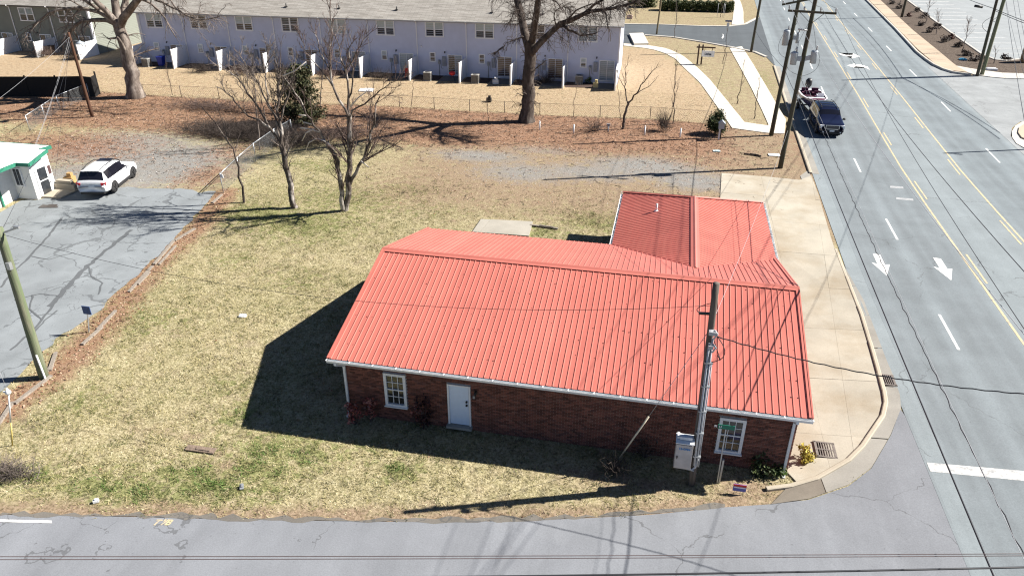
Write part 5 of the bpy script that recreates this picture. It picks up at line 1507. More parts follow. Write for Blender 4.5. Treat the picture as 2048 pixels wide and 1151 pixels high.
# boat on its trailer, bow towards the car
M_HULL = plain('boat_hull', (.035, .03, .075), .2, spec=.7)
M_DECKB = plain('boat_deck_white', (.72, .71, .74), .4, var=.06)
M_MAROON = plain('maroon_carpet', (.085, .018, .045), .85)
bl = cb + Vector((-.30, 5.7, 0))
tB_ = thing('boat', 'purple and white motor boat riding on a trailer behind the navy suv', 'boat', (bl.x, bl.y, .62), R(-90) + .05)
sec = []
for x, w, zk, zs in ((-2.75, 1.02, .12, .78), (-1.5, 1.10, .06, .80), (0, 1.10, .04, .84), (1.2, .92, .08, .90), (2.1, .55, .25, .98), (2.75, .10, .55, 1.05)):
    sec.append([(x, -w, zs), (x, -w * .93, zs * .5 + zk * .5), (x, -w * .6, zk + .06), (x, 0, zk), (x, w * .6, zk + .06), (x, w * .93, zs * .5 + zk * .5), (x, w, zs)])
mb = MB(); mb.smooth = True; n = 7; mb.add([p for s_ in sec for p in s_], [(i * n + k, i * n + k + 1, (i + 1) * n + k + 1, (i + 1) * n + k) for i in range(5) for k in range(6)] + [tuple(range(7))]); mb.build('hull', M_HULL, tB_)
mb = MB(); L = [(s_[0][0], s_[0][1], s_[0][2] + .01) for s_ in sec]; Rr = [(s_[6][0], s_[6][1], s_[6][2] + .01) for s_ in sec]
inn = lambda p, k: (p[0], p[1] * k, p[2])
for i in range(5):
    for S_ in (L, Rr): mb.quad(S_[i], S_[i + 1], inn(S_[i + 1], .86), inn(S_[i], .86))
mb.box((-2.5, 0, .80), (.5, 1.8, .06)); mb.box((.95, 0, .83), (.45, 1.5, .08)); mb.build('deck', M_DECKB, tB_)
mb = MB(); mb.poly([inn(L[3], .86), inn(L[4], .86), inn(L[5], .86), inn(Rr[5], .86), inn(Rr[4], .86), inn(Rr[3], .86)]); mb.build('bow_deck', M_MAROON, tB_)
mb = MB(); mb.box((-.7, 0, .42), (3.0, 1.8, .05)); mb.build('floor', M_MAROON, tB_)
for x, y in ((-1.9, -.45), (-1.9, .45), (-.6, -.45), (-.6, .45)):
    mb = MB(); mb.box((x, y, .60), (.5, .6, .25)); mb.box((x - .26, y, .84), (.12, .6, .46)); mb.build('seat', M_MAROON, tB_)
mb = MB(); mb.box((.35, .42, .80), (.5, .6, .45)); mb.box((.55, .42, 1.08), (.06, .55, .25)); mb.build('console', M_DECKB, tB_)
mo = MB(); mo.smooth = True
mo.tube([(-3.15, 0, .4), (-3.15, 0, .85), (-3.15, 0, 1.1), (-3.12, 0, 1.5), (-3.08, 0, 1.7)], [.10, .14, .30, .30, .16], 10); mo.build('outboard_motor', M_BLACK, tB_)
tt = thing('boat_trailer', 'dark boat trailer hitched behind the navy suv', 'trailer', (bl.x, bl.y, 0.02), R(-90) + .05)
mb = MB()
for sd in (-1, 1): mb.bar((-2.6, sd * .75, .5), (1.6, sd * .75, .5), .09); mb.bar((1.6, sd * .75, .5), (3.3, 0, .5), .09)
mb.bar((-.8, -1.1, .4), (-.8, 1.1, .4), .08); mb.bar((-2.4, -.75, .5), (-2.4, .75, .5), .08); mb.build('frame', M_BLACK, tt)
for sd in (-1, 1):
    wheel(tt, -.8, sd * 1.12, .32, .2, M_RIMS, sd)
    mb = MB(); mb.box((-.8, sd * 1.12, .72), (.9, .28, .05)); mb.box((-.34, sd * 1.12, .62), (.05, .28, .2)); mb.build('mudguard', M_CLAD, tt)
# ================================================================ TREES AND PLANTS
def bark_mat(name, c, light=None, lk=(0.5, 0.7)):
    b = NB(name)
    o = b.mix(1.0, c, b.ramp(b.noise(1.0, 6, 0.7, b.pos((5, 5, 1.3))), [(0.3, 0.38), (0.7, 1.4)]), 'MULTIPLY')
    if light: o = b.mix(b.ramp(b.noise(1.0, 4, 0.6, b.pos((2.2, 2.2, 1.0))), [(lk[0], 0.0), (lk[1], 0.9)]), o, light)
    b.col(o); b.bump(b.noise(1.0, 5, 0.6, b.pos((20, 20, 4))), 0.8, 0.05)
    return b.set(0.95, 0, 0.15)
M_BARKD = bark_mat('dark_bark', (.085, .068, .058), (.20, .175, .155), (.52, .75))
M_BARKO = bark_mat('oak_bark', (.15, .122, .104), (.33, .285, .25), (.46, .66))
M_BARKP = bark_mat('pale_mottled_bark', (.11, .09, .078), (.48, .44, .40), (.50, .64))
M_TWIG = plain('twig', (.075, .058, .050), .9, var=.35, scale=1.2)
M_TWIGR = plain('reddish_twig', (.135, .095, .082), .9, var=.3, scale=1.2)
M_TWIGP = plain('pale_twig', (.165, .135, .118), .9, var=.4, scale=1.5)
M_DEAD = plain('dead_wood', (.56, .51, .46), .9, var=.25, scale=3)

def tubes(P, Rd, sides):
    """P (M,n,3), Rd (M,n) -> vertices, quads"""
    M_, n, _ = P.shape
    d = np.empty_like(P); d[:, 1:-1] = P[:, 2:] - P[:, :-2]; d[:, 0] = P[:, 1] - P[:, 0]; d[:, -1] = P[:, -1] - P[:, -2]
    d /= np.linalg.norm(d, axis=2, keepdims=True) + 1e-9
    ref = np.where(np.abs(d[:, :1, 2:3]) > .9, np.array([1., 0, 0]), np.array([0, 0, 1.]))
    u = np.cross(d, ref); u /= np.linalg.norm(u, axis=2, keepdims=True) + 1e-9
    w = np.cross(d, u)
    a = np.arange(sides) * 2 * np.pi / sides
    V = P[:, :, None, :] + Rd[:, :, None, None] * (u[:, :, None, :] * np.cos(a)[:, None] + w[:, :, None, :] * np.sin(a)[:, None])
    base = (np.arange(M_) * n * sides)[:, None, None]; i = np.arange(n - 1)[None, :, None] * sides; k = np.arange(sides)[None, None, :]; k2 = (k + 1) % sides
    F_ = np.stack([base + i + k, base + i + k2, base + i + sides + k2, base + i + sides + k], -1).reshape(-1, 4)
    return V.reshape(-1, 3), F_

def resamp(pts, n):
    pts = np.asarray(pts, float); L = np.concatenate([[0], np.cumsum(np.linalg.norm(np.diff(pts, axis=0), axis=1))])
    s_ = np.linspace(0, L[-1], n)
    return np.stack([np.interp(s_, L, pts[:, k]) for k in range(3)], 1), L[-1]

def limb_wobble(P, amp, rng):
    n = len(P)
    P[1:-1] += rng.normal(0, amp, (n - 2, 3)); return P

def spawn(P, Rd, per_m, rng, len_f, r_f, ang=(30, 65), up=.15, start=.15, npts=4, rmin=.004, lmin=.15, lmax=9, curl=.25, droop=0.0):
    """children of every branch in the batch"""
    seg = np.linalg.norm(np.diff(P, axis=1), axis=2); L = seg.sum(1); n = P.shape[1]
    cnt = rng.poisson(np.maximum(L * per_m, .0))
    pi = np.repeat(np.arange(len(P)), cnt)
    if len(pi) == 0: return None
    t = start + (1 - start) * rng.random(len(pi)) ** .8
    fi = t * (n - 1); a = np.minimum(fi.astype(int), n - 2); f = (fi - a)[:, None]
    base = P[pi, a] * (1 - f) + P[pi, a + 1] * f
    rb = Rd[pi, a] * (1 - f[:, 0]) + Rd[pi, a + 1] * f[:, 0]
    tan = P[pi, a + 1] - P[pi, a]; tan /= np.linalg.norm(tan, axis=1, keepdims=True) + 1e-9
    rnd = rng.normal(size=tan.shape); perp = rnd - tan * (rnd * tan).sum(1, keepdims=True); perp /= np.linalg.norm(perp, axis=1, keepdims=True) + 1e-9
    an = np.radians(rng.uniform(*ang, len(pi)))[:, None]
    d = tan * np.cos(an) + perp * np.sin(an); d[:, 2] += up; d /= np.linalg.norm(d, axis=1, keepdims=True)
    ln = np.clip(L[pi] * len_f * rng.uniform(.45, 1.2, len(pi)) * (1.15 - .75 * t), lmin, lmax)
    r0 = np.maximum(np.minimum(rb * r_f, ln * .03 + .004), rmin)
    out = np.empty((len(pi), npts, 3)); out[:, 0] = base; dd = d.copy()
    for k in range(1, npts):
        dd = dd + rng.normal(0, curl, dd.shape) * .6; dd[:, 2] += up * .35 - droop * k / npts
        dd /= np.linalg.norm(dd, axis=1, keepdims=True)
        out[:, k] = out[:, k - 1] + dd * (ln / (npts - 1))[:, None]
    rr = r0[:, None] * np.linspace(1, .35, npts)[None]
    return out, np.maximum(rr, rmin * .7)

def make_tree(name, label, cat, base, limbs, mats, levels, seed, group=None, extra=None, keep=None):
    """limbs: list of (points, r0, r1) in world space; levels: spawn() settings, one per order of twig"""
    rng = np.random.default_rng(seed)
    t = thing(name, label, cat, base, 0, group); b = np.array(base)
    VV, FF, off = [], [], 0; LP = []
    for pts, r0, r1 in limbs:
        P, L = resamp(pts, 12); P = limb_wobble(P, min(.05, L * .012), rng)
        rr = np.linspace(r0, r1, 12)
        if r0 > .3 and len(VV) == 0: rr[0] *= 1.42; rr[1] *= 1.12
        V, F_ = tubes(P[None], rr[None], 9 if r0 > .08 else 6)
        VV.append(V - b); FF.append(F_ + off); off += len(V); LP.append((P, rr))
    link('trunk', np_mesh('trunk', np.concatenate(VV), np.concatenate(FF), mats[0], True), t)
    cur = (np.stack([p for p, _ in LP]), np.stack([r for _, r in LP]))
    VV, FF, off = [], [], 0
    pool = [cur]
    for li, lv in enumerate(levels):
        lv = dict(lv); src = pool[lv.pop('src', -1)]; sides = lv.pop('sides', 3)
        ch = spawn(src[0], src[1], rng=rng, **lv)
        if ch is None: continue
        pool.append(ch)
        V, F_ = tubes(ch[0], ch[1], sides); VV.append(V - b); FF.append(F_ + off); off += len(V)
    if VV: link('crown', np_mesh('crown', np.concatenate(VV), np.concatenate(FF), mats[1], False), t)
    return t, LP

def px_limb(pxs, y0, r0, r1, dy=0.0, dy_end=None, first=None):
    n = len(pxs); out = []
    for i, (a, c) in enumerate(pxs):
        k = i / max(1, n - 1)
        out.append(tuple(Yp(a, c, y0 + dy + ((dy_end if dy_end is not None else dy) - dy) * k)))
    if first is not None: out[0] = tuple(first)
    return (out, r0, r1)

# ---- big oak at the left
B = W(272, 194); y0 = B.y
tr = [(270, 196), (268, 170), (262, 140), (254, 110), (246, 78), (237, 50)]
L = [px_limb(tr, y0, .72, .50, first=B - Vector((0, 0, .1)))]
L += [px_limb([(240, 52), (252, 30), (266, 12), (284, -8), (300, -40), (330, -100), (340, -170)], y0, .40, .06, 0, -2.2),
      px_limb([(238, 56), (222, 40), (200, 38), (180, 41), (163, 43), (146, 58), (124, 86)], y0, .24, .07, 0, -1.0),
      px_limb([(238, 50), (233, 20), (228, -10), (222, -70), (205, -150), (212, -240)], y0, .40, .06, 0, 1.0),
      px_limb([(242, 50), (247, 20), (251, -10), (258, -60), (275, -130), (270, -210)], y0, .34, .06, .2, 3.5),
      px_limb([(236, 52), (214, 22), (192, 2), (166, -22), (130, -70), (115, -130)], y0, .32, .05, -.2, -3.0),
      px_limb([(234, 54), (206, 28), (172, 18), (140, 16), (104, 24), (70, 46), (52, 78)], y0, .20, .05, -.4, -2.5),
      px_limb([(208, 28), (180, 6), (150, -6), (110, -14)], y0, .18, .06, -.4, -3),
      px_limb([(284, -8), (306, -4), (330, 8), (362, 25), (394, 41), (418, 40), (440, 33)], y0, .14, .03, -1.2, -2.2),
      px_limb([(250, 100), (236, 74), (222, 78), (214, 76)], y0, .13, .08, -.5, -.8)]
lv = [dict(per_m=1.5, len_f=.5, r_f=.45, ang=(25, 60), up=.0, start=.25, npts=6, lmin=1.2, lmax=4.6, sides=5, rmin=.03, droop=.4, curl=.38),
      dict(per_m=2.2, len_f=.55, r_f=.55, up=-.05, npts=5, lmin=.5, rmin=.014, droop=.4, sides=3, curl=.35),
      dict(per_m=2.4, len_f=.5, r_f=.6, up=-.1, npts=4, lmin=.25, rmin=.009, droop=.4, curl=.35),
      dict(src=0, per_m=4.5, len_f=.16, r_f=.10, up=-.1, start=.15, npts=4, lmin=.35, lmax=1.3, rmin=.012, droop=.4)]
make_tree('oak_tree', 'huge pale barked bare tree at the left before the olive house', 'tree', B, L, (M_BARKO, M_TWIGP), lv, 3)
# ---- big dark oak in the middle
B = W(1053, 243); y0 = B.y
tr = [(1053, 246), (1055, 215), (1057, 180), (1058, 140), (1060, 108), (1061, 84)]
L = [px_limb(tr, y0, .60, .47, first=B - Vector((0, 0, .1)))]
L += [px_limb([(1058, 96), (1052, 70), (1045, 40), (1037, 5), (1026, -40), (1000, -110), (985, -190), (960, -260)], y0, .38, .08, 0, 5),
      px_limb([(1063, 88), (1068, 55), (1074, 20), (1080, -30), (1095, -100), (1090, -180), (1110, -250)], y0, .33, .08, .1, -7.0),
      px_limb([(1030, -20), (1000, -45), (960, -70), (915, -110), (880, -130)], y0, .2, .05, .3, -6),
      px_limb([(1082, -40), (1120, -80), (1165, -130), (1200, -170)], y0, .2, .05, .2, 6),
      px_limb([(1062, 108), (1078, 88), (1098, 68), (1120, 50), (1144, 38), (1170, 26), (1205, 22), (1240, 14), (1275, 2)], y0, .30, .08, -.2, -2.5),
      px_limb([(1120, 52), (1132, 58), (1142, 62), (1160, 70), (1182, 70), (1196, 64)], y0, .12, .03, -1.2, -2.5),
      px_limb([(1168, 27), (1190, 8), (1215, -6), (1250, -20)], y0, .12, .05, -1.5, -3),
      px_limb([(1112, 52), (1108, 35), (1112, 20), (1130, 14), (1146, 22)], y0, .06, .02, -.8, -1.5),
      px_limb([(1040, 20), (1030, 22), (1026, 32), (1018, 45)], y0, .08, .02, -.5, -1.0),
      px_limb([(1056, 85), (1048, 74), (1030, 78), (1008, 92), (990, 108)], y0, .05, .015, -.5, -1.6)]
lv = [dict(per_m=1.2, len_f=.42, r_f=.4, ang=(25, 65), up=.0, start=.3, npts=6, lmin=.9, lmax=3.8, sides=5, rmin=.024, curl=.38, droop=.25),
      dict(per_m=2.2, len_f=.55, r_f=.55, up=.0, npts=5, lmin=.4, rmin=.013, droop=.3),
      dict(per_m=2.6, len_f=.5, r_f=.6, up=.0, npts=4, lmin=.25, rmin=.008, droop=.3),
      dict(src=0, per_m=13, len_f=.26, r_f=.09, up=-.05, start=.12, npts=5, lmin=.7, lmax=2.6, rmin=.022, droop=.5, curl=.42),
      dict(src=-1, per_m=2.6, len_f=.55, r_f=.7, up=-.05, npts=3, lmin=.25, rmin=.012, droop=.3)]
make_tree('oak_tree', 'big dark bare oak before the blue town houses', 'tree', B, L, (M_BARKD, M_TWIG), lv, 5)
# ---- the two lot trees
TW2 = [dict(per_m=2.4, len_f=.42, r_f=.5, ang=(18, 48), up=.22, start=.25, npts=6, lmin=.6, lmax=3.2, sides=4, rmin=.02, curl=.22),
       dict(per_m=3.6, len_f=.55, r_f=.6, ang=(18, 50), up=.16, npts=5, lmin=.4, lmax=1.9, rmin=.0125),
       dict(per_m=4.4, len_f=.55, r_f=.65, ang=(20, 50), up=.12, npts=4, lmin=.25, rmin=.0095)]
B = W(592, 415); y0 = B.y
L = [px_limb([(592, 416), (584, 388), (577, 360), (572, 330), (568, 305), (562, 285)], y0, .20, .155, first=B - Vector((0, 0, .1))),
     px_limb([(566, 300), (562, 262), (557, 225), (558, 190), (555, 160), (548, 120)], y0, .12, .03, 0, .6),
     px_limb([(567, 305), (548, 268), (528, 238), (508, 205), (486, 172), (462, 145), (440, 128)], y0, .10, .02, 0, -.6),
     px_limb([(540, 255), (520, 240), (498, 232), (478, 214), (462, 190), (430, 172)], y0, .07, .015, -.4, -1.2),
     px_limb([(560, 262), (546, 225), (528, 190), (512, 160), (494, 132), (478, 100)], y0, .075, .015, 0, 1.2),
     px_limb([(562, 240), (572, 205), (580, 175), (592, 140), (596, 110)], y0, .06, .015, .2, 1.0),
     px_limb([(570, 320), (584, 280), (596, 268)], y0, .06, .03, -.3, -.5),
     px_limb([(561, 280), (552, 240), (538, 205), (532, 165), (536, 120), (530, 80)], y0, .07, .014, .3, 2.0)]
make_tree('lot_tree', 'bare single trunk tree on the lawn, left of the multi stemmed one', 'tree', B, L, (M_BARKP, M_TWIGP), TW2, 8)
B = W(690, 421); y0 = B.y
L = [px_limb([(690, 422), (695, 392), (698, 360), (699, 330), (700, 300), (700, 265), (699, 230)], y0, .20, .13, first=B - Vector((0, 0, .1))),
     px_limb([(687, 421), (684, 385), (680, 350), (675, 322), (665, 300), (652, 284)], y0, .16, .12, -.1, -.5, first=B + Vector((-.12, -.05, -.1))),
     px_limb([(652, 286), (640, 266), (626, 248), (612, 222), (600, 200), (585, 178), (572, 160), (566, 152)], y0, .08, .02, -.5, -1.0),
     px_limb([(697, 375), (708, 350), (722, 322), (734, 296), (740, 270), (748, 235), (760, 192)], y0, .12, .03, 0, -.5),
     px_limb([(700, 240), (690, 215), (678, 196), (665, 172), (659, 145), (660, 110), (662, 75), (664, 40), (655, 5)], y0, .085, .015, 0, .5),
     px_limb([(699, 232), (696, 200), (697, 175), (690, 140), (682, 112), (674, 85), (668, 60)], y0, .085, .015, .1, 1.4),
     px_limb([(702, 232), (722, 212), (742, 198), (762, 180), (785, 164), (818, 152)], y0, .06, .012, 0, -.8),
     px_limb([(698, 195), (706, 165), (704, 130), (700, 95), (704, 60)], y0, .06, .012, 0, -1.2),
     px_limb([(660, 140), (645, 115), (636, 85), (625, 60)], y0, .045, .01, .3, 1.0),
     px_limb([(665, 172), (650, 150), (632, 128), (612, 105), (600, 70)], y0, .045, .01, .2, .2),
     px_limb([(690, 140), (715, 105), (728, 75), (735, 45)], y0, .045, .01, .4, -.3)]
t_, LP = make_tree('lot_tree', 'bare multi stemmed tree on the lawn with broken white limbs', 'tree', B, L, (M_BARKP, M_TWIGR), TW2, 9)
mb = MB(B)
for pl in ([(652, 283), (634, 277), (618, 285), (612, 300)], [(640, 264), (618, 258), (600, 256)], [(628, 250), (606, 244)], [(616, 232), (598, 230)], [(632, 256), (612, 266), (604, 282)], [(655, 285), (668, 300)], [(700, 215), (716, 196), (732, 184)], [(566, 152), (590, 142), (612, 124)], [(722, 322), (738, 335)]):
    P = [Yp(a, c, y0 - .6) for a, c in pl]; mb.tube(P, [.045 - .025 * i / len(P) for i in range(len(P))], 5)
mb.build('broken_limb', M_DEAD, t_)
# ---- slender trees
SL = [dict(per_m=1.3, len_f=.32, r_f=.5, ang=(20, 50), up=.15, start=.35, npts=5, lmin=.3, lmax=1.8, sides=3, rmin=.008), dict(per_m=2.2, len_f=.5, r_f=.6, ang=(20, 50), up=.1, npts=4, lmin=.2, rmin=.005)]
B = W(488, 405); y0 = B.y
make_tree('young_tree', 'thin crooked bare tree beside the chain link fence post', 'tree', B, [px_limb([(488, 406), (483, 372), (477, 345), (476, 322), (470, 308), (455, 286), (444, 264), (430, 242), (402, 212)], y0, .085, .02, first=B - Vector((0, 0, .1))), px_limb([(446, 268), (434, 262), (420, 264)], y0, .035, .01, -.2, -.6), px_limb([(456, 286), (452, 260), (440, 230), (430, 205)], y0, .03, .01, 0, .5)], (M_BARKD, M_TWIG), [dict(SL[0], per_m=.9), dict(SL[1])], 12)
B = W(1245, 258); y0 = B.y
make_tree('young_tree', 'small dark forked bare tree right of the blue town houses', 'tree', B, [px_limb([(1244, 259), (1248, 235), (1253, 215), (1258, 203)], y0, .12, .09, first=B), px_limb([(1258, 205), (1270, 190), (1284, 168), (1300, 148), (1316, 128)], y0, .075, .015, 0, -.8), px_limb([(1256, 208), (1252, 190), (1250, 168), (1252, 140), (1258, 110)], y0, .06, .012, 0, .8), px_limb([(1270, 190), (1285, 180), (1300, 172), (1318, 150)], y0, .04, .01, .3, 1.2), px_limb([(1252, 180), (1240, 160), (1232, 135)], y0, .035, .01, 0, -.5)], (M_BARKD, M_TWIG), [dict(SL[0], per_m=1.8), dict(SL[1], per_m=2.6)], 13)
SAP = [dict(per_m=3.0, len_f=.26, r_f=.5, ang=(18, 42), up=.3, start=.25, npts=4, lmin=.3, lmax=1.4, sides=3, rmin=.008, curl=.12), dict(per_m=2.5, len_f=.5, r_f=.6, ang=(20, 45), up=.2, npts=3, lmin=.18, rmin=.006)]
def sapling(base_px, top_px, r, label, seed, mats=(M_BARKD, M_TWIGR), dens=1.0, group=None, name='sapling', lean=0.0):
    B = W(*base_px); y0 = B.y; mid_ = ((base_px[0] + top_px[0]) / 2 + random.uniform(-2, 2), (base_px[1] + top_px[1]) / 2)
    lv = [dict(SAP[0], per_m=3.0 * dens), dict(SAP[1])]
    return make_tree(name, label, 'tree', B, [px_limb([base_px, mid_, top_px], y0, r, .012, first=B)], mats, lv, seed, group)
sapling((1346, 248), (1353, 100), .05, 'tall bare sapling between the white marker posts and the curved walk', 21)
sapling((1446, 128), (1456, 52), .05, 'bare sapling right of the hanging sign', 22, dens=.5)
sapling((1474, 208), (1490, 118), .05, 'bare sapling in a mulch ring beside the straight walk', 23, dens=.8)
sapling((1508, 238), (1522, 150), .05, 'bare sapling in a mulch ring, nearest to the walk corner', 24, dens=.8)
sapling((1349, 76), (1353, -10), .05, 'pale stemmed sapling at the edge of the side street', 25, (M_TWIGP, M_TWIGP), 1.2)
sapling((1441, 35), (1444, -12), .05, 'staked sapling before the clipped hedge', 26, dens=.5)
sapling((977, 242), (974, 196), .03, 'low bare sapling beside the black box on the tan lawn', 27, dens=2.5)
sapling((822, 222), (826, 150), .03, 'thin bare sapling at the back fence, left of the big dark oak', 28, dens=1.2)
sapling((1147, 234), (1154, 165), .03, 'thin bare sapling at the back fence, right of the big dark oak', 29, dens=.8)
sapling((1240, 240), (1236, 150), .03, 'thin bare sapling at the corner of the last blue town house', 30, dens=.8)
sapling((345, 190), (330, 120), .03, 'thin bare sapling at the back fence, right of the huge pale tree', 31, dens=1.5)
sapling((1338, 240), (1356, 170), .04, 'many stemmed bare sapling left of the dark evergreen bush', 32, dens=2.0)
sapling((640, 215), (652, 60), .05, 'tall pale bare tree behind the cedar', 33, (M_TWIGP, M_TWIGP), 1.4)
sapling((520, 300), (505, 110), .06, 'bare tree rising from the brush heap', 34, (M_TWIGP, M_TWIGR), 1.5)
sapling((548, 290), (566, 70), .06, 'bare tree between the brush heap and the cedar', 35, (M_TWIGP, M_TWIGR), 1.5)
sapling((735, 265), (752, 150), .05, 'bare sapling among fallen leaves right of the multi stemmed tree', 36, (M_TWIGP, M_TWIGR), 1.2)
CR = [dict(per_m=6.0, len_f=.5, r_f=.5, ang=(20, 55), up=.25, start=.45, npts=4, lmin=.6, lmax=1.6, sides=3, rmin=.012, curl=.15), dict(per_m=3.5, len_f=.5, r_f=.6, ang=(20, 50), up=.1, npts=3, lmin=.2, rmin=.008)]
for bp, tp, lb, sd in (((1924, 107), (1938, 42), 'bare young tree in the mulch strip nearest the right pair of poles', 41), ((1851, 47), (1861, -6), 'bare young tree in the mulch strip, second from the right pair of poles', 42), ((1872, 70), (1878, 22), 'faint bare young tree in the mulch strip between two fuller ones', 43), ((1987, 128), (1992, 100), 'tiny bare tree in the mulch bed right of the pair of poles', 44), ((1800, 10), (1806, -40), 'bare young tree at the top of the mulch strip', 45)):
    B = W(*bp); y0 = B.y
    make_tree('young_tree', lb, 'tree', B, [px_limb([bp, ((bp[0] + tp[0]) / 2 + 1, (bp[1] + tp[1]) / 2), tp], y0, .06, .02, first=B)], (M_TWIGP, M_TWIGR), CR, sd)

# ---- leafy things made of many small leaves
def leaf_mat(name, stops, rough=.6):
    b = NB(name); oi = b.attr('tone').outputs['Fac']
    b.col(b.ramp(oi, stops)); b.b.inputs['Roughness'].default_value = rough
    b.b.inputs['Subsurface Weight'].default_value = 0.0
    return b.set(rough, 0, 0.25)
M_CEDAR = leaf_mat('cedar_leaf', [(0, (.022, .028, .012)), (.5, (.05, .058, .024)), (.8, (.085, .082, .038)), (1, (.13, .10, .05))])
M_EVERG = leaf_mat('evergreen_leaf', [(0, (.014, .022, .008)), (.5, (.03, .048, .016)), (.85, (.07, .09, .03)), (1, (.12, .12, .045))])
M_HEDGE = leaf_mat('hedge_leaf', [(0, (.02, .03, .01)), (.6, (.055, .075, .025)), (1, (.15, .17, .06))])
M_REDLEAF = leaf_mat('red_leaf', [(0, (.10, .02, .018)), (.5, (.24, .06, .05)), (1, (.42, .20, .16))])
M_DARKLEAF = leaf_mat('dark_red_leaf', [(0, (.02, .01, .01)), (.7, (.05, .02, .02)), (1, (.14, .05, .04))])
M_YELLOWL = leaf_mat('yellow_leaf', [(0, (.20, .15, .02)), (.5, (.42, .33, .05)), (1, (.60, .50, .12))])
M_GREYBUSH = leaf_mat('winter_bush', [(0, (.030, .022, .018)), (.6, (.075, .055, .045)), (1, (.13, .10, .08))])
M_REDBUSH = leaf_mat('rust_bush', [(0, (.05, .018, .015)), (.6, (.11, .045, .035)), (1, (.17, .08, .06))])
M_WEED = leaf_mat('weed_green', [(0, (.03, .06, .014)), (.5, (.09, .16, .035)), (1, (.20, .25, .07))])
def leaves(C, size, rng, flat=.3, aspect=1.8):
    """quads at centres C"""
    n = len(C); nrm_ = rng.normal(size=(n, 3)); nrm_[:, 2] = np.abs(nrm_[:, 2]) + flat; nrm_ /= np.linalg.norm(nrm_, axis=1, keepdims=True)
    u = np.cross(nrm_, rng.normal(size=(n, 3))); u /= np.linalg.norm(u, axis=1, keepdims=True) + 1e-9; w = np.cross(nrm_, u)
    s_ = (size * rng.uniform(.6, 1.3, n))[:, None]
    V = np.stack([C - u * s_ * aspect * .5, C + w * s_ * .5, C + u * s_ * aspect * .5, C - w * s_ * .5], 1).reshape(-1, 3)
    return V, np.arange(n * 4).reshape(-1, 4), np.repeat(rng.random(n), 4)
def leaf_obj(name, C, size, mat, rng, parent=None, org=(0, 0, 0), flat=.3, aspect=1.8):
    V, F_, tn = leaves(C, size, rng, flat, aspect)
    return link(name, np_mesh(name, V - np.array(org), F_, mat, False, {'tone': tn}), parent)
def blob_points(rng, n, c, r, clumps=14, cs=.38, shell=.55):
    """points gathered in clumps over a lumpy ellipsoid"""
    d = rng.normal(size=(clumps, 3)); d /= np.linalg.norm(d, axis=1, keepdims=True)
    cc = d * rng.uniform(shell, 1.0, (clumps, 1)) * np.array(r)
    k = rng.integers(0, clumps, n)
    return np.array(c) + cc[k] + rng.normal(0, cs, (n, 3)) * np.array(r) * .62
def stems(mb, base, tips, r, rng):
    for q in tips:
        q = Vector(q); m_ = base.lerp(q, .5) + Vector((rng.normal(0, .05), rng.normal(0, .05), .05)); mb.tube([base, m_, q], [r, r * .7, r * .4], 4, False)
def bush(label, base, r, n, size, mat, seed, cat='shrub', name='shrub', lift=1.0, group=None, clumps=14, nst=8, flat=.3, aspect=1.8, cs=.38):
    rng = np.random.default_rng(seed); base = Vector(base)
    t = thing(name, label, cat, base, 0, group)
    C = blob_points(rng, n, (base.x, base.y, base.z + r[2] * lift), r, clumps, cs); C[:, 2] = np.maximum(C[:, 2], base.z + .02)
    leaf_obj('foliage', C, size, mat, rng, t, base, flat, aspect)
    mb = MB(base); stems(mb, base, C[rng.integers(0, n, nst)], .018, rng); mb.build('stem', M_TWIG, t)
    return t
# cedar behind the lot trees
B = W(606, 248); rng = np.random.default_rng(50)
t = thing('cedar_tree', 'shaggy dark green cedar behind the bare lot trees', 'tree', B)
CC = []
Hc = 4.4
for k in range(210):
    f = rng.random() ** 1.0; z = .15 + f * Hc; rad = (1 - f) ** .45 * 2.1 * (.7 + .6 * math.sin(k * 1.7) ** 2) + .2; a = rng.random() * 6.28; ln = rad * rng.uniform(.5, 1.15)
    for s_ in np.linspace(.25, 1, 7):
        CC.append(np.array([B.x + math.cos(a) * ln * s_, B.y + math.sin(a) * ln * s_, B.z + z + s_ * .35]) + rng.normal(0, .13, (10, 3)))
leaf_obj('crown', np.concatenate(CC), .10, M_CEDAR, rng, t, B, 0.1, 2.4)
mb = MB(B); mb.tube([B, B + Vector((.05, 0, 2.5)), B + Vector((0, 0, Hc))], [.16, .1, .03], 7); mb.build('trunk', M_BARKD, t)
bush('round glossy dark evergreen bush behind the little post box', W(1432, 268), (.72, .7, .9), 5200, .085, M_EVERG, 51, lift=1.05, clumps=26, cs=.34)
# clipped hedge
ha, hb = W(1318, 22), W(1467, 26)
t = thing('clipped_hedge', 'long clipped dark green hedge beyond the side street', 'hedge', ha); rng = np.random.default_rng(52)
n = 16000; ux = rng.random(n); C = np.stack([ha.x + (hb.x - ha.x) * ux, (ha.y + 1.0) + (hb.y - ha.y) * ux + rng.normal(0, .75, n).clip(-1.1, 1.1), .05 + 1.5 * rng.random(n) ** .8 + .12 * np.sin(ux * 60)], 1)
leaf_obj('foliage', C, .15, M_HEDGE, rng, t, ha)
mb = MB(ha)
for k in range(14):
    p = ha.lerp(hb, (k + .5) / 14) + Vector((0, 1, 0)); mb.tube([p, p + Vector((0, 0, .7)), p + Vector((.1, 0, 1.3))], [.05, .04, .02], 5)
mb.build('stem', M_TWIG, t)
# dark conifers at the very top of the frame, behind the town house
bush('dark evergreen mass at the left end of the clipped hedge', W(1285, 14), (2.6, 1.2, .9), 5000, .16, M_HEDGE, 53, clumps=30)
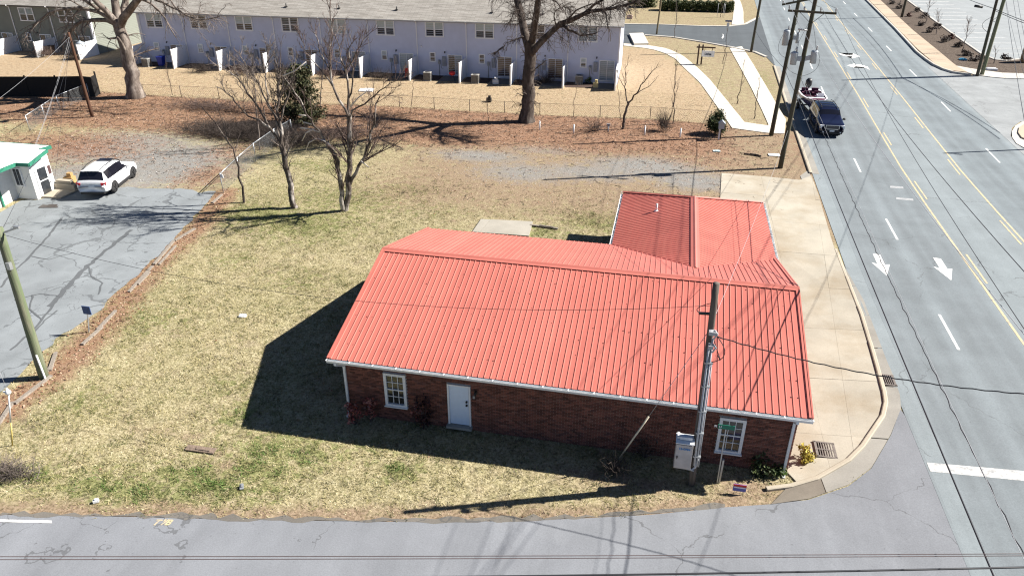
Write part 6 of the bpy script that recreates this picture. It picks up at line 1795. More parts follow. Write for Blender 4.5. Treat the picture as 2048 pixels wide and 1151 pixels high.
# shrubs by the wall
bush('red leaved shrub at the left corner of the brick wall', W(712, 848), (.38, .3, .50), 240, .075, M_REDLEAF, 54, group=None, clumps=9, aspect=2.2)
bush('redder shrub between the corner shrub and the window', W(742, 842), (.28, .24, .55), 150, .075, M_REDLEAF, 55, clumps=7, aspect=2.2, lift=1.2)
bush('dark twiggy shrub just right of the left window', W(848, 856), (.33, .28, .62), 280, .075, M_DARKLEAF, 56, clumps=9, lift=1.2)
bush('small pink leaved sprig below the left window', W(832, 850), (.13, .1, .38), 90, .07, M_REDLEAF, 57, clumps=4, lift=1.4, nst=3)
bush('leafy dark shrub below the right window', W(1528, 948), (.55, .4, .50), 420, .08, M_EVERG, 58, clumps=16, nst=18, cs=.3)
bush('small yellow shrub by the right downspout', W(1606, 920), (.30, .28, .30), 520, .06, M_YELLOWL, 59, clumps=9)
bush('low bright green plant at the foot of the right downspout', W(1556, 950), (.26, .2, .13), 260, .06, M_WEED, 60, clumps=6)
bush('sparse twiggy shrub against the middle of the brick wall', W(1288, 915), (.4, .3, .5), 120, .07, M_GREYBUSH, 61, clumps=10, nst=22)
# winter shrubs in the mulch strip and around the town house beds
k = 0
NTH = 'first second third fourth fifth sixth seventh eighth ninth tenth eleventh twelfth thirteenth fourteenth fifteenth sixteenth'.split()
for px_, py_, rr, red in ((1769, -2, .6, 0), (1783, 9, .55, 0), (1797, 18, .6, 0), (1833, 25, .5, 0), (1818, 34, .4, 1), (1847, 37, .6, 0), (1840, 52, .55, 0), (1872, 58, .55, 0), (1859, 66, .55, 0), (1902, 79, .45, 1), (1890, 85, .6, 0), (1917, 95, .5, 0), (1929, 112, .5, 0), (1961, 120, .5, 0), (2013, 121, .55, 0), (1945, 122, .6, 0)):
    p = W(px_, py_); k += 1
    bush(f'winter shrub in the mulch strip, {NTH[k - 1]} from the top of the photo', p, (rr, rr, rr * .75), 420, .10, M_REDBUSH if red else M_GREYBUSH, 100 + k, group='winter shrubs in the mulch strip', clumps=10)
def brush(label, c, r, n, seed, mat=M_TWIG, name='brush_heap', cat='brush', ln=(.5, 1.6)):
    """tangle of fine bare stems"""
    rng = np.random.default_rng(seed); t = thing(name, label, cat, c)
    P0 = np.stack([c.x + rng.normal(0, r[0] * .5, n), c.y + rng.normal(0, r[1] * .5, n), np.full(n, c.z + .02) + rng.random(n) * r[2] * .4], 1)
    d = rng.normal(size=(n, 3)); d[:, 2] = np.abs(d[:, 2]) * r[2] / max(r[0], .5) * 1.4 + .25; d /= np.linalg.norm(d, axis=1, keepdims=True); L = rng.uniform(*ln, n)[:, None]
    P = np.stack([P0, P0 + d * L * .4, P0 + d * L * .75 + rng.normal(0, .08, (n, 3)), P0 + d * L + rng.normal(0, .14, (n, 3)) - np.array([0, 0, .1])], 1); P[:, :, 2] = np.maximum(P[:, :, 2], c.z + .01)
    Rd = np.full((n, 4), 1.0) * rng.uniform(.005, .014, (n, 1)) * np.array([1, .8, .6, .4])
    V, F_ = tubes(P, Rd, 3); link('stem', np_mesh('stem', V - np.array(c), F_, mat), t)
brush('wide dark heap of brush left of the bare lot trees', W(480, 268), (4.8, 1.7, 1.1), 4200, 70)
brush('tangled brush under the bare lot trees', W(585, 285), (3.2, 1.8, 1.0), 2200, 71)
brush('low tangled brush under the multi stemmed tree limbs', W(690, 270), (3.2, 1.6, .6), 700, 72, M_TWIGR)
brush('reddish brush before the town houses', W(420, 218), (4.5, 1.0, .8), 800, 73, M_TWIGR)
brush('bare twigs clump beside the dark evergreen bush', W(1326, 262), (.5, .4, 1.4), 200, 74, M_TWIG, ln=(.8, 1.8))
brush('small twiggy clump at a white marker post', W(1190, 262), (.7, .4, .8), 130, 75, M_TWIGR)
brush('grey weeds at the left end of the lawn by the near street', W(15, 948), (1.2, .35, .6), 320, 76, M_TWIGP, ln=(.3, .8))
brush('leggy dark shrub in the bed below the big dark oak', W(1090, 168), (1.0, .4, 1.0), 260, 77, M_TWIG)
brush('dead stems by the foot of the guy wire', W(1228, 945), (.45, .25, .5), 120, 78, M_TWIG, ln=(.3, .9))
for i, (px_, py_) in enumerate(((390, 150), (470, 154), (560, 160), (645, 162), (755, 165), (70, 118), (130, 124))):
    brush(['first', 'second', 'third', 'fourth', 'fifth', 'leftmost olive house', 'second olive house'][i] + ' bare shrub in the beds along the privacy screens, counted from the left', W(px_, py_) + Vector((0, 1.2, 0)), (1.3, .5, 1.1), 300, 80 + i, M_TWIGR if i % 2 else M_TWIG, 'shrub', 'shrub', (.5, 1.3))
bush('little green shrub at the rightmost blue town house', W(1178, 166), (.35, .3, .3), 300, .09, M_WEED, 95)

# ================================================================ GRASS, WEEDS, LEAVES ON THE GROUND
M_GRASS = leaf_mat('grass_blade', [(0, (.055, .07, .02)), (.2, (.15, .165, .055)), (.4, (.29, .25, .115)), (.7, (.45, .385, .22)), (1, (.58, .52, .35))], .8)
M_LITTER = leaf_mat('fallen_leaf', [(0, (.05, .025, .015)), (.4, (.17, .08, .045)), (.7, (.30, .16, .10)), (1, (.50, .36, .27))], .8)
rng = np.random.default_rng(200)
POLY_BLD = [(WL - .1, WF - .05), (WRt + .1, WF - .05), (WRt + .1, 41.2), (-1.75, 41.2), (-1.75, 33.7), (WL - .1, 33.7)]
POLY_APR = [(5.3, 20.9)] + [p for p in ap[5:]]
def scatter(n, box, wfun):
    X = rng.uniform(box[0], box[1], n); Y = rng.uniform(box[2], box[3], n)
    w = wfun(X, Y); k = rng.random(n) < w
    return X[k], Y[k]
SE = np.array(STREET_EDGE)
def on_lawn(X, Y):
    ok = (Y > np.interp(X, SE[:, 0], SE[:, 1]) + .05) & ~in_poly(X, Y, POLY_BLD) & ~in_poly(X, Y, lot_poly) & ~in_poly(X, Y, ap) & ~in_poly(X, Y, gpoly) & ~in_poly(X, Y, st)
    ok &= ~((X > -10.9) & (X < -7.1) & (Y > 39.1) & (Y < 41.8))
    return ok & (X < 10)
def grass_w(X, Y):
    g = ground_weights(X, Y)
    return on_lawn(X, Y) * np.clip(1.0 - .9 * g['gravel'] - .75 * g['leaf'] - .78 * g['dirt'] + .3 * g['green'], .03, 1) * np.clip(1.25 - (Y - 15) / 45, .25, 1)
X, Y = scatter(150000, (-28, 9, 15, 54), grass_w)
def tufts(X, Y, h, wd, tone, nb=3, spread=.05):
    n = len(X); Vs = []; tn = []
    for k in range(nb):
        bx = X + rng.normal(0, spread, n); by = Y + rng.normal(0, spread, n); bz = T(bx, by)
        a = rng.uniform(0, 6.28, n); hh = h * rng.uniform(.5, 1.3, n); ln = rng.normal(0, .75, (n, 2)) * hh[:, None]
        ux, uy = np.cos(a) * wd, np.sin(a) * wd
        Vs.append(np.stack([np.stack([bx - ux, by - uy, bz], 1), np.stack([bx + ux, by + uy, bz], 1), np.stack([bx + ln[:, 0], by + ln[:, 1], bz + hh * .8], 1)], 1))
        tn.append(np.clip(tone + rng.normal(0, .12, n), 0, 1))
    V = np.concatenate(Vs).reshape(-1, 3); return V, np.arange(len(V)).reshape(-1, 3), np.repeat(np.concatenate(tn), 3)
def vnoise(X, Y, s_, seed):
    r = np.random.default_rng(seed); G_ = r.random((64, 64)); x = X / s_; y = Y / s_
    xi = np.floor(x).astype(int); yi = np.floor(y).astype(int); fx = x - xi; fy = y - yi; fx = fx * fx * (3 - 2 * fx); fy = fy * fy * (3 - 2 * fy)
    g = lambda i, j: G_[(xi + i) % 64, (yi + j) % 64]
    return (g(0, 0) * (1 - fx) + g(1, 0) * fx) * (1 - fy) + (g(0, 1) * (1 - fx) + g(1, 1) * fx) * fy
gr = ground_weights(X, Y)['green']
vn = vnoise(X, Y, .28, 1) * .45 + vnoise(X, Y, .8, 3) * .3 + vnoise(X, Y, 2.2, 2) * .25
tone = np.clip(.64 - .5 * gr - (vn - .5) * 1.9 + rng.normal(0, .14, len(X)), .02, 1)
V, F_, tn = tufts(X, Y, .055 + .05 * gr + .03 * (1 - tone), .011, tone)
X2, Y2 = scatter(16000, (-28, 9, 15, 48), lambda a, c: grass_w(a, c) * (vnoise(a, c, .9, 9) > .42))
t2 = np.clip(.40 - .4 * ground_weights(X2, Y2)['green'] + rng.normal(0, .22, len(X2)), 0, 1)
V2, F2, tn2 = tufts(X2, Y2, .11, .014, t2, 7, .085)
F_ = np.concatenate([F_, F2 + len(V)]); V = np.concatenate([V, V2]); tn = np.concatenate([tn, tn2])
g_ = link('lawn_grass', np_mesh('lawn_grass', V, F_, M_GRASS, False, {'tone': tn})); tag(g_, kind='stuff')
# rank weeds along the ditch and greener clumps
def weed_w(X, Y):
    return on_lawn(X, Y) * np.clip(ground_weights(X, Y)['green'] - .45, 0, 1) * (vnoise(X, Y, .42, 5) > .56) * 1.5
X, Y = scatter(60000, (-28, 6, 15, 30), weed_w)
V, F_, tn = tufts(X, Y, .13, .016, np.full(len(X), .5), 4, .07)
g_ = link('weeds', np_mesh('weeds', V, F_, M_WEED, False, {'tone': tn})); tag(g_, kind='stuff')
# fallen leaves
def leaf_w(X, Y):
    g = ground_weights(X, Y); ok = on_lawn(X, Y) | ((Y > 40) & (X < 9.5) & ~in_poly(X, Y, lot_poly) & ~in_poly(X, Y, ap))
    return ok * np.clip(.002 + 1.0 * np.clip(g['leaf'] - .08, 0, 1) + .05 * g['dirt'] * (Y > 40), 0, 1) * (Y < np.interp(X, FXs, FYs) + .3)
X, Y = scatter(120000, (-60, 9.5, 15, 67), leaf_w)
C = np.stack([X, Y, T(X, Y) + .02 + rng.random(len(X)) * .03], 1)
V, F_, tn = leaves(C, .07, rng, 1.2, 1.5)
g_ = link('fallen_leaves', np_mesh('fallen_leaves', V, F_, M_LITTER, False, {'tone': tn})); tag(g_, kind='stuff')
# dead twigs among the leaves, loose stones on the gravel
def stick_w(X, Y):
    return ((Y > 44) & (Y < np.interp(X, FXs, FYs)) & (X < 9)) * np.clip(.15 + ground_weights(X, Y)['leaf'], 0, 1) * ~in_poly(X, Y, lot_poly)
X, Y = scatter(5200, (-58, 9, 44, 67), stick_w); n = len(X); a = rng.uniform(0, 6.28, n); L_ = rng.uniform(.15, .8, n)
P = np.stack([np.stack([X, Y, T(X, Y) + .02], 1), np.stack([X + np.cos(a) * L_ * .5, Y + np.sin(a) * L_ * .5, T(X, Y) + .05], 1), np.stack([X + np.cos(a + .4) * L_, Y + np.sin(a + .4) * L_, T(X, Y) + .03], 1)], 1)
V, F_ = tubes(P, np.repeat(rng.uniform(.006, .016, (n, 1)), 3, 1), 3)
g_ = link('dead_twigs', np_mesh('dead_twigs', V, F_, M_TWIG)); tag(g_, kind='stuff')
def stone_w(X, Y):
    return np.clip(ground_weights(X, Y)['gravel'], 0, 1) * ~in_poly(X, Y, lot_poly)
X, Y = scatter(26000, (-50, 7, 42, 62), stone_w)
V, F_, tn = leaves(np.stack([X, Y, T(X, Y) + .018], 1), .055, rng, 2.5, 1.2)
M_STONE = leaf_mat('gravel_stone', [(0, (.10, .095, .09)), (.5, (.26, .255, .245)), (1, (.55, .54, .52))], .9)
g_ = link('loose_gravel', np_mesh('loose_gravel', V, F_, M_STONE, False, {'tone': tn})); tag(g_, kind='stuff')
# short dormant lawn of the town houses: sparse blades
def tan_w(X, Y):
    return (Y > np.interp(X, FXs, FYs) + .2) * (Y < 77) * np.ones(X.shape) * (X < 6)
X, Y = scatter(26000, (-60, 6, 62, 77), tan_w)
V, F_, tn = tufts(X, Y, .05, .02, np.full(len(X), .78), 2, .06)
g_ = link('dormant_grass', np_mesh('dormant_grass', V, F_, M_GRASS, False, {'tone': tn})); tag(g_, kind='stuff')
# ================================================================ FENCES, SIGNS AND SMALL THINGS
M_WOODG = wood_mat('grey_timber', (.27, .235, .20))
M_WOODB = wood_mat('brown_timber', (.16, .11, .08))
M_SIGNBROWN = plain('sign_brown', (.055, .028, .018), .7)
M_SIGNBLUE = plain('sign_blue', (.04, .08, .20), .5)
M_SIGNGREEN = plain('sign_green', (.01, .16, .10), .4)
M_LETTER = plain('letter_dark', (.04, .06, .09), .6)
M_RED = M_RED
M_PLAINRED = plain('red_plastic', (.55, .03, .03), .4)
M_BLUEBIN = plain('blue_plastic', (.01, .035, .35), .45)
M_BLACKF = plain('black_screen', (.006, .006, .007), .8)
# chain link fences
def chain_fence(label, line, H=1.25, step=2.6, wire=.16, r=.0035, top=True, mat=M_STEEL, posts_mat=M_STEEL, rt=.028):
    line = [Vector((a, c, tz(a, c))) for a, c in line]
    t = thing('chain_link_fence', label, 'fence', line[0]); o = line[0]
    pts = [Vector((*q, tz(*q))) for q in resample([(p.x, p.y) for p in line], step)]
    for p in pts:
        mb = MB(o); mb.tube([p, p + Vector((0, 0, H + .05))], .032, 7); mb.build('post', posts_mat, t)
    if top:
        mb = MB(o)
        for a, c in zip(pts[:-1], pts[1:]): mb.tube([a + Vector((0, 0, H)), c + Vector((0, 0, H))], rt, 6)
        mb.build('top_rail', posts_mat, t)
    mb = MB(o); mb.m = 0
    for a, c in zip(pts[:-1], pts[1:]):
        L = (c - a).length; u = (c - a).normalized(); n = int(L / wire)
        for s_ in (1, -1):
            for k in range(-int(H / wire), n + 1):
                x0, x1 = k * wire, k * wire + H
                z0, z1 = 0.0, H
                if x0 < 0: z0 = -x0; x0 = 0
                if x1 > L: z1 = H - (x1 - L); x1 = L
                if x1 - x0 < .05: continue
                A = a + u * (x0 if s_ > 0 else L - x0) + Vector((0, 0, z0)); C_ = a + u * (x1 if s_ > 0 else L - x1) + Vector((0, 0, z1))
                d = (C_ - A).normalized(); w = d.cross(Vector((u.y, -u.x, 0))).normalized() * r
                mb.add([A - w, A + w, C_ + w, C_ - w], [(0, 1, 2, 3)])
    o_ = mb.build('mesh', mat, t); o_['kind'] = 'stuff'
    return t
M_DKSTEEL = plain('dark_mesh', (.11, .085, .065), .8)
chain_fence('grey chain link fence slanting from the cracked car park to the brush', PXM([(447, 386), (480, 352), (512, 322), (552, 292), (585, 272)]), 1.35, 3.2, .12, .004)
chain_fence('low dark chain link fence along the back of the tan lawn', [(x, y - .1) for x, y in FENCE_LINE[1:]], 1.05, 4.2, .22, .003, True, M_DKSTEEL, M_DKSTEEL, .012)
chain_fence('short chain link fence behind the leaning lamp pole', PXM([(60, 262), (120, 220), (180, 195)]), 1.3, 3.0, .13, .004)
mb_ = None
t = thing('gate_frame', 'open rusty chain link gate leaf at the end of the slanting fence', 'gate', W(447, 388))
o = t.location; a = W(447, 388); c = W(404, 388)
mb = MB(o); mb.tube([a + Vector((0, 0, 1.3)), c + Vector((0, 0, .08))], .02, 5); mb.tube([a + Vector((0, 0, .1)), c + Vector((0, 0, .06))], .02, 5); mb.build('frame', M_DKSTEEL, t)
mb = MB(o); mb.box(a + Vector((.12, 0, 1.28)), (.2, .05, .25)); mb.build('latch_plate', M_WTRIM, t)
# black screen fence at the left
t = thing('screen_fence', 'tall solid black screen fence at the left below the olive house', 'fence', W(190, 195))
o = t.location.copy()
pl = PXM([(-80, 190), (0, 193), (60, 193), (120, 193), (172, 192), (191, 194)])
pl2 = resample(pl, 2.4)
for i, (a, c) in enumerate(zip(pl2[:-1], pl2[1:])):
    mb = MB(o); A = Vector((*a, tz(*a))); C_ = Vector((*c, tz(*c))); mb.bar(A + Vector((0, 0, .95)), C_ + Vector((0, 0, .95)), .05, 1.9); mb.build('panel', M_BLACKF, t)
    mb = MB(o); mb.box(A + Vector((0, 0, 1.0)), (.1, .1, 2.05)); mb.build('post', M_BLACKF, t)
A = W(191, 194); C_ = A + Vector((-.3, 1.0, 0))
mb = MB(o); mb.bar(A + Vector((0, 0, .95)), C_ + Vector((0, 0, .95)), .05, 1.9); mb.build('panel', M_BLACKF, t)
mb = MB(o); mb.box(C_ + Vector((0, 0, 1.1)), (.12, .12, 2.2)); mb.build('post', M_BLACKF, t)
# white marker posts and their rope
wp = [W(*q) for q in ((1079, 260), (1147, 267), (1289, 270), (1360, 275))]
for i, p in enumerate(wp):
    t = thing('marker_post', ['white marker post below the big dark oak', 'white marker post second from the big dark oak', 'white marker post right of the small forked tree', 'white marker post nearest to the dark evergreen bush'][i], 'post', p, 0, 'white marker posts along the lot edge')
    mb = MB(); mb.tube([(0, 0, 0), (0, 0, .72)], .062, 8); mb.build('shaft', M_WTRIM, t)
    mb = MB(); mb.tube([(0, 0, .72), (0, 0, .75), (0, 0, .78)], [.075, .075, .03], 8); mb.build('cap', M_WTRIM, t)
p = W(1216, 264); t = thing('marker_post', 'dull grey marker post between the white ones', 'post', p); mb = MB(); mb.tube([(0, 0, 0), (0, 0, .6)], .065, 7); mb.build('shaft', M_GREYBOX, t); mb = MB(); mb.box((0, 0, .62), (.3, .1, .16)); mb.build('cap', M_GREYBOX, t)
for i, (a, c) in enumerate(((wp[0], wp[1]), (wp[1], p), (p, wp[2]))):
    wire(['slack rope from the first white marker post', 'slack rope to the dull grey marker post', 'slack rope from the dull grey marker post to the right'][i], a + Vector((0, 0, .55)), c + Vector((0, 0, .55)), .12, .013, M_WOODG, 10, name='rope')
# timbers along the car park
BT = [((-15, 868), (26, 805)), ((30, 808), (103, 752)), ((84, 752), (105, 732)), ((100, 742), (112, 706)), ((165, 690), (204, 655)), ((196, 660), (232, 622)), ((258, 585), (305, 533)), ((276, 570), (300, 545)), ((308, 530), (348, 482)), ((318, 530), (352, 492)), ((350, 482), (390, 458)), ((425, 407), (444, 390))]
BN = ['at the left edge of the photo', 'running up to the mossy pole', 'lying behind the mossy pole', 'standing off the mossy pole', 'below the small blue sign', 'beside the small blue sign', 'in the red leaves above the blue sign, outer one', 'in the red leaves above the blue sign, inner one', 'at the middle of the leaf line, outer one', 'at the middle of the leaf line, inner one', 'near the tree shadows', 'at the foot of the open gate']
for (a, c), nm in zip(BT, BN):
    A, C_ = W(*a), W(*c); t = MB(A); t.bar(A + Vector((0, 0, .03)), C_ + Vector((0, 0, .02)), .15 if 'inner' not in nm else .11, .12)
    o_ = t.build('timber', M_WOODG); o_.location = A; tag(o_, 'weathered grey timber ' + nm, 'timber', 'weathered timbers edging the car park')
# small signs at the left
p = W(178, 664); t = thing('small_sign', 'small blue sign on a thin post beside the car park', 'sign', p)
u = Yp(172, 618, p.y)
mb = MB(p); mb.bar(p, Yp(174, 614, p.y), .06, .03); mb.build('post', M_STEEL, t)
mb = MB(p); q = Yp(173, 620, p.y - .04); mb.box(q, (.42, .03, .42)); mb.build('plate', M_SIGNBLUE, t)
p = W(25, 890); t = thing('survey_pole', 'thin white and yellow pole with a white cap on the lawn', 'pole', p)
top = Yp(17, 786, p.y)
mb = MB(p); mb.tube([p, p.lerp(top, .45)], .028, 6); mb.build('base', plain('yellow_band', (.60, .48, .16), .6), t)
mb = MB(p); mb.tube([p.lerp(top, .45), top], .026, 6); mb.build('shaft', M_WTRIM, t)
mb = MB(p); mb.tube([top, top + Vector((0, 0, .05)), top + Vector((0, 0, .22))], [.10, .10, .03], 6); mb.box(top + Vector((-.06, 0, .04)), (.28, .06, .05)); mb.build('cap', M_WTRIM, t)
mb = MB(p); mb.tube([top, top + Vector((-.02, 0, 1.0))], .006, 4); mb.build('whip', M_WIREL, t)
# hanging estate sign
p = W(1398, 129); t = thing('hanging_sign', 'brown timber post with a hanging white sign reading Lithia', 'sign', p)
y = p.y; H = Yp(1403, 94, y).z - p.z
x0 = p.x
for dx in (-.22, .22):
    mb = MB(p); mb.box((x0 + dx, y, p.z + H / 2 + .05), (.17, .17, H + .2)); mb.tube([(x0 + dx, y, p.z + H + .15), (x0 + dx, y, p.z + H + .22), (x0 + dx, y, p.z + H + .32)], [.1, .1, .02], 6); mb.build('post', M_SIGNBROWN, t)
xr = Yp(1431, 97, y).x
mb = MB(p); mb.box(((x0 - .5 + xr) / 2, y - .1, p.z + H - .02), (xr - x0 + .5, .14, .14)); mb.build('arm', M_SIGNBROWN, t)
s0, s1 = Yp(1404, 101, y), Yp(1428, 114, y)
mb = MB(p); mb.box(((s0.x + s1.x) / 2, y - .1, (s0.z + s1.z) / 2), (s1.x - s0.x, .07, s0.z - s1.z)); bo = mb.build('board', M_WTRIM, t)
for k in (.22, .8):
    mb = MB(p); mb.bar((s0.x + (s1.x - s0.x) * k, y - .1, p.z + H - .05), (s0.x + (s1.x - s0.x) * k, y - .1, s0.z - .06), .06); mb.build('hanger', M_SIGNBROWN, t)
lo = link('lettering', text_mesh('Lithia', (s0.z - s1.z) * .52, M_LETTER, bold=.015), bo, Vector(((s0.x + s1.x) / 2, y - .142, (s0.z + s1.z) / 2 - .04)) - p); lo.rotation_euler = (R(90), 0, 0)
# bird house style box on a post
p = W(1440, 300); p = W(1437, 279)
t = thing('post_box', 'little grey roofed box on a white post before the evergreen bush', 'post box', p)
mb = MB(); mb.box((0, 0, .45), (.12, .12, .9)); mb.build('post', M_WTRIM, t); mb = MB(); mb.box((.12, 0, .5), (.08, .1, 1.0)); mb.build('brace', M_BLACK, t)
mb = MB(); mb.box((.1, 0, 1.15), (.46, .4, .45)); mb.build('box', M_TANK, t)
mb = MB(); mb.add([(-.18, -.26, 1.37), (.38, -.26, 1.37), (.1, -.26, 1.62), (-.18, .26, 1.37), (.38, .26, 1.37), (.1, .26, 1.62)], [(0, 1, 2), (5, 4, 3), (0, 2, 5, 3), (1, 4, 5, 2)]); mb.build('roof', M_TANK, t)
# green street sign by the wall
p = W(1434, 965); t = thing('street_sign', 'green street name sign on a metal post leaning by the brick wall', 'street sign', p)
y = p.y; top = Yp(1452, 856, y)
mb = MB(p); mb.bar(p, top, .06, .04); mb.build('post', M_STEEL, t)
mb = MB(p); mb.bar(p + Vector((.07, .03, 0)), Yp(1447, 918, y + .03), .10, .06); mb.build('stub_post', M_STEEL, t)
a, c = Yp(1436, 851, y), Yp(1470, 855, y); ctr = (a + c) / 2
mb = MB(p); mb.box(ctr + Vector((0, -.02, 0)), (c.x - a.x, .02, .17)); bo = mb.build('blade', M_SIGNGREEN, t)
lo = link('lettering', text_mesh('N  U', .12, M_WTRIM, bold=.004), bo, ctr + Vector((-.28, -.034, 0)) - p); lo.rotation_euler = (R(90), 0, 0)
# yard sign
p = W(1477, 987); t = thing('yard_sign', 'small red white and blue yard sign at the corner of the lawn', 'sign', p)
mb = MB(); mb.box((0, 0, .28), (.44, .02, .30)); bo = mb.build('panel', plain('yard_blue', (.12, .14, .45), .5), t)
mb = MB(); mb.box((0, -.013, .385), (.44, .008, .09)); mb.build('red_band', M_PLAINRED, bo)
mb = MB(); mb.box((0, -.013, .30), (.40, .008, .05)); mb.build('white_band', M_WTRIM, bo)
mb = MB()
for s_ in (-.15, .15): mb.tube([(s_, 0, 0), (s_, 0, .2)], .006, 4)
mb.build('stake', M_STEEL, t)
# drain grates
def grate(px, w, d, nb, label, rows=2):
    p = W(*px); t = thing('drain_grate', label, 'drain grate', (p.x, p.y, p.z + .05))
    mb = MB(); mb.box((0, 0, -.02), (w, d, .02)); mb.build('pit', plain('pit_black', (.012, .011, .01), .9), t)
    mb = MB()
    for c, dd in (((0, d / 2, 0), (w + .12, .07, .05)), ((0, -d / 2, 0), (w + .12, .07, .05)), ((w / 2, 0, 0), (.07, d, .05)), ((-w / 2, 0, 0), (.07, d, .05))): mb.box(c, dd)
    if rows == 2: mb.box((0, 0, .0), (w, .06, .045))
    fr = mb.build('frame', plain('rusty_iron', (.17, .145, .13), .8, var=.4, scale=9), t)
    for i in range(nb):
        mb = MB(); mb.box((-w / 2 + (i + .5) * w / nb, 0, .003), (w / nb * .38, d, .04)); mb.build('bar', MATS['rusty_iron'], t)
grate((1650, 901), .66, .82, 8, 'rusty storm drain grate in the concrete apron corner')
grate((1773, 761), .55, .72, 7, 'rusty drain grate in the gutter along the road', 1)
# litter, boards and small bits
def slab_thing(name, label, cat, px, size, mat, rz=0.0, tilt=(0, 0), dz=.02):
    p = W(*px); o = thing(name, label, cat, (p.x, p.y, p.z + dz), rz)
    return o, p
def plate(name, label, cat, px, size, mat, rz=0.0, tilt=(0.0, 0.0), dz=.03):
    p = W(*px); mb = MB(); mb.box((0, 0, 0), size, M=Matrix.Rotation(tilt[0], 3, 'X') @ Matrix.Rotation(tilt[1], 3, 'Y'))
    mb.box((size[0] * .1, size[1] * .05, size[2] * .8), (size[0] * .5, size[1] * .6, size[2] * .6), M=Matrix.Rotation(tilt[0] + .08, 3, 'X'))
    o = mb.build(name, mat); o.location = (p.x, p.y, p.z + dz + size[2] / 2); o.rotation_euler = (0, 0, rz)
    return tag(o, label, cat)
plate('paper_scrap', 'crumpled white scrap lying in the middle of the lawn', 'litter', (486, 633), (.34, .22, .05), M_WTRIM, .2, (.15, .1))
plate('crushed_can', 'shiny crushed can in the weeds near the street', 'litter', (484, 976), (.13, .22, .08), M_STEEL, .5, (.3, .1))
plate('paper_scrap', 'small white scrap at the edge of the near street', 'litter', (193, 1004), (.18, .12, .08), M_WTRIM, .6)
plate('flat_board', 'white flat board lying on the verge by the tall pole', 'board', (1548, 311), (.85, .55, .04), M_WTRIM, .05)
plate('flat_board', 'small pale blue board lying on the leaves of the lot', 'board', (1433, 303), (.55, .36, .04), plain('pale_blue', (.48, .60, .60), .6), .1)
plate('plank', 'rotten brown plank half sunk in the front lawn', 'plank', (402, 900), (1.15, .26, .05), wood_mat('half_sunk_wood', (.24, .18, .14)), .02, (.12, 0))
plate('plank', 'grey plank lying beside the concrete pad', 'plank', (1088, 455), (1.75, .14, .07), M_WOODG, -.1)
plate('flat_board', 'pale board propped on the tan lawn', 'board', (733, 182), (1.4, .8, .10), M_WTRIM, .15, (.1, 0))
plate('fallen_branch', 'dark fallen branch on the verge', 'branch', (1505, 311), (1.3, .1, .08), M_BARKD, -.3)
plate('white_box', 'white box on the patio of the third town house from the right', 'box', (991, 168), (.6, .45, .40), M_WTRIM, .3)
plate('yellow_box', 'yellow box beside the rightmost patio', 'box', (1191, 176), (.52, .4, .5), plain('box_yellow', (.50, .42, .22), .7), .0)
plate('black_box', 'black box with a white end on the tan lawn', 'box', (978, 204), (.45, .4, .35), M_BLACK, .0)
plate('debris_box', 'brown wooden crate on the ledge beside the white suv', 'crate', (142, 366), (.62, .45, .45), plain('crate_tan', (.46, .28, .12), .7), .1)
plate('ledge_block', 'white concrete ledge block behind the white suv', 'block', (128, 378), (2.2, .5, .4), M_KERB, .0)
plate('dark_mat', 'oily dark wet patch of debris before the glass door', 'debris', (100, 412), (1.2, .6, .02), plain('wet_patch', (.06, .05, .045), .5), .2, dz=.0)
# bins and grill by the town houses
def bin_(px, mat, label):
    p = W(*px); t = thing('wheelie_bin', label, 'bin', p + Vector((0, .6, 0)), TANG)
    mb = MB(); n = 4; mb.add([(-.25, -.28, .08), (.25, -.28, .08), (.25, .28, .08), (-.25, .28, .08), (-.33, -.38, 1.0), (.33, -.38, 1.0), (.33, .38, 1.0), (-.33, .38, 1.0)], [(0, 3, 2, 1), (0, 1, 5, 4), (1, 2, 6, 5), (2, 3, 7, 6), (3, 0, 4, 7), (4, 5, 6, 7)]); mb.build('body', mat, t)
    mb = MB(); mb.box((0, 0, 1.04), (.72, .84, .07)); mb.build('lid', mat, t)
    for s_ in (-.26, .26):
        mb = MB(); mb.tube([(s_ - .03, .3, .12), (s_ + .03, .3, .12)], .12, 10); mb.build('wheel', M_TYRE, t)
bin_((318, 134), M_BLUEBIN, 'blue wheeled bin at the leftmost blue town house')
bin_((97, 112), plain('brown_bin', (.07, .05, .04), .6), 'brown wheeled bin by the olive house')
def grill(px, label):
    p = W(*px); t = thing('kettle_grill', label, 'grill', p)
    mb = MB(); mb.smooth = True; mb.tube([(0, 0, .62), (0, 0, .68), (0, 0, .8), (0, 0, .95), (0, 0, 1.05), (0, 0, 1.1)], [.1, .26, .34, .33, .2, .03], 14); mb.build('bowl', M_PLAINRED, t)
    for k in range(3):
        a = k * 2.09; mb = MB(); mb.bar((math.cos(a) * .14, math.sin(a) * .14, .66), (math.cos(a) * .3, math.sin(a) * .3, 0), .03); mb.build('leg', M_BLACK, t)
grill((905, 163), 'red kettle grill on the patio of the fourth town house from the right')
t = thing('garden_chair', 'red garden chair on the patio of the fifth town house from the right', 'chair', W(815, 157), .3)
mb = MB(); mb.box((0, 0, .42), (.5, .5, .05)); mb.build('seat', M_PLAINRED, t)
mb = MB(); mb.box((0, .24, .75), (.5, .05, .6)); mb.build('backrest', M_PLAINRED, t)
for sx in (-.22, .22):
    for sy in (-.22, .22):
        mb = MB(); mb.box((sx, sy, .2), (.05, .05, .4)); mb.build('leg', M_PLAINRED, t)
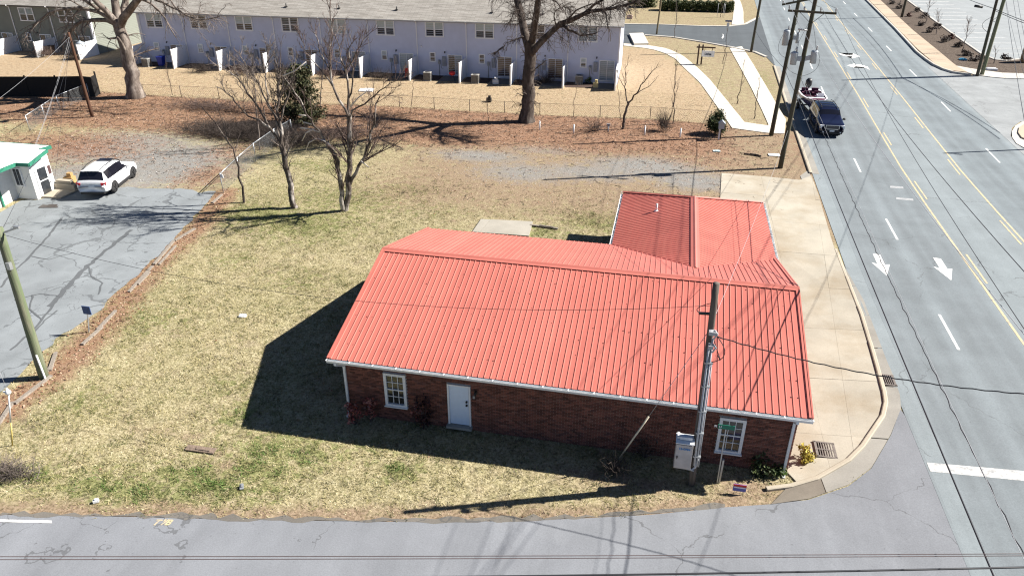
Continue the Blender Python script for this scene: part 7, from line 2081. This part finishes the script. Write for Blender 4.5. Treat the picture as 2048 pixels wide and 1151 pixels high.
# street sign at the side street, stakes of the sapling, cream boulder sign at the right edge
p = W(1447, 128) if False else W(1457, 90); p = W(1451, 84); t = thing('street_sign', 'street name sign on a tall thin post at the side street', 'street sign', p); top = Yp(1457, 44, p.y)
mb = MB(p); mb.bar(p, top, .07, .05); mb.build('post', M_STEEL, t); mb = MB(p); mb.box(top + Vector((.0, 0, .1)), (.85, .03, .2)); mb.build('blade', M_SIGNBLUE, t); mb = MB(p); mb.box(top + Vector((0, 0, -.35)), (.34, .03, .45)); mb.build('plate', M_WTRIM, t)
p = W(1441, 35)
for i, (dx, dy) in enumerate(((-.55, .0), (.35, .5), (.5, -.4))):
    q = p + Vector((dx, dy, 0)); mb = MB(q); mb.tube([q, q + Vector((0, 0, 2.1))], .03, 5); o_ = mb.build('tree_stake', M_WIREL); o_.location = q; tag(o_, ['left', 'far', 'right'][i] + ' pale stake of the sapling before the hedge', 'stake')
p = W(2042, 125); t = MB(); t.smooth = True; t.tube([(0, 0, 0), (0, 0, .8), (0, 0, 1.7), (.1, 0, 2.4), (.35, 0, 2.8)], [.55, .6, .58, .45, .2], 10); o_ = t.build('entrance_pillar', plain('tan_stone', (.40, .26, .13), .8, var=.2)); o_.location = p + Vector((.4, 0, 0)); tag(o_, 'tan rounded entrance pillar at the right edge of the photo', 'pillar')
p = W(1982, 141); o_ = MB(); o_.box((0, 0, .12), (1.1, .7, .24)); o_.box((.0, 0, .26), (.9, .5, .06)); o_ = o_.build('valve_box', M_WTRIM); o_.location = p; tag(o_, 'white low box in the mulch behind the right pair of poles', 'box')
p = W(1925, 121); o_ = MB(); o_.box((0, 0, .1), (.8, .5, .2)); o_.box((0, .1, .22), (.5, .3, .06)); o_ = o_.build('valve_cover', plain('cyan_cover', (.05, .28, .45), .5)); o_.location = p; tag(o_, 'small bright blue cover in the mulch strip', 'cover')
p = W(1259, 38); o_ = MB(); o_.box((0, 0, .25), (.9, .4, .5)); o_.box((0, 0, .55), (.6, .3, .12)); o_ = o_.build('sidewalk_sign', plain('pinkish', (.60, .45, .40), .7)); o_.location = p; tag(o_, 'small pinkish stone block beyond the side street', 'block')
# unseen pole right of the frame, added to cast its shadow across the lanes
sp_ = Zp(2056, 297, .1); t = thing('unseen_pole', 'tall grey unseen pole added beyond the right edge for its shadow', 'street light', (sp_.x + .9, sp_.y + .35, 0))
mb = MB(); mb.tube([(0, 0, 0), (0, 0, 6.6)], [.13, .09], 8); mb.build('shaft', M_STEEL, t); mb = MB(); mb.bar((0, 0, 6.6), (.9, 0, 6.7), .08); mb.box((1.1, 0, 6.7), (.5, .2, .1)); mb.build('lamp_head', M_STEEL, t)
# yellow utility paint on the street
for s_, px_ in (('T', (312, 1045)), ("'", (323, 1045)), ('/B', (333, 1045))):
    p = W(*px_); o_ = link('paint_mark', text_mesh(s_, .34, M_YELLOW, 'paint_mark', 0.0, .012, .35), street, (p.x, p.y, p.z + .024)); o_.rotation_euler = (0, 0, .18)
# distant tree belt and ground cover beyond the frame keep the horizon closed
